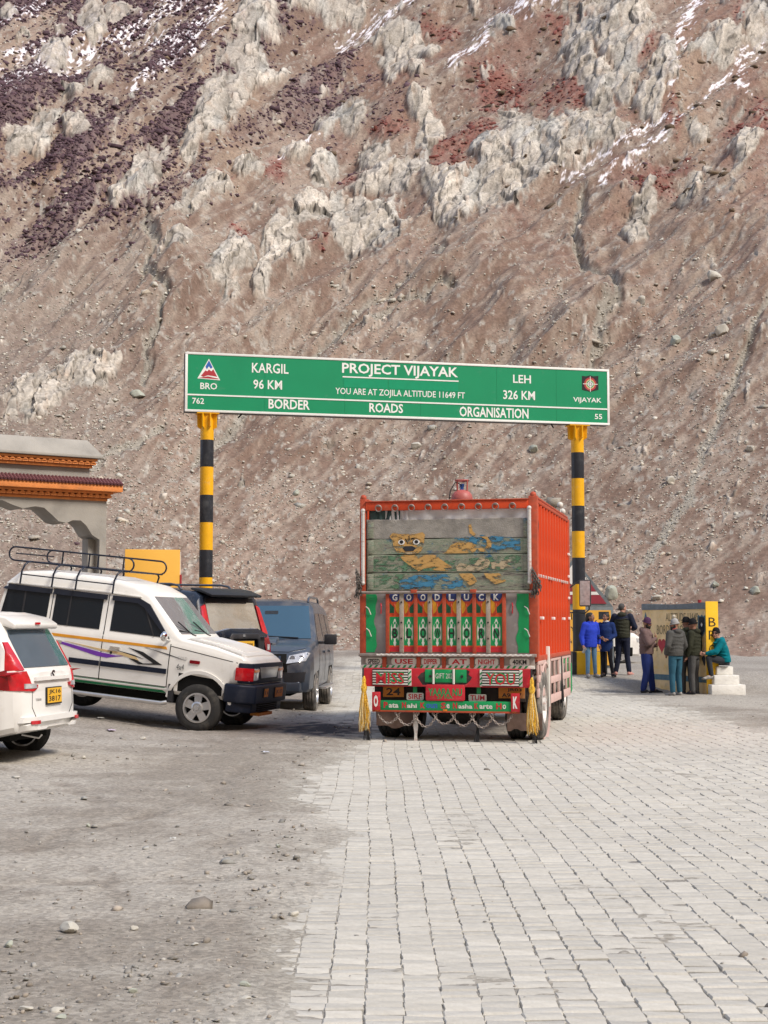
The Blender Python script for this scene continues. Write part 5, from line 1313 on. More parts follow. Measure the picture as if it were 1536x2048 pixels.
# axle, wheels
AX, R_ = .62, .485
MB().cyl((-1, AX, R_), (1, AX, R_), .075, n=12).sph((0, AX, R_), .24, .22, .24, 14, 9).build('rear_axle', M['t_chassis'], truck, smooth=1)
def twheel(x, y, w, outer=None):
    r0 = R_
    tread = []
    prof = [(.27, -w / 2 + .01), (.36, -w / 2), (.44, -w / 2 + .005), (r0 - .012, -w / 2 + .03), (r0, -w / 2 + .055)]
    for k in (-.5, 0, .5): prof += [(r0, k * w * .45 - .018), (r0 - .014, k * w * .45 - .010), (r0 - .014, k * w * .45 + .010), (r0, k * w * .45 + .018)]
    prof += [(r0, w / 2 - .055), (r0 - .012, w / 2 - .03), (.44, w / 2 - .005), (.36, w / 2), (.27, w / 2 - .01)]
    t = MB().lathe(prof, (0, 0, 0), 'x', 40, closed=True).build('wheel', M['dusty_rubber' if outer else 'rubber'], truck, smooth=.9, loc=(x, y, R_))
    s = 1 if x > 0 else -1
    MB().lathe([(.268, -w * .35), (.268, s * w * .44), (.25, s * w * .46), (.2, s * w * .15), (.1, s * w * .1), (.09, s * w * .5), (.001, s * w * .52)], (0, 0, 0), 'x', 24).build('rim', M['t_pole'], t, smooth=.7)
for x in (TX(763), TX(806)): twheel(x, AX, .27)
xo = TX(1058)
for x in (xo - .27, xo): twheel(x, AX, .24, x == xo)
twheel(-.92, 4.98, .24); twheel(.98, 4.98, .24, True)
MB().cyl((-.9, 4.98, R_), (.95, 4.98, R_), .06, n=10).build('front_axle', M['t_chassis'], truck, smooth=1)
MB().tube([(-.2, .9, .62), (-.1, 3.0, .6), (0, 4.6, .65)], .05, 8).build('prop_shaft', M['t_chassis'], truck, smooth=1)
MB().cyl((.3, .7, .60), (.3, 1.3, .6), .2, n=16).build('fuel_tank', M['t_chassis'], truck, smooth=.8)
MB().sph((.02, .7, TZ(1425)), .42, .25, .20, 18, 10).build('spare_wheel', M['rubber'], truck, smooth=1)
# right side of the body: one upright pressed sheet after another
sx_ = XR - .01
top_r = MB().box(sx_ - .05, sx_ + .035, .09, BLN, zT - .035, zT + .015).build('side_rail', M['t_rust'], truck, bevel=.008)
MB().tube([(sx_ + .0, .0, TZ(993)), (sx_ + .0, BLN + .02, TZ(993) - .005)], .022, 8).build('top_pole', M['t_rust'], truck, smooth=1)
npn = 12
first = None
z0, z1 = zF0 - .02, zT - .04
pw = (BLN - .1) / npn
for k in range(npn):
    if first is None:
        b = MB()
        prof = [(0, 0), (0, pw * .5), (.03, pw * .56), (.03, pw * .92), (0, pw * .98), (0, pw - .006), (-.015, pw - .006), (-.015, 0)]
        b.add([(x, y, z) for z in (z0, z1) for x, y in prof], [(i, (i + 1) % 8, 8 + (i + 1) % 8, 8 + i) for i in range(8)] + [tuple(range(8)), tuple(range(8, 16))[::-1]])
        first = b.build('side_panel', M['t_side'], truck, smooth=.4); q_ = first
    else: q_ = first.copy(); COL.objects.link(q_); q_.parent = truck
    q_.location = (sx_, .095 + k * pw, 0)
for k in range(14): pass
first = None
for k in range(14):
    y = .25 + k * .29
    if first is None: first = MB().box(.02, .045, -.035, .035, -.012, .03).build('side_rivet', M['t_pole'], truck, bevel=.005); q_ = first
    else: q_ = first.copy(); COL.objects.link(q_); q_.parent = truck
    q_.location = (sx_, y, TZ(1152))
for k, y in enumerate((.55, 1.9, 3.3)):
    o = MB().box(.02, .07, -.06, .06, -.02, .02).build('side_latch', M['white'], truck, bevel=.005); o.location = (sx_, y, TZ(1236))
for k, z in enumerate((1100, 1153, 1204, 1252)):
    o = MB().box(.02, .06, -.04, .04, -.02, .02).build('side_latch', M['white'], truck, bevel=.005); o.location = (sx_, BLN - .12, TZ(z) + .12)
MB().box(sx_ - .03, sx_ + .045, BLN - .06, BLN + .02, zF0 - .1, zT).build('front_post', M['t_rust'], truck, bevel=.008)
MB().box(sx_ - .02, sx_ + .05, .0, BLN, zF0 - .10, zF0 - .02).build('side_sill', M['t_rust'], truck, bevel=.008)
# left side, front and top edge of the body
MB().box(XL - .0, XL + .04, .09, BLN, zF0 - .1, zT).build('side_wall', M['t_side'], truck)
MB().box(XL, XR, BLN, BLN + .05, zF0 - .1, zT + .05).build('front_wall', M['t_side'], truck)
MB().tube([(XL + .02, 0, TZ(993)), (XL + .02, BLN + .02, TZ(993))], .022, 8).build('top_pole', M['t_rust'], truck, smooth=1)
MB().box(XL + .05, XR - .05, .06, .12, TZ(1300), TZ(1036)).build('inner_tailgate', M['t_wood'], truck)
# chains at the corners
for px, n_ in ((718.5, 3), (1067, 5)):
    for q in range(n_):
        x = TX(px) + .02 * (q - n_ / 2) + (.03 if px > 800 else 0)
        chain('chain', [(x, -.08, TZ(1140 + q * 5)), (x + .02, -.10, TZ(1165)), (x + (-1)**q * .03, -.09, TZ(1195 - q * 3))], .008, .045)
# black hatch gap and white trim near the rear of the side
MB().prism([(.12, TZ(1025)), (.26, TZ(1048)), (.22, TZ(1062)), (.14, TZ(1085))], sx_ + .035, sx_ + .045, 'x').build('torn_flap', M['black'], truck)
# pink side guard with openings: bars forming a lattice
def guard(y0, y1, z0, z1, nx):
    g = MB().box(sx_ + .02, sx_ + .05, y0, y1, z1 - .06, z1).build('side_guard', M['t_pink'], truck, bevel=.005)
    def bar(a, b, c, d):
        MB().box(sx_ + .02, sx_ + .05, a, b, c, d).build('guard_bar', M['t_pink'], g, bevel=.004)
    bar(y0, y1, z0, z0 + .12); zm = (z0 + z1) / 2; bar(y0, y1, zm - .05, zm + .05)
    for k in range(nx + 1):
        y = y0 + (y1 - y0) * k / nx; w = .07 if 0 < k < nx else .09
        for c, d in ((z0 + .12, zm - .05), (zm + .05, z1 - .06)): bar(max(y0, y - w / 2), min(y1, y + w / 2), c, d)
guard(.08, .95, .60, 1.10, 3); guard(1.5, 4.25, .45, 1.12, 5)
MB().box(sx_ + .0, sx_ + .07, 1.12, 1.24, .42, 1.28).build('guard_post', M['t_white'], truck, bevel=.006)
MB().lathe([(.54, -.03), (.57, -.02), (.57, .03), (.54, .04)], (sx_ + .02, AX + .25, R_ + .02), 'x', 30, closed=True).build('mudguard_rim', M['t_pink'], truck, smooth=.7)
# cab
cabL = 1.55; cx1 = 1.10
cab = MB(); pr = [(BLN + .12, .72), (BLN + .12, 2.35), (BLN + .4, 2.55), (BLN + .12 + cabL * .72, 2.55), (BLN + .12 + cabL * .9, 2.0), (BLN + .12 + cabL, 1.55), (BLN + .12 + cabL, .62)]
cab.prism(pr, -cx1, cx1, 'x'); cab.build('cab', M['t_white'], truck, bevel=.05, seg=3)
MB().prism([(BLN + .45, 1.72), (BLN + .45, 2.38), (BLN + 1.15, 2.38), (BLN + 1.42, 1.72)], cx1 + .002, cx1 + .012, 'x').build('cab_window', M['glass'], truck)
MB().box(cx1 + .002, cx1 + .012, BLN + .35, BLN + 1.4, .95, 1.2).build('cab_stripe', M['t_green'], truck)
MB().box(cx1 + .002, cx1 + .014, BLN + .14, BLN + .32, .95, 2.1).build('cab_stripe', M['t_yellow'], truck)
MB().box(.2, 1.0, BLN + .2, BLN + 1.1, 2.56, zT - .25).build('cab_roof_rack', M['t_steel'], truck, bevel=.01)
# wing mirror
b = MB(); yx = BLN + 1.25
b.tube([(cx1, yx, 2.2), (cx1 + .30, yx + .05, 2.42), (cx1 + .36, yx + .05, 2.3), (cx1 + .36, yx + .05, 1.85), (cx1 + .28, yx + .05, 1.78), (cx1, yx, 1.8)], .014, 6)
mr_ = b.build('mirror_arm', M['black_plastic'], truck, smooth=1)
MB().box(cx1 + .20, cx1 + .40, yx - .06, yx + .02, 1.90, 2.36).build('mirror', M['black_plastic'], mr_, bevel=.02)
MB().box(cx1 + .215, cx1 + .385, yx - .068, yx - .0605, 1.92, 2.34).build('mirror_glass', M['clear_lens'], mr_)
for (y, z) in ((3.9, 3.42), (3.55, 3.5)):
    MB().cyl((sx_ - .02, y, zT), (sx_ - .02, y, z), .012, n=6).sph((sx_ - .02, y, z), .05, .05, .05).build('roof_lamp', M['t_white'], truck, smooth=1)
b = MB(); r = random.Random(9)
for k in range(20): 
    y = 2.9 + r.uniform(-.05, .05)
    b.tube([(sx_ + .05, y, 1.1), (sx_ + .06, y, .8), (sx_ + .06 + r.uniform(-.03, .03), y + r.uniform(-.04, .04), r.uniform(.3, .45))], .007, 4)
b.build('black_streamer', M['cloth_black'], truck, kind='stuff')
MB().prism([(BLN + .5, .95), (BLN + .62, .95), (BLN + .70, .5), (BLN + .5, .45)], cx1 + .02, cx1 + .12, 'x').build('side_marker', M['t_green'], truck)

# gas cylinder standing on the load
gp = Matrix.Rotation(R(-13), 3, 'Z') @ Vector((TX(901), .95, 0))
gs_ = empty('gas_cylinder', (truck.location.x + gp.x, truck.location.y + gp.y, TZ(1012) - .08), 0, label='dusty red cooking gas cylinder standing on top of the truck load', cat='gas cylinder')
MB().lathe([(.10, 0), (.15, .02), (.158, .06), (.158, .26), (.145, .32), (.11, .365), (.06, .39), (.03, .395), (.001, .395)], n=28).build('cylinder_body', M['gas_red'], gs_, smooth=1)
MB().cyl((0, 0, .39), (0, 0, .44), .026).cyl((0, 0, .44), (0, 0, .48), .035).build('valve', M['crest_blue'], gs_, smooth=1)
b = MB(); b.tube([(math.cos(a) * .095, math.sin(a) * .095, .53) for a in [2 * PI * i / 20 for i in range(20)]], .011, 6, closed=True)
for a in (.5, 2.4, 3.9, 5.6): b.tube([(math.cos(a) * .09, math.sin(a) * .09, .37), (math.cos(a) * .095, math.sin(a) * .095, .53)], .010, 6)
b.build('collar', M['gas_red'], gs_, smooth=1)
MB().tube([(0, -.03, .46), (-.1, -.08, .50), (-.17, -.1, .38), (-.2, -.1, .2)], .008, 6).build('hose', M['black'], gs_, smooth=1)
# ------------------------------------------------------------------ vehicles
def loft(name, K, m, parent, wheels, n_st=64, arch_r=.43, crown=.035, inset=.16, ext=()):
    """car body from keyed profiles: K['roof'], K['belt'], K['low'], K['w'] are (y, value) lists"""
    L = K['L']; f = lambda k, y: float(np.interp(y, [a for a, b in K[k]], [b for a, b in K[k]]))
    ys = sorted(set([round(a, 4) for k in ('roof', 'belt', 'low', 'w') for a, b in K[k]] + [round(L * i / n_st, 4) for i in range(n_st + 1)]))
    ys = [y for y in ys if 0 <= y <= L]
    ring = []
    for y in ys:
        w, z0, zb, zr = f('w', y), f('low', y), f('belt', y), max(f('roof', y), f('belt', y) + .004)
        h = zr - zb; rc = min(K.get('rc', .10), h * .5 + .004); wi = w - .02; wr = wi - inset * h
        zm = z0 + (zb - z0) * .55
        half = [(0, z0), (w * .8, z0), (w - .06, z0 + .015), (w - .015, z0 + .07), (w, zm - .08), (w + .006, zm), (w, zb - .09), (w - .006, zb - .02), (wi, zb + min(.01, h * .2)),
                (wi - inset * (h - rc) * .5, zb + (h - rc) * .5 + .002), (wr + inset * rc, zr - rc), (wr - rc * .22, zr - rc * .42), (wr - rc * .65, zr - rc * .10), (wr - rc * 1.3, zr + .004), (wr * .5, zr + crown * min(1, h * 2 + .4) * .8), (0, zr + crown * min(1, h * 2 + .4))]
        ring.append([(x, y, z) for x, z in half] + [(-x, y, z) for x, z in half[-2:0:-1]])
    n = len(ring[0]); b = MB()
    b.add([p for r_ in ring for p in r_], [(i * n + k, i * n + (k + 1) % n, (i + 1) * n + (k + 1) % n, (i + 1) * n + k) for i in range(len(ys) - 1) for k in range(n)] +
          [tuple(range(n)), tuple(range((len(ys) - 1) * n, len(ys) * n))[::-1]])
    o = b.build(name, M[m], parent)
    o.data.materials.append(M['well'])
    for (wy, wz) in wheels:
        for s in (-1, 1):
            wv = f('w', wy)
            c = MB().cyl((s * (wv - .30), wy, wz), (s * (wv + .3), wy, wz), arch_r, n=40).build('cut', None)
            md = o.modifiers.new('b', 'BOOLEAN'); md.operation = 'DIFFERENCE'; md.object = c; md.solver = 'EXACT'
            bpy.context.view_layer.update(); bake(o); bpy.data.objects.remove(c)
    for p in o.data.polygons:
        c = p.center
        for (wy, wz) in wheels:
            d = math.hypot(c.y - wy, c.z - wz)
            if d < arch_r + .002 and abs(c.x) < f('w', c.y) - .004 and abs(c.x) > f('w', c.y) - .31 and (d > arch_r - .04 or abs(p.normal.x) > .9): p.material_index = 1
    o.data.shade_smooth(); o.data.set_sharp_from_angle(angle=.55)
    bm = bmesh.new(); bm.from_mesh(o.data); bvh = BVHTree.FromBMesh(bm); bm.free()
    return o, bvh
def patch(name, pts, axis, bvh, m, parent, off=.006, step=.06, th=.006, label=None, smooth=.6, start=9.):
    """a panel that follows the body: outline seen along an axis (+x side: (y,z), -y rear: (x,z), +y front, +z top), laid on the surface"""
    A = {'+x': (Vector((1, 0, 0)), lambda u, v: Vector((start, u, v))), '-x': (Vector((-1, 0, 0)), lambda u, v: Vector((-start, u, v))),
         '-y': (Vector((0, -1, 0)), lambda u, v: Vector((u, -start, v))), '+y': (Vector((0, 1, 0)), lambda u, v: Vector((u, start, v))), '+z': (Vector((0, 0, 1)), lambda u, v: Vector((u, v, start)))}
    ax, fn = A[axis]
    if isinstance(pts[0][0], (tuple, list)): pts = pts[0]
    P2 = []
    for i, p in enumerate(pts):
        q = pts[(i + 1) % len(pts)]; n = max(1, int(math.hypot(q[0] - p[0], q[1] - p[1]) / step))
        P2 += [Vector((p[0] + (q[0] - p[0]) * k / n, p[1] + (q[1] - p[1]) * k / n)) for k in range(n)]
    nb = len(P2); lo = [min(p[k] for p in P2) for k in (0, 1)]; hi = [max(p[k] for p in P2) for k in (0, 1)]
    def ins(x, y):
        c = False
        for i in range(nb):
            a, b_ = P2[i], P2[i - 1]
            if (a[1] > y) != (b_[1] > y) and x < (b_[0] - a[0]) * (y - a[1]) / (b_[1] - a[1]) + a[0]: c = not c
        return c
    g = []
    x = lo[0] + step * .5
    while x < hi[0]:
        y = lo[1] + step * .5
        while y < hi[1]:
            if ins(x, y) and min((Vector((x, y)) - p).length for p in P2) > step * .35: g.append(Vector((x, y)))
            y += step
        x += step
    r = delaunay_2d_cdt(P2 + g, [(i, (i + 1) % nb) for i in range(nb)], [], 1, 1e-5)
    vs, last = [], None
    for p in r[0]:
        o_ = fn(p.x, p.y); h = bvh.ray_cast(o_, -ax)[0]
        if h is None:
            near = bvh.find_nearest(o_ - ax * (start - .9))[0]
            t = near.dot(ax) if near else 0
            h = o_ - ax * (start) + ax * t
        vs.append(h)
    top = [v + ax * off for v in vs]; bot = [v + ax * (off - th - .004) for v in vs]; n = len(vs)
    edges = {}
    for f_ in r[2]:
        for i in range(len(f_)):
            e = (f_[i], f_[(i + 1) % len(f_)])
            if (e[1], e[0]) in edges: del edges[(e[1], e[0])]
            else: edges[e] = 1
    fs = [tuple(f_) for f_ in r[2]] + [tuple(i + n for i in f_[::-1]) for f_ in r[2]] + [(a, n + a, n + b_, b_) for a, b_ in edges]
    me = bpy.data.meshes.new(name); me.from_pydata(top + bot, [], fs)
    bm = bmesh.new(); bm.from_mesh(me); bmesh.ops.recalc_face_normals(bm, faces=bm.faces); bm.to_mesh(me); bm.free()
    return link(name, me, M[m], parent, smooth, label)
def rrect(x0, x1, z0, z1, r=.03, n=3):
    o = []
    for cx, cz, a0 in ((x1 - r, z1 - r, 0), (x0 + r, z1 - r, 90), (x0 + r, z0 + r, 180), (x1 - r, z0 + r, 270)):
        o += [(cx + r * math.cos(R(a0 + 90 * k / n)), cz + r * math.sin(R(a0 + 90 * k / n))) for k in range(n + 1)]
    return o
def wheel(parent, x, y, r, w, s, rimr=.21, style='star', rubber='rubber'):
    prof = [(rimr, -w / 2 + .01), (rimr + .05, -w / 2), (r - .05, -w / 2 + .003), (r - .012, -w / 2 + .025), (r, -w / 2 + .045)]
    for k in (-1, 0, 1): prof += [(r, k * w * .2 - .016), (r - .010, k * w * .2 - .008), (r - .010, k * w * .2 + .008), (r, k * w * .2 + .016)]
    prof += [(r, w / 2 - .045), (r - .012, w / 2 - .025), (r - .05, w / 2 - .003), (rimr + .05, w / 2), (rimr, w / 2 - .01)]
    t = MB().lathe(prof, (0, 0, 0), 'x', 44, closed=True).build('wheel', M[rubber], parent, smooth=.9, loc=(x, y, r))
    MB().lathe([(rimr + .012, s * (w / 2 - .02)), (rimr + .012, s * (w / 2)), (rimr - .012, s * (w / 2 + .004)), (rimr - .02, s * (w / 2 - .03)), (rimr - .02, -s * w * .4), (rimr, -s * w * .4)], (0, 0, 0), 'x', 40, closed=True).build('rim', M['silver'], t, smooth=.7)
    MB().cyl((s * w * .12, 0, 0), (s * w * .14, 0, 0), rimr - .02, n=32).build('dark_backing_disc', M['well'], t)  # near-black backing disc, stands in for the shade between the spokes
    sp = MB(); xo = s * (w / 2 - .015)
    ns = 5
    for k in range(ns):
        a = 2 * PI * k / ns + PI / 2
        for (ra, rb, wa, wb) in ((.05, rimr - .012, .052, .062),):
            ca, sa = math.cos(a), math.sin(a)
            def Pn(rad, off, xx): return (xx, ca * rad - sa * off, sa * rad + ca * off)
            xi = xo - s * .03
            sp.add([Pn(ra, -wa, xo), Pn(ra, wa, xo), Pn(rb, wb, xo - s * .006), Pn(rb, -wb, xo - s * .006), Pn(ra, -wa, xi), Pn(ra, wa, xi), Pn(rb, wb, xi), Pn(rb, -wb, xi)],
                   [(0, 1, 2, 3), (7, 6, 5, 4), (0, 4, 5, 1), (1, 5, 6, 2), (2, 6, 7, 3), (3, 7, 4, 0)])
    sp.lathe([(.088, xo - s * .03), (.092, xo), (.07, xo + s * .012), (.065, xo + s * .004), (.001, xo + s * .004)], n=24, axis='x')
    sp.build('spoke_face', M['silver'], t, smooth=.6)
    MB().cyl((xo + s * .004, 0, 0), (xo + s * .03, 0, 0), .042, .034, n=16).build('hub_cap', M['silver'], t, smooth=.7)
    for k in range(5):
        a = 2 * PI * (k + .5) / 5 + PI / 2
        MB().cyl((xo + s * .002, math.cos(a) * .066, math.sin(a) * .066), (xo + s * .016, math.cos(a) * .066, math.sin(a) * .066), .010, n=6).build('wheel_nut', M['silver'], t)
    return t
def seam(pts, axis, bvh, parent, w=.012, m='well'):
    """a dark gap between two panels"""
    b = []
    for (a, c) in zip(pts[:-1], pts[1:]):
        d = Vector((c[0] - a[0], c[1] - a[1])); n = Vector((-d.y, d.x)).normalized() * w / 2
        patch('panel_gap', [(a[0] + n.x, a[1] + n.y), (c[0] + n.x, c[1] + n.y), (c[0] - n.x, c[1] - n.y), (a[0] - n.x, a[1] - n.y)], axis, bvh, m, parent, off=.0025, th=.001, step=.09)
def numberplate(parent, loc, w, h, s, rot, m='yellow_plate', frame=True):
    mt = Matrix.Translation(loc) @ Matrix.Rotation(rot[2], 4, 'Z') @ Matrix.Rotation(rot[0], 4, 'X')
    b = MB(); b.box(-w / 2 - .012, w / 2 + .012, -.008, .012, -h / 2 - .018, h / 2 + .012); f_ = b.build('number_plate', M['black'], parent, bevel=.003)
    p_ = MB().box(-w / 2, w / 2, -.012, -.0085, -h / 2, h / 2).build('plate_face', M[m], f_)
    f_.matrix_local = mt
    for k, q in enumerate(s):
        hh = h * (.55 if len(s) == 1 else .36)
        text(q, w * .84, hh, M['black'], f_, (0, -.013, 0 if len(s) == 1 else h * (.22 - .44 * k)), bold=.02)
    return f_
def roof_rail(parent, x, y0, y1, z):
    MB().tube([(x, y0, z - .04), (x, y0 + .08, z + .035), (x, y0 + .25, z + .06), (x, y1 - .25, z + .06), (x, y1 - .08, z + .03), (x, y1, z - .04)], [.02, .022, .02, .02, .022, .02], 8).build('roof_rail', M['grey_paint'], parent, smooth=1)

# --- white jeep with roof rack: local y from its rear bumper (0) to the front one (4.4), x to its right side
th_ = R(15)
hd = Vector((math.cos(th_), -math.sin(th_)))              # where it is heading
fw = Vector((-2.76, 22.45))                               # foot of the near front wheel
W_ = .83
right = Vector((hd.y, -hd.x))
org = fw - hd * 3.55 - right * (W_ - .10)
tiltx = R(-6.0)
gz0 = G(fw.x, fw.y)
jeep = empty('jeep', (org.x, org.y, gz0 + 3.55 * math.sin(R(6.0)) - .01), math.atan2(hd.y, hd.x) - PI / 2, tiltx, label='white off-road taxi with black roof rack and striped doors, parked nose down to the right', cat='jeep')
K = dict(L=4.28, rc=.075,
         roof=[(0, 1.25), (.03, 1.30), (.16, 1.93), (.34, 2.09), (.8, 2.14), (1.8, 2.14), (2.3, 2.07), (2.56, 1.96), (3.16, 1.37), (3.2, 1.34), (3.7, 1.275), (4.14, 1.175), (4.25, 1.125), (4.28, 1.08)],
         belt=[(0, 1.24), (.2, 1.30), (3.05, 1.28), (3.2, 1.27), (3.7, 1.215), (4.14, 1.115), (4.28, 1.04)],
         low=[(0, .58), (.3, .50), (3.1, .50), (3.9, .50), (4.0, .72), (4.28, .74)],
         w=[(0, .77), (.08, .82), (.3, .83), (2.9, .83), (3.5, .82), (4.05, .80), (4.18, .77), (4.28, .70)])
body, bv = loft('body', K, 'cream_paint', jeep, [(.95, .38), (3.55, .38)], arch_r=.475, inset=.12, crown=.03)
for s_ in (-1, 1):
    for y_ in (.95, 3.55): wheel(jeep, s_ * (W_ - .10), y_, .36, .22, s_)
    ax = '+x' if s_ > 0 else '-x'
    wn_ = patch('window', [(.13, 1.34), (.93, 1.335), (.93, 1.80), (.20, 1.83)], ax, bv, 'glass', jeep)
    seamw = patch('window_bar', [(.50, 1.335), (.53, 1.335), (.53, 1.82), (.50, 1.82)], ax, bv, 'black_plastic', wn_, .010)
    wn_ = patch('window', [(1.03, 1.345), (1.83, 1.345), (1.83, 1.80), (1.03, 1.80)], ax, bv, 'glass', jeep)
    patch('window_bar', [(1.28, 1.345), (1.305, 1.345), (1.305, 1.80), (1.28, 1.80)], ax, bv, 'black_plastic', wn_, .010)
    wn_ = patch('window', [(2.01, 1.345), (2.95, 1.335), (2.52, 1.76), (2.42, 1.81), (2.01, 1.81)], ax, bv, 'glass', jeep)
    patch('window_bar', [(2.72, 1.335), (2.745, 1.335), (2.56, 1.70), (2.53, 1.72)], ax, bv, 'black_plastic', wn_, .010)
    for a, b_ in ((.12, .97), (.98, 1.90)): patch('rain_visor', [(a, 1.80), (b_ - .012, 1.80), (b_ - .012, 1.875), (a + .03, 1.885)], ax, bv, 'rack', jeep, .03, th=.03)
    patch('rain_visor', [(1.98, 1.80), (2.40, 1.80), (2.52, 1.74), (2.94, 1.33), (2.99, 1.33), (2.60, 1.80), (2.42, 1.875), (1.98, 1.875)], ax, bv, 'rack', jeep, .026, th=.026)
    patch('gutter', [(.16, 1.895), (1.9, 1.905), (2.44, 1.89), (2.44, 1.905), (1.9, 1.92), (.16, 1.91)], ax, bv, 'cream_paint', jeep, .02, th=.02)
    for sy in (.985, 1.915): seam([(sy, .60), (sy, 1.89)], ax, bv, jeep)
    seam([(3.02, .60), (3.03, 1.25)], ax, bv, jeep); seam([(.985, .60), (1.39, .602)], ax, bv, jeep, .010); seam([(3.04, 1.22), (4.1, 1.085)], ax, bv, jeep, .010)
    seam([(1.40, .61), (3.02, .61)], ax, bv, jeep, .010)
    patch('orange_stripe', [(.30, 1.17), (2.98, 1.165), (2.96, 1.205), (.30, 1.215)], ax, bv, 'orange_strip', body, .0035, th=.001)
    for a, b_ in ((.2, .975), (1.40, 1.90), (1.93, 3.0)): patch('rub_strip', [(a, .80), (b_, .80), (b_, .875), (a, .875)], ax, bv, 'navy_plastic', body, .014, th=.012)
    for a, b_ in ((1.42, 3.0),): patch('green_sill', [(a, .515), (b_, .515), (b_, .60), (a, .60)], ax, bv, 'green_strip', body, .004, th=.001)
    patch('purple_swoosh', [(.75, 1.165), (1.2, 1.105), (1.92, 1.005), (2.16, .985), (2.34, 1.00), (2.16, .965), (2.02, .935), (1.85, .945), (1.2, 1.07), (.8, 1.135)], ax, bv, 'purple', body, .004, th=.001)
    patch('tan_swoosh', [(1.3, 1.115), (1.9, 1.06), (2.45, 1.03), (2.55, .95), (2.2, 1.005), (1.9, 1.03)], ax, bv, 'tan', body, .0045, th=.001)
    patch('black_swoosh', [(2.36, 1.125), (2.60, 1.085), (2.93, .925), (2.55, .895), (2.38, .965), (2.48, .965), (2.62, .915), (2.78, .935), (2.55, 1.05)], ax, bv, 'black', body, .005, th=.001)
    patch('black_swoosh', [(2.15, 1.07), (2.45, 1.03), (2.62, .985), (2.44, 1.01)], ax, bv, 'charcoal', body, .005, th=.001)
    patch('black_swoosh', [(2.62, 1.16), (3.0, 1.10), (3.3, 1.035), (3.0, 1.085)], ax, bv, 'charcoal', body, .005, th=.001)
    patch('side_indicator', rrect(3.36, 3.52, 1.0, 1.05, .012), ax, bv, 'dark_red_lens', jeep, .014, th=.012)
    for hy in (1.10, 2.06):
        h_ = patch('door_handle', rrect(hy, hy + .16, 1.075, 1.115, .012), ax, bv, 'chrome', jeep, .028, th=.02, step=.03)
    patch('door_lock', rrect(2.06, 2.10, 1.0, 1.04, .015), ax, bv, 'black', jeep, .006, th=.004, step=.03)
    # wheel arch flares
    for y_ in (.95, 3.55):
        o_ = [(y_ + .53 * math.cos(R(a)), .38 + .53 * math.sin(R(a))) for a in range(8, 173, 9)]; i_ = [(y_ + .478 * math.cos(R(a)), .38 + .478 * math.sin(R(a))) for a in range(172, 7, -9)]
        patch('wheel_arch', o_ + i_, ax, bv, 'cream_paint', jeep, .03, th=.03, step=.06)
    MB().tube([(s_ * (W_ + .05), 1.35, .38), (s_ * (W_ + .07), 1.42, .37), (s_ * (W_ + .07), 3.0, .37), (s_ * (W_ + .03), 3.07, .39)], .032, 10).build('side_step', M['silver'], jeep, smooth=1)
    MB().box(min(s_ * (W_ - .12), s_ * W_), max(s_ * (W_ - .12), s_ * W_), 3.06, 3.14, .40, .66).build('mudflap', M['black_plastic'], jeep)
    mi = MB(); mi.sph((s_ * (W_ + .12), 2.96, 1.36), .085, .055, .075, 14, 9); mi.tube([(s_ * (W_ - .03), 3.0, 1.30), (s_ * (W_ + .10), 2.96, 1.32)], .018, 8)
    mi.build('door_mirror', M['chrome'], jeep, smooth=1)
text('4x4', .12, .09, M['charcoal'], jeep, (W_ + .012, 3.22, .93), rot=(PI / 2, 0, PI / 2))
text('GOLD', .16, .045, M['silver'], jeep, (W_ + .012, 3.24, 1.06), rot=(PI / 2, 0, PI / 2))
# windscreen, bonnet, front
ws = patch('windscreen', [(-.70, 1.41), (.70, 1.41), (.645, 1.925), (-.645, 1.925)], '+y', bv, 'glass_jeep', jeep, .010)
for px_ in (-.38, .22):
    MB().tube([(px_, 3.17, 1.385), (px_ + .10, 3.15, 1.40), (px_ + .40, 3.02, 1.58)], .010, 6).build('wiper', M['black'], jeep)
    MB().tube([(px_ + .08, 3.13, 1.42), (px_ + .50, 3.10, 1.46)], .009, 6).build('wiper', M['black'], jeep)
pan = patch('bonnet', [(-.66, 3.26), (.66, 3.26), (.66, 4.10), (.60, 4.17), (-.60, 4.17), (-.66, 4.10)], '+z', bv, 'cream_paint', jeep, .022, th=.02)
patch('bonnet_rib', [(-.44, 3.34), (.44, 3.34), (.38, 4.05), (-.38, 4.05)], '+z', bv, 'cream_paint', pan, .034, th=.012)
seam([(.675, 3.22), (.675, 4.15)], '+z', bv, jeep, .014); seam([(-.675, 3.22), (-.675, 4.15)], '+z', bv, jeep, .014)
# grille with lamps
gr = MB().prism([(-.80, 4.12), (-.78, 4.20), (-.66, 4.315), (.66, 4.315), (.78, 4.20), (.80, 4.12)], .79, 1.09, 'z').build('grille', M['navy_plastic'], jeep, bevel=.015)
MB().prism([(-.34, .87), (.34, .87), (.40, 1.03), (-.40, 1.03)], 4.30, 4.335).build('grille_panel', M['silver'], gr, bevel=.006, label='dull grey blank panel in the grille')
for s_ in (-1, 1):
    x0, x1 = (.45, .635) if s_ > 0 else (-.635, -.45)
    hl = MB().box(x0, x1, 4.305, 4.330, .84, 1.02).build('headlamp', M['clear_lens'], gr, bevel=.01)
    MB().box(x0, x1, 4.306, 4.334, .965, 1.0).build('indicator', M['amber'], hl)
    xs2 = sorted([s_ * .655, s_ * .815])
    o = MB().prism([(s_ * .655, 4.325), (s_ * .81, 4.19), (s_ * .825, 4.09), (s_ * .80, 4.09), (s_ * .64, 4.30)], .83, 1.02, 'z').build('side_lamp', M['red_lens'], gr, bevel=.006, label='red corner lamp cover')
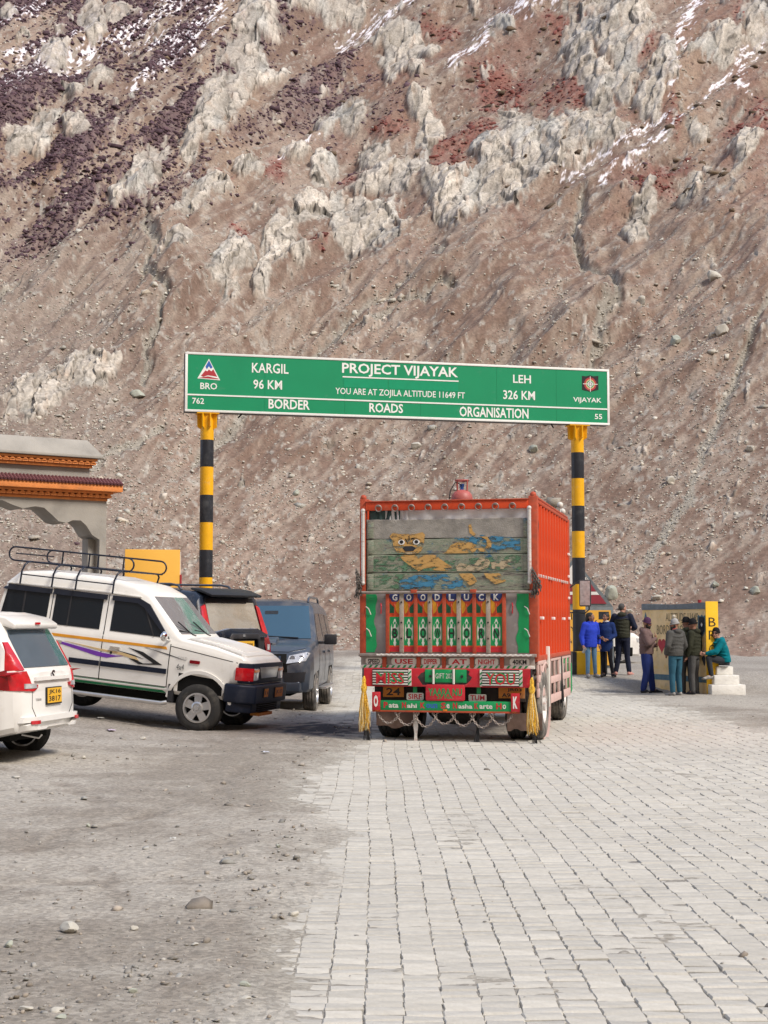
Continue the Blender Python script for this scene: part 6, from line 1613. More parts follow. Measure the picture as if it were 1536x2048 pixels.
MB().prism([(-.84, 3.94), (-.86, 4.18), (-.70, 4.40), (.70, 4.40), (.86, 4.18), (.84, 3.94), (.70, 3.94), (-.70, 3.94)], .50, .775, 'z').build('front_bumper', M['navy_plastic'], jeep, bevel=.03, seg=3)
fb = bpy.context.scene.objects['front_bumper']
MB().prism([(-.80, 3.98), (-.82, 4.15), (-.66, 4.34), (.66, 4.34), (.82, 4.15), (.80, 3.98)], .36, .51, 'z').build('bumper_skirt', M['navy_plastic'], fb, bevel=.02)
for k in range(4): MB().box(.05 - .5, .45, 4.335, 4.350, .385 + k * .028, .40 + k * .028).build('air_slot', M['well'], fb)
MB().box(-.30, .30, 4.20, 4.34, .30, .345).build('orange_plate', M['orange_plate'], fb)
numberplate(fb, Vector((-.30, 4.405, .65)), .34, .14, ['JK 07'], (0, 0, PI), 'orange_plate'); numberplate(fb, Vector((.28, 4.405, .66)), .17, .12, ['R 4'], (0, 0, PI), 'orange_plate')
MB().tube([(-.7, 3.55, .34), (.7, 3.55, .34)], .05, 8).sph((.1, 3.55, .33), .14, .13, .13).build('front_axle', M['well'], jeep, smooth=1)
MB().tube([(-.7, .95, .34), (.7, .95, .34)], .05, 8).sph((0, .95, .33), .14, .13, .13).build('rear_axle', M['well'], jeep, smooth=1)
MB().box(-.5, .5, .3, 3.9, .36, .5).build('underbody', M['well'], jeep)
patch('rear_window', [(-.55, 1.36), (.55, 1.36), (.50, 1.82), (-.50, 1.82)], '-y', bv, 'glass', jeep)
MB().box(-.78, .78, -.10, .03, .50, .66).build('rear_bumper', M['navy_plastic'], jeep, bevel=.02)
# roof rack
rk = empty('roof_rack'); rk.parent = jeep; rk.name = 'roof_rack'
def loop_(x, y0, y1, z0, z1, n=8):
    r_ = (z1 - z0) / 2; zc = (z0 + z1) / 2
    return [(x, y1 - r_ + r_ * math.sin(t), zc + r_ * math.cos(t)) for t in [PI * i / n for i in range(n + 1)]] + [(x, y0 + r_ - r_ * math.sin(t), zc - r_ * math.cos(t)) for t in [PI * i / n for i in range(n + 1)]]
Z0, Z1 = 2.25, 2.46
for s_ in (-1, 1):
    MB().tube(loop_(s_ * .62, .08, 2.20, Z0, Z1), .014, 8, closed=True).build('rack_side', M['rack'], rk, smooth=1)
    for y_ in (1.0, 1.45): MB().tube([(s_ * .62, y_, Z0), (s_ * .62, y_, Z1)], .013, 6).build('rack_upright', M['rack'], rk, smooth=1)
    for y_ in (.42, .96, 1.36, 1.98):
        MB().tube([(s_ * .80, y_, 1.90), (s_ * .80, y_ + .01, 2.10), (s_ * .78, y_ + .04, 2.20), (s_ * .70, y_ + .05, 2.245), (s_ * .62, y_ + .05, 2.25)], .015, 8).build('rack_leg', M['rack'], rk, smooth=1)
    MB().tube([(s_ * .80, .42, 2.05), (s_ * .80, 1.98, 2.04)], .010, 6).build('rack_rail', M['rack'], rk, smooth=1)
for y_ in (.16, .55, 1.0, 1.45, 1.85, 2.14): MB().tube([(-.62, y_, Z0), (.62, y_, Z0)], .011, 6).build('rack_crossbar', M['rack'], rk, smooth=1)
for x_ in (-.4, -.2, 0, .2, .4): MB().tube([(x_, .12, Z0), (x_, 2.18, Z0)], .008, 6).build('rack_crossbar', M['rack'], rk, smooth=1)
MB().tube([(-.62, .20, Z1 - .10), (.62, .20, Z1 - .10)], .011, 6).build('rack_crossbar', M['rack'], rk, smooth=1)

# --- dark suv seen from behind, beyond the jeep
fd = Vector((-.82, .57)).normalized(); rt = Vector((fd.y, -fd.x))
c_ = Vector((-2.52, 25.9)); gzd = G(c_.x, c_.y)
ds = empty('dark_suv', (c_.x, c_.y, gzd + .06), math.atan2(fd.y, fd.x) - PI / 2, R(1.5), label='black SUV parked nose away beyond the jeep, with tall red tail lamps', cat='suv')
K = dict(L=4.4, roof=[(0, 1.12), (.05, 1.18), (.28, 1.84), (.42, 1.92), (1.0, 1.96), (2.4, 1.94), (2.8, 1.86), (3.2, 1.24), (4.2, 1.08), (4.4, .95)],
         belt=[(0, 1.10), (.2, 1.15), (3.1, 1.14), (4.2, 1.0), (4.4, .9)], low=[(0, .42), (4.4, .40)], w=[(0, .84), (.1, .895), (.3, .90), (3.9, .90), (4.25, .84), (4.4, .7)])
body, bv = loft('body', K, 'dark_paint', ds, [(.88, .36), (3.55, .36)], arch_r=.43, inset=.15)
for s_ in (-1, 1):
    for y_ in (.88, 3.55): wheel(ds, s_ * .79, y_, .36, .22, s_)
    ax = '+x' if s_ > 0 else '-x'
    for pts in ([(.42, 1.22), (1.02, 1.21), (1.02, 1.68), (.50, 1.70)], [(1.12, 1.21), (1.95, 1.21), (1.95, 1.68), (1.12, 1.68)], [(2.05, 1.21), (3.0, 1.20), (2.72, 1.66), (2.05, 1.68)]):
        patch('window', pts, ax, bv, 'glass', ds)
    patch('rain_visor', [(.40, 1.695), (2.7, 1.69), (2.6, 1.76), (.42, 1.765)], ax, bv, 'rack', ds, .03, th=.03)
    patch('cladding', [(.0, .5), (.42, .5), (.46, .78), (.0, .80)], ax, bv, 'black_plastic', ds, .02, th=.02)
    roof_rail(ds, s_ * .66, .75, 2.45, 1.98)
    # tall lamp on the rear pillar
    xs2 = sorted((s_ * .73, s_ * .86))
    tl = patch('tail_lamp', [(s_ * .665, 1.70), (s_ * .765, 1.66), (s_ * .835, 1.26), (s_ * .84, 1.20), (s_ * .68, 1.20)], '-y', bv, 'red_lens', ds, .03, th=.04, step=.05, label='tall red tail lamp')
    t2 = patch('tail_lamp', [(s_ * .62, 1.18), (s_ * .855, 1.19), (s_ * .865, .86), (s_ * .72, .88)], '-y', bv, 'dark_red_lens', ds, .03, th=.04, step=.05)
    patch('reversing_lens', rrect(min(s_ * .74, s_ * .80), max(s_ * .74, s_ * .80), .92, 1.02, .01), '-y', bv, 'clear_lens', t2, .036, th=.006, step=.05)
rwn = patch('rear_window', [(-.655, 1.25), (.655, 1.25), (.63, 1.74), (-.63, 1.74)], '-y', bv, 'glass_mirror', ds, .012)
patch('window_trim', [(-.65, 1.745), (.65, 1.745), (.62, 1.81), (-.62, 1.81)], '-y', bv, 'black_plastic', ds, .02)
MB().prism([(.05, 1.87), (.32, 1.955), (.55, 1.985), (.55, 1.95), (.30, 1.90), (.07, 1.83)], -.66, .66, 'x').build('roof_spoiler', M['black'], ds, bevel=.012)
MB().tube([(0, .0, 1.19), (.0, -.04, 1.22), (.30, -.0, 1.30)], .010, 6).build('rear_wiper', M['black'], ds)
MB().prism([(-.68, 1.21), (-.58, 1.25), (-.30, 1.30), (.40, 1.30), (.50, 1.26), (.66, 1.20), (.66, 1.14), (-.68, 1.14)], -.10, .05, 'y').build('tailgate_shelf', M['dark_paint'], ds, bevel=.02)
pl_ = MB().box(-.66, .66, -.04, .05, .66, 1.145).build('tailgate', M['black_plastic'], ds, bevel=.02)
hf = MB(); hf.prism([(-.36, .62), (-.36, 1.14), (-.30, 1.22), (.40, 1.22), (.46, 1.14), (.46, .62), (.40, .62), (.40, 1.10), (.34, 1.12), (-.24, 1.12), (-.28, 1.10), (-.28, .62)], -.11, -.04, 'y')
hf.build('plate_surround', M['black_plastic'], pl_, bevel=.015)
numberplate(ds, Vector((.05, -.085, 1.01)), .50, .15, ['JK 16C 9909'], (0, 0, 0))
MB().box(-.86, .86, -.14, .10, .40, .66).build('rear_bumper', M['black_plastic'], ds, bevel=.04, seg=3)
MB().box(-.62, -.44, -.06, -.04, 1.0, 1.05).build('tailgate_handle', M['dark_paint'], ds, bevel=.01)
patch('windscreen', [(-.68, 1.26), (.68, 1.26), (.62, 1.82), (-.62, 1.82)], '+y', bv, 'glass_blue', ds)
MB().box(-.03, .03, -.118, -.10, 1.16, 1.20).build('emblem', M['chrome'], pl_)

# --- grey suv facing the camera
fg = Vector((-.055, -1)).normalized()
c_ = Vector((-1.97, 31.2))
gs = empty('grey_suv', (c_.x, c_.y, G(c_.x, c_.y)), math.atan2(fg.y, fg.x) - PI / 2, 0, label='dusty grey SUV facing the camera beside the road edge', cat='suv', sc=1.05)
K = dict(L=4.42, roof=[(0, 1.15), (.05, 1.22), (.22, 1.80), (.4, 1.88), (1.0, 1.93), (2.3, 1.94), (2.62, 1.90), (3.22, 1.25), (3.26, 1.23), (4.0, 1.13), (4.25, 1.04), (4.42, .86)],
         belt=[(0, 1.1), (.2, 1.17), (3.1, 1.15), (4.0, 1.03), (4.25, .96), (4.42, .80)], low=[(0, .40), (4.42, .36)], w=[(0, .82), (.1, .89), (.3, .90), (4.0, .90), (4.22, .86), (4.36, .76), (4.42, .66)])
body, bv = loft('body', K, 'grey_paint', gs, [(.85, .37), (3.53, .37)], arch_r=.44, inset=.21)
for s_ in (-1, 1):
    for y_ in (.85, 3.53): wheel(gs, s_ * .80, y_, .37, .23, s_, rubber='dusty_rubber')
    ax = '+x' if s_ > 0 else '-x'
    for pts in ([(.30, 1.26), (.92, 1.23), (.92, 1.70), (.40, 1.68)], [(1.02, 1.23), (1.90, 1.22), (1.90, 1.71), (1.02, 1.71)], [(2.0, 1.22), (3.0, 1.21), (2.70, 1.64), (2.55, 1.71), (2.0, 1.71)]):
        patch('window', pts, ax, bv, 'glass', gs)
    for sy in (1.0, 1.95, 3.03): seam([(sy, .5), (sy, 1.16)], ax, bv, gs)
    roof_rail(gs, s_ * .64, .7, 2.5, 1.95)
    for hy in (1.12, 2.08): patch('door_handle', rrect(hy, hy + .18, 1.0, 1.04, .012), ax, bv, 'grey_paint', gs, .03, th=.02, step=.03)
    MB().box(min(s_ * .86, s_ * 1.02), max(s_ * .86, s_ * 1.02), 1.35, 2.95, .38, .42).build('side_step', M['silver'], gs, bevel=.01)
    mi = MB(); mi.box(*sorted((s_ * .98, s_ * 1.20)), 2.86, 2.98, 1.16, 1.34); mi.box(*sorted((s_ * .86, s_ * 1.0)), 2.9, 2.97, 1.17, 1.22)
    mi.build('door_mirror', M['black_plastic'], gs, bevel=.02, kind='stuff')
    hl = patch('headlamp', [(s_ * .48, .86), (s_ * .80, .90), (s_ * .86, 1.03), (s_ * .80, 1.05), (s_ * .52, .99)], '+y', bv, 'clear_lens', gs, .02, th=.03, step=.05)
    for cx in (.58, .72):
        MB().cyl((s_ * cx, 4.25, .95), (s_ * cx, 4.38 - (cx - .58) * .3, .95), .045, n=14).build('lamp_reflector', M['chrome'], hl)
    patch('fog_lamp_recess', [(s_ * .46, .52), (s_ * .78, .55), (s_ * .80, .72), (s_ * .44, .70)], '+y', bv, 'black_plastic', gs, .016, th=.01)
wsg = patch('windscreen', [(-.77, 1.27), (.77, 1.27), (.67, 1.85), (-.67, 1.85)], '+y', bv, 'glass_blue', gs, .012)
text('X', .07, .12, M['white'], gs, (-.05 + .12, 2.95, 1.585), rot=(R(90) - R(42), 0, PI), bold=.0)
for px_ in (-.55, .05): MB().tube([(px_, 3.24, 1.28), (px_ + .55, 3.20, 1.31)], .010, 6).build('wiper', M['black'], gs)
bn = patch('bonnet', [(-.74, 3.34), (.74, 3.34), (.78, 4.1), (.5, 4.26), (-.5, 4.26), (-.78, 4.1)], '+z', bv, 'grey_paint', gs, .014, th=.012)
MB().prism([(3.40, 1.23), (3.46, 1.30), (3.75, 1.27), (3.95, 1.20), (3.95, 1.12), (3.4, 1.15)], -.24, .24, 'x').build('bonnet_scoop', M['grey_paint'], bn, bevel=.02)
MB().box(-.18, .18, 3.948, 3.956, 1.16, 1.195).build('scoop_mouth', M['well'], bn)
gr = patch('grille', [(-.50, .72), (.50, .72), (.47, 1.02), (-.47, 1.02)], '+y', bv, 'well', gs, .018, th=.01)
patch('mirror_seen_inside', rrect(-.14, .10, 1.70, 1.76, .015), '+y', bv, 'charcoal', wsg, .016, th=.002, step=.05)
for k in range(7):
    x_ = -.36 + k * .12
    patch('grille_bar', [(x_ - .02, .78), (x_ + .02, .78), (x_ + .02, .985), (x_ - .02, .985)], '+y', bv, 'chrome' if k in (1,) else 'dark_paint', gr, .03, th=.016, step=.1)
MB().prism([(-.82, 4.16), (-.70, 4.44), (.70, 4.44), (.82, 4.16)], .38, .56, 'z').build('front_bumper', M['grey_paint'], gs, bevel=.03, seg=3)
MB().box(-.35, .35, 4.435, 4.45, .60, .72).build('air_intake', M['well'], gs)
MB().box(-.40, -.38, 4.41, 4.43, .76, .90).build('red_tow_strap', M['crest_red'], gs)
MB().box(-.5, .5, .2, 4.0, .3, .42).build('underbody', M['well'], gs)

# --- white people carrier cut by the left frame edge
hE = Vector((-.982, .19)).normalized(); rE = Vector((hE.y, -hE.x))
cE = at(110, 1300, 17.5)
mp = empty('people_carrier', (cE.x, cE.y, G(cE.x, cE.y) + .02), math.atan2(hE.y, hE.x) - PI / 2, R(-1.5), label='white people carrier at the left frame edge, seen from behind, with red tail lamps', cat='car')
K = dict(L=4.3, roof=[(0, .80), (.015, .98), (.05, 1.02), (.36, 1.58), (.50, 1.66), (1.2, 1.71), (2.4, 1.68), (2.7, 1.6), (3.5, 1.08), (4.1, .92), (4.3, .75)],
         belt=[(0, .80), (.05, .98), (.2, 1.03), (3.3, 1.0), (4.1, .85), (4.3, .7)], low=[(0, .36), (.2, .33), (.5, .27), (4.3, .2)], w=[(0, .60), (.05, .70), (.13, .78), (.26, .835), (.5, .855), (3.8, .86), (4.15, .75), (4.3, .5)])
body, bv = loft('body', K, 'white_paint', mp, [(.68, .31), (3.5, .31)], arch_r=.37, inset=.2, crown=.05)
for s_ in (-1, 1):
    for y_ in (.68, 3.5): wheel(mp, s_ * .74, y_, .31, .19, s_)
    ax = '+x' if s_ > 0 else '-x'
    patch('window', [(.48, 1.08), (.95, 1.06), (2.9, 1.05), (2.35, 1.50), (.62, 1.50)], ax, bv, 'glass', mp)
    tl = patch('tail_lamp', [(s_ * .845, 1.02), (s_ * .845, .82), (s_ * .56, .80), (s_ * .45, .835), (s_ * .44, .87), (s_ * .60, .89), (s_ * .64, 1.03)], '-y', bv, 'red_lens', mp, .022, th=.04, step=.05, label='red tail lamp wrapping round the corner')
    patch('tail_lamp', [(.16, .83), (.62, .82), (.50, .98), (.20, 1.05)], ax, bv, 'dark_red_lens', mp, .012, th=.02, step=.05)
    patch('tail_lamp', [(s_ * .66, 1.04), (s_ * .80, 1.04), (s_ * .74, 1.36), (s_ * .69, 1.36)], '-y', bv, 'red_lens', mp, .02, th=.04, step=.05, label='slim red lamp beside the rear window')
    patch('reversing_lens', [(s_ * .48, .835), (s_ * .70, .835), (s_ * .70, .89), (s_ * .50, .885)], '-y', bv, 'clear_lens', tl, .030, th=.01, step=.05)
    patch('reflector', rrect(*sorted((s_ * .50, s_ * .66)), .435, .475, .008), '-y', bv, 'red_lens', mp, .075, th=.01, step=.05)
rwn = patch('rear_window', [(-.62, 1.07), (.62, 1.07), (.60, 1.42), (.56, 1.50), (-.56, 1.50), (-.60, 1.42)], '-y', bv, 'glass_side', mp, .012)
MB().prism([(.20, 1.50), (.18, 1.56), (.30, 1.64), (.62, 1.715), (.62, 1.66), (.36, 1.55)], -.60, .60, 'x').build('roof_spoiler', M['white_paint'], mp, bevel=.02, seg=3)
MB().box(-.06, .06, .17, .185, 1.555, 1.58).build('brake_lamp', M['red_lens'], mp)
seam([(-.56, .86), (-.57, .62), (-.46, .50), (.46, .50), (.57, .62), (.56, .86)], '-y', bv, mp, .010)
patch('tailgate_ledge', [(-.50, .915), (.50, .915), (.50, .955), (-.50, .955)], '-y', bv, 'white_paint', mp, .035, th=.03)
patch('bumper_panel', [(-.70, .34), (.70, .34), (.72, .43), (.60, .455), (.46, .39), (-.46, .39), (-.60, .455), (-.72, .43)], '-y', bv, 'white_paint', mp, .06, th=.05)
patch('bumper_panel', [(-.74, .455), (.74, .455), (.72, .515), (-.72, .515)], '-y', bv, 'white_paint', mp, .055, th=.05)
numberplate(mp, Vector((0, -.015, .735)), .40, .17, ['JK16', '3817'], (0, 0, 0))
text('S', .10, .12, M['chrome'], mp, (0, -.012, .905 + .06), rot=(PI / 2, 0, 0), bold=.04)
text('TOUR M', .15, .03, M['silver'], mp, (-.40, -.002, .70), bold=.02)
MB().tube([(-.3, .25, .30), (-.28, .05, .26), (-.26, .02, .30)], .010, 6).build('tow_eye', M['silver'], mp)
MB().box(-.5, .5, .3, 4.0, .24, .36).build('underbody', M['well'], mp)
MB().tube([(-.7, .68, .3), (.7, .68, .3)], .05, 8).build('rear_axle', M['well'], mp)
# red tail lamp of another car at the very edge is this car's side lamp; nothing more stands there

# --- small white car behind the people at the right
hW = Vector((.995, .10)).normalized(); q = at(1240, 1300, 44.5)
wo = Vector((q.x, q.y)) - hW * 3.15 - Vector((hW.y, -hW.x)) * .72
wc = empty('white_car', (wo.x, wo.y, G(wo.x, wo.y)), math.atan2(hW.y, hW.x) - PI / 2, 0, label='white hatchback half hidden behind the three people on the right', cat='car')
K = dict(L=3.85, roof=[(0, .95), (.3, 1.38), (.6, 1.45), (2.0, 1.43), (2.8, 1.02), (3.6, .90), (3.8, .78), (3.85, .7)], belt=[(0, .9), (2.7, .93), (3.6, .84), (3.85, .65)], low=[(0, .25), (3.85, .22)], w=[(0, .7), (.2, .8), (3.4, .8), (3.75, .66), (3.85, .5)])
body, bv = loft('body', K, 'white_paint', wc, [(.65, .29), (3.15, .29)], n_st=36, arch_r=.34, inset=.25)
for s_ in (-1, 1):
    for y_ in (.65, 3.15): wheel(wc, s_ * .70, y_, .29, .18, s_, .18)
    ax = '+x' if s_ > 0 else '-x'
    patch('window', [(.45, .98), (2.5, .98), (2.0, 1.33), (.65, 1.33)], ax, bv, 'glass', wc)
    patch('headlamp', [(s_ * .45, .62), (s_ * .70, .64), (s_ * .70, .76), (s_ * .48, .72)], '+y', bv, 'clear_lens', wc, .02)
    seam([(2.68, .3), (2.68, .92)], ax, bv, wc)
    patch('rub_strip', [(.9, .5), (2.8, .5), (2.8, .56), (.9, .56)], ax, bv, 'black_plastic', wc, .012)
MB().prism([(-.66, 3.55), (-.5, 3.90), (.5, 3.90), (.66, 3.55)], .28, .48, 'z').build('front_bumper', M['black_plastic'], wc, bevel=.03)
# ------------------------------------------------------------------ people
def remesh(b, name, m, parent, vox, smooth_it=2, label=None):
    me = b.mesh(name); o = link(name, me, m, parent, label=label)
    md = o.modifiers.new('r', 'REMESH'); md.mode = 'VOXEL'; md.voxel_size = vox; md.use_smooth_shade = True
    sm = o.modifiers.new('s', 'SMOOTH'); sm.factor = .5; sm.iterations = smooth_it
    bpy.context.view_layer.update(); bake(o)
    o.data.shade_smooth()
    return o
def limb(b, pts, rs, n=12):
    pts = [Vector(p) for p in pts]
    for p, r in zip(pts, rs): b.sph(p, r * .995, r * .995, r * .995, 12, 8)
    for i in range(len(pts) - 1): b.cyl(pts[i], pts[i + 1], rs[i], rs[i + 1], n)
def trunk(b, rings, n=20):
    """rings: (x, y, z, half width, half depth)"""
    vs = [(x + rx * math.cos(2 * PI * k / n), y + ry * math.sin(2 * PI * k / n) * (1 if math.sin(2 * PI * k / n) > 0 else 1.0), z) for x, y, z, rx, ry in rings for k in range(n)]
    m_ = len(rings)
    b.add(vs, [(i * n + k, i * n + (k + 1) % n, (i + 1) * n + (k + 1) % n, (i + 1) * n + k) for i in range(m_ - 1) for k in range(n)] + [tuple(range(n))[::-1], tuple(range((m_ - 1) * n, m_ * n))])
def person(label, loc, rz, H=1.72, skin='skin', top='navy', legs='charcoal', shoe='shoe_dark', hat=None, hair=None, beard=False, female=False, J=None, bulk=1., coat=.0, head_turn=0., head_tilt=0., hood=True, legw=1., collar=None, pom=False, lean=0., group=None, yoke=None):
    """local frame: x to the person's right... y the way the chest faces, z up; J overrides joints"""
    s = H / 1.72
    j = dict(hipL=(-.09, 0, .90), hipR=(.09, 0, .90), kneeL=(-.10, .015, .48), kneeR=(.10, .015, .48), ankL=(-.11, -.01, .09), ankR=(.11, -.01, .09), toeL=(-.13, .15, .03), toeR=(.13, .15, .03),
             pel=(0, 0, .93), waist=(0, 0, 1.08), chest=(0, .0, 1.27), neck=(0, -.01, 1.46), head=(0, .02, 1.60),
             shL=(-.185 if not female else -.165, -.01, 1.40), shR=(.185 if not female else .165, -.01, 1.40), elL=(-.25, -.02, 1.13), elR=(.25, -.02, 1.13), wrL=(-.25, .06, .88), wrR=(.25, .06, .88), haL=(-.245, .10, .80), haR=(.245, .10, .80))
    if J: j.update(J)
    j = {k: Vector(v) for k, v in j.items()}
    root = empty('person', loc, rz, label=label, cat='person', group=group, sc=s)
    hm = Matrix.Translation(j['head']) @ Matrix.Rotation(head_turn, 4, 'Z') @ Matrix.Rotation(head_tilt, 4, 'X')
    # body: one continuous surface, head to feet
    b = MB()
    b.T = hm
    b.sph((0, -.005, .022), .076, .092, .098, 18, 12); b.sph((0, .022, -.045), .056, .066, .062, 14, 9); b.sph((0, .062, -.085), .030, .026, .024)
    b.cyl((0, .078, .02), (0, .108, -.018), .010, .017, 8); b.sph((0, .104, -.020), .017, .014, .012)
    for q in (-1, 1):
        b.sph((q * .076, -.005, -.005), .012, .022, .032, 8, 6); b.sph((q * .032, .072, .028), .022, .014, .008); b.sph((q * .040, .060, -.025), .024, .022, .022)
    b.sph((0, .084, -.052), .024, .012, .008)
    b.T = None
    limb(b, [j['head'] + Vector((0, -.02, -.05)), j['neck'], j['chest'] + Vector((0, 0, .10))], [.052, .055, .07])
    bt = MB(); trunk(b, [(j['pel'].x, j['pel'].y, j['pel'].z - .06, .13, .09), (j['waist'].x, j['waist'].y, j['waist'].z, .12, .085), (j['chest'].x, j['chest'].y, j['chest'].z, .145, .10), (j['neck'].x, j['neck'].y, j['neck'].z - .06, .10, .07)])
    for q in 'LR':
        sx = -1 if q == 'L' else 1
        limb(b, [j['chest'] + Vector((sx * .06, 0, .08)), j['sh' + q], j['el' + q], j['wr' + q]], [.06, .045, .038, .026])
        limb(b, [j['hip' + q], j['knee' + q], j['ank' + q], j['toe' + q]], [.075, .052, .036, .028])
        # hand: palm, four fingers and a thumb, lightly curled
        w, h = j['wr' + q], j['ha' + q]; d = (h - w).normalized(); side = d.cross(Vector((0, 1, 0)))
        if side.length < .2: side = d.cross(Vector((0, 0, 1)))
        side.normalize(); up = side.cross(d)
        pc = w + d * .055
        b.cyl(w, pc, .024, .027, 8); b.sph(pc, .036, .030, .034, 10, 7)
        for fi, (o_, L_) in enumerate(((-.030, .066), (-.010, .076), (.010, .072), (.030, .058))):
            k0 = pc + side * o_ + d * .02; k1 = k0 + d * L_ * .55; k2 = k1 + d * L_ * .35 + up * (-.015 if sx > 0 else .015)
            limb(b, [k0, k1, k2], [.0105, .0098, .0085], 7)
        limb(b, [pc - side * .022 - d * .01, pc - side * .050 + d * .022, pc - side * .046 + d * .045], [.012, .0105, .009], 7)
    body_ = remesh(b, 'body', M[skin], root, .0105, 1)
    ey = empty  # eyes sit in the face
    for q in (-1, 1):
        c = hm @ Vector((q * .031, .079, .012)); 
        MB().sph(c, .0115, .0085, .0085, 8, 6).build('eye', M['white'], root, smooth=3)
        c2 = hm @ Vector((q * .031, .0865, .012)); MB().sph(c2, .0060, .004, .0062, 8, 6).build('pupil', M['black'], root, smooth=3)
        a1, a2 = hm @ Vector((q * .014, .090, .032)), hm @ Vector((q * .052, .078, .034)); MB().tube([a1, (a1 + a2) / 2 + Vector((0, .002, .004)), a2], .0045, 5).build('eyebrow', M['hair'], root)
    l1, l2 = hm @ Vector((-.022, .092, -.053)), hm @ Vector((.022, .092, -.053))
    MB().tube([l1, (l1 + l2) / 2 + Vector((0, .005, 0)), l2], .004, 5).build('lips', M['crest_red' if female else 'brown'], root)
    # trousers
    b = MB()
    trunk(b, [(j['pel'].x, j['pel'].y, j['pel'].z - .10, .155 * bulk, .118), (j['pel'].x, j['pel'].y, j['pel'].z, .16 * bulk, .12), (j['waist'].x, j['waist'].y, j['waist'].z - .03, .145 * bulk, .108)])
    for q in 'LR':
        a, k, n_ = j['hip' + q], j['knee' + q], j['ank' + q]
        limb(b, [a + Vector((0, 0, .02)), (a + k) / 2, k, (k + n_) / 2, n_ + (k - n_) * .06], [.098 * legw, .090 * legw, .070 * legw, .066 * legw, .060 * legw])
    remesh(b, 'trousers', M[legs], root, .013, 2)
    # jacket
    b = MB(); P_, W, Cc, N_ = j['pel'], j['waist'], j['chest'], j['neck']
    hem = P_ + Vector((0, 0, -.03 - coat)) if True else P_
    bw = bulk * (0.93 if female else 1)
    rings = [(hem.x, hem.y, hem.z, .182 * bw, .138 * bw), (hem.x * .6 + W.x * .4, hem.y * .6 + W.y * .4, hem.z * .6 + W.z * .4, .186 * bw, .146 * bw), (W.x, W.y, W.z, .176 * bw, .140 * bw), (Cc.x, Cc.y, Cc.z, .198 * bw, .148 * bw),
             (Cc.x * .35 + N_.x * .65, Cc.y * .35 + N_.y * .65, Cc.z * .35 + N_.z * .65, .175 * bw, .118 * bw), (N_.x, N_.y, N_.z, .085, .075)]
    trunk(b, rings)
    for q in 'LR':
        sx = -1 if q == 'L' else 1
        sh, el_, wr = j['sh' + q], j['el' + q], j['wr' + q]
        limb(b, [Cc + Vector((sx * .08, 0, .09)), sh, (sh + el_) / 2, el_, (el_ + wr) / 2, wr + (el_ - wr) * .10], [.085 * bulk, .078 * bulk, .070 * bulk, .064 * bulk, .058 * bulk, .046])
    r_ = random.Random(hash(label) % 1000 if False else len(label) * 7)
    # padded folds round the arms and body
    for k in range(5):
        z = hem.z + .10 + k * .085; t = (z - hem.z) / (N_.z - hem.z); cx = hem.x + (N_.x - hem.x) * t; cy = hem.y + (N_.y - hem.y) * t
        b.tube([(cx + .176 * bw * math.cos(a), cy + .133 * bw * math.sin(a), z + .012 * math.sin(3 * a + k)) for a in [2 * PI * i / 18 for i in range(18)]], .018, 6, closed=True)
    if hood: b.T = None; b.sph(N_ + Vector((0, -.085, -.005)), .105, .07, .065, 14, 9)
    b.tube([(N_.x + .072 * math.cos(a), N_.y + .068 * math.sin(a), N_.z + .015 - .012 * math.sin(a)) for a in [2 * PI * i / 16 for i in range(16)]], .026, 7, closed=True)
    jk = remesh(b, 'jacket', M[top], root, .0135, 2)
    if yoke:
        b = MB(); trunk(b, [(Cc.x, Cc.y, Cc.z + .055, .205 * bw, .157 * bw), (Cc.x * .35 + N_.x * .65, Cc.y * .35 + N_.y * .65, (Cc.z * .35 + N_.z * .65) + .012, .18 * bw, .125 * bw), (N_.x, N_.y, N_.z + .015, .088, .08)])
        for q in 'LR':
            sh, el_, wr = j['sh' + q], j['el' + q], j['wr' + q]
            limb(b, [sh + Vector((0, 0, .006)), (sh + el_) / 2, el_, (el_ + wr) / 2, wr + (el_ - wr) * .12], [.081 * bulk, .073 * bulk, .067 * bulk, .061 * bulk, .049])
        remesh(b, 'jacket_yoke', M[yoke], root, .0135, 2)
    if collar:
        MB().tube([(N_.x + .058 * math.cos(a), N_.y + .012 + .058 * math.sin(a), N_.z + .035) for a in [2 * PI * i / 16 for i in range(16)]], .022, 7, closed=True).build('scarf', M[collar], root, smooth=3)
    # shoes
    for q in 'LR':
        a, t = j['ank' + q], j['toe' + q]; d = Vector((t.x - a.x, t.y - a.y, 0)).normalized()
        b = MB(); z0 = min(a.z, t.z + .06)
        b.sph(a + Vector((0, 0, -.035)) - d * .02, .045, .05, .05); b.sph((a + t) / 2 + Vector((0, 0, -.005)), .046, .05, .042); b.sph(t + d * .01, .044, .05, .032)
        b.cyl(a + Vector((0, 0, -.03)), t, .043, .034, 10); b.cyl(a + Vector((0, 0, .03)), a + Vector((0, 0, -.03)), .045, .045, 10)
        sh = remesh(b, 'shoe', M[shoe], root, .012, 1)
    # hair, hat, beard
    if hair and hair != 'stubble':
        b = MB(); b.T = hm
        b.sph((0, -.022, .040), .088, .098, .096, 16, 10)
        if False: pass
        if hair == 'bun': b.sph((0, -.10, -.02), .05, .045, .045); b.sph((0, -.05, -.01), .086, .07, .08)
        if hair == 'loose':
            b.sph((0, -.085, -.03), .10, .065, .105, 14, 9); b.sph((0, -.06, .05), .10, .085, .08, 14, 9); b.sph((.03, -.10, -.07), .07, .05, .06)
        b.T = None
        h_ = MB(); h_.v, h_.f = b.v, b.f
        remesh(h_, 'hair', M['hair'], root, .011, 1)
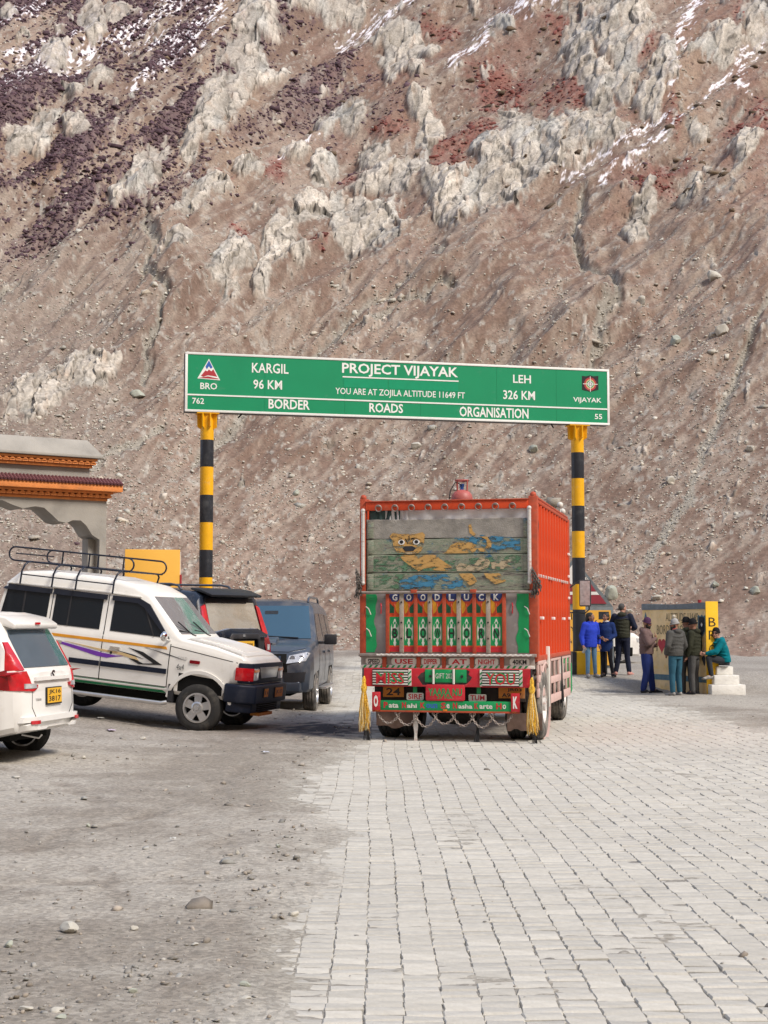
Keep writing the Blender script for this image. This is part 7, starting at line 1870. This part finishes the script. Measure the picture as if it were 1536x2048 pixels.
    if hair == 'stubble':
        b = MB(); b.T = hm; b.sph((0, -.020, .030), .080, .092, .094, 16, 10); b.build('cropped_hair', M['grey_trouser'], root, smooth=3)
    if hat:
        b = MB(); b.T = hm
        n = 20; pr = [(.088, -.002), (.094, .012), (.094, .035), (.090, .062), (.080, .092), (.060, .116), (.030, .130), (.001, .134)]
        b.lathe([(r * .97, z) for r, z in pr], (0, -.010, .020), n=20)
        b.tube([(.090 * math.cos(a), -.010 + .103 * math.sin(a), .026 - .010 * math.sin(a)) for a in [2 * PI * i / 20 for i in range(20)]], .013, 7, closed=True)
        if pom: b.T = None
        h_ = b.build('beanie', M[hat], root, smooth=3)
        if pom:
            c = hm @ Vector((0, -.01, .185)); bp = MB(); rr2 = random.Random(2)
            bp.sph(c, .040, .040, .040, 10, 8)
            for k in range(60):
                v = Vector((rr2.gauss(0, 1), rr2.gauss(0, 1), rr2.gauss(0, 1))).normalized(); bp.cyl(c + v * .03, c + v * .052, .008, .004, 4)
            bp.build('pompom', M['cream_knit'], h_, smooth=1)
    if beard:
        b = MB(); b.T = hm
        b.sph((0, .035, -.066), .062, .062, .056, 14, 9); b.sph((0, .078, -.078), .038, .030, .036); b.sph((0, .094, -.040), .030, .012, .009)
        for q in (-1, 1): b.sph((q * .062, .012, -.030), .016, .03, .055)
        remesh(b, 'beard', M['hair'], root, .011, 1)
    return root
def foot(px, py, Yd): 
    p = at(px, py, Yd); return (p.x, Yd, G(p.x, Yd))
# facing: rz = 0 looks away from the camera (+y); PI looks at the camera
p1 = person('woman in royal blue padded jacket and light jeans holding a phone, by the striped plinth', foot(1182, 1340, 37.4), R(-158), H=1.60, skin='skin', top='royal', legs='jeans', shoe='shoe_grey', hair='loose', female=True, bulk=1.08, coat=.10, head_turn=R(30), legw=.86,
            J=dict(elL=(-.25, -.03, 1.12), elR=(.26, -.03, 1.10), wrR=(.26, .04, .86), haR=(.25, .08, .78), wrL=(-.24, .03, .88), haL=(-.24, .06, .80), ankL=(-.13, 0, .09), ankR=(.10, .0, .09)))
ph = Matrix.Rotation(R(-158), 3, 'Z') @ Vector((.27 * .93, .13 * .93, .72 * .93))
o = MB().box(-.035, .035, -.005, .005, -.07, .07).build('phone', M['silver'], bevel=.004, loc=(p1.location.x + ph.x, p1.location.y + ph.y, p1.location.z + ph.z)); o.rotation_euler = (.2, .5, R(20)); tag(o, 'pale phone in the hand of the woman in royal blue', 'phone')
p2 = person('woman in navy knee-length coat and black leggings standing behind the bareheaded man', foot(1213, 1343, 37.5), R(-200), H=1.58, top='navy', legs='leggings', shoe='shoe_dark', hair='bun', female=True, bulk=1.02, coat=.22, head_turn=R(-28), legw=.84, collar='white_cloth',
            J=dict(wrR=(.14, .18, 1.06), haR=(.06, .22, 1.04), elR=(.23, .03, 1.12), wrL=(-.10, .20, 1.00), haL=(-.02, .24, 1.0), elL=(-.24, .0, 1.12), ankL=(-.18, .04, .09), ankR=(.06, -.02, .09), toeL=(-.26, .16, .03), toeR=(.10, .14, .03), kneeL=(-.12, .05, .48)))
p3 = person('bareheaded man in dark olive and navy jacket seen from behind, hands in front', foot(1246, 1345, 37.7), R(-18), H=1.80, skin='skin_pale', top='olive', legs='ink', shoe='pink_shoe', hair='stubble', head_turn=R(-38), bulk=1.02, legw=.98, yoke='ink',
            J=dict(elL=(-.30, .02, 1.16), elR=(.30, -.02, 1.15), wrL=(-.20, .18, 1.02), haL=(-.14, .22, 1.0), wrR=(.22, .18, 1.1), haR=(.16, .22, 1.12), ankL=(-.17, 0, .09), ankR=(.15, 0, .09), toeL=(-.20, .13, .03), toeR=(.20, .13, .03)))
p4 = person('bearded man in purple beanie and brown-mauve jacket with one hand at his chin', foot(1294, 1382, 34.8), R(-112), H=1.73, top='mauve', legs='blue_trouser', shoe='shoe_dark', hat='purple_knit', beard=True, head_tilt=R(-14), bulk=1.12, legw=1.18,
            J=dict(elR=(.25, .10, 1.14), wrR=(.10, .24, 1.26), haR=(.06, .22, 1.36), elL=(-.24, .08, 1.12), wrL=(-.02, .24, 1.10), haL=(.06, .26, 1.14), ankL=(-.16, .10, .09), toeL=(-.20, .27, .03), kneeL=(-.12, .06, .48), ankR=(.12, -.06, .09), toeR=(.15, .09, .03)))
p5 = person('man in grey hooded jacket, blue jeans and grey beanie with pale pompom', foot(1352, 1388, 33.6), R(35), H=1.70, top='grey_jacket', legs='teal_jeans', shoe='shoe_grey', hat='grey_knit', pom=True, beard=True, head_turn=R(62), head_tilt=R(-4), bulk=1.08, legw=1.02, collar='red_lining',
            J=dict(elL=(-.27, -.04, 1.13), wrL=(-.22, .09, .94), haL=(-.16, .12, .90), elR=(.27, -.04, 1.13), wrR=(.22, .10, .94), haR=(.16, .12, .90)))
p6 = person('man in camouflage green jacket and dark beanie, back to the camera', foot(1375, 1384, 34.35), R(20), H=1.74, top='field_green', legs='grey_trouser', shoe='shoe_dark', hat='black_knit', bulk=1.06,
            J=dict(elR=(.27, -.0, 1.14), wrR=(.23, .16, 1.0), haR=(.18, .2, .98)))
p7 = person('man in dark green jacket and black beanie turned to the left, against the wall', foot(1389, 1385, 33.95), R(55), H=1.70, top='dark_green', legs='grey_trouser', shoe='shoe_dark', hat='black_knit', beard=False, head_turn=R(20), head_tilt=R(-5), bulk=1.04,
            J=dict(elR=(.25, -.05, 1.12), wrR=(.22, .03, .86), haR=(.21, .05, .78)))
# sitting on the stepped block, side on, feet on the lowest step's edge
bx_ = st.location
def sitz(z): return z
p8 = person('man in teal jacket and black beanie sitting on the white stepped block', (bx_.x + .02, bx_.y - .10, -.03 + .71 - .84 * .98), R(104), H=1.69, skin='skin_pale', top='teal', legs='charcoal', shoe='shoe_grey', hat='black_knit', head_turn=R(45), bulk=1.1, legw=.95,
            J=dict(pel=(0, .0, .93), hipL=(-.09, .02, .92), hipR=(.09, .02, .92), waist=(0, .02, 1.06), chest=(0, .08, 1.24), neck=(0, .13, 1.42), head=(0, .19, 1.55),
                   shL=(-.18, .13, 1.36), shR=(.18, .13, 1.36), elL=(-.21, .30, 1.14), elR=(.21, .28, 1.13), wrL=(-.12, .50, 1.10), wrR=(.10, .48, 1.09), haL=(-.06, .58, 1.10), haR=(.02, .56, 1.10),
                   kneeL=(-.12, .44, 1.00), kneeR=(.12, .42, .98), ankL=(-.09, .36, .60), ankR=(.10, .30, .58), toeL=(-.10, .53, .54), toeR=(.11, .46, .52)))
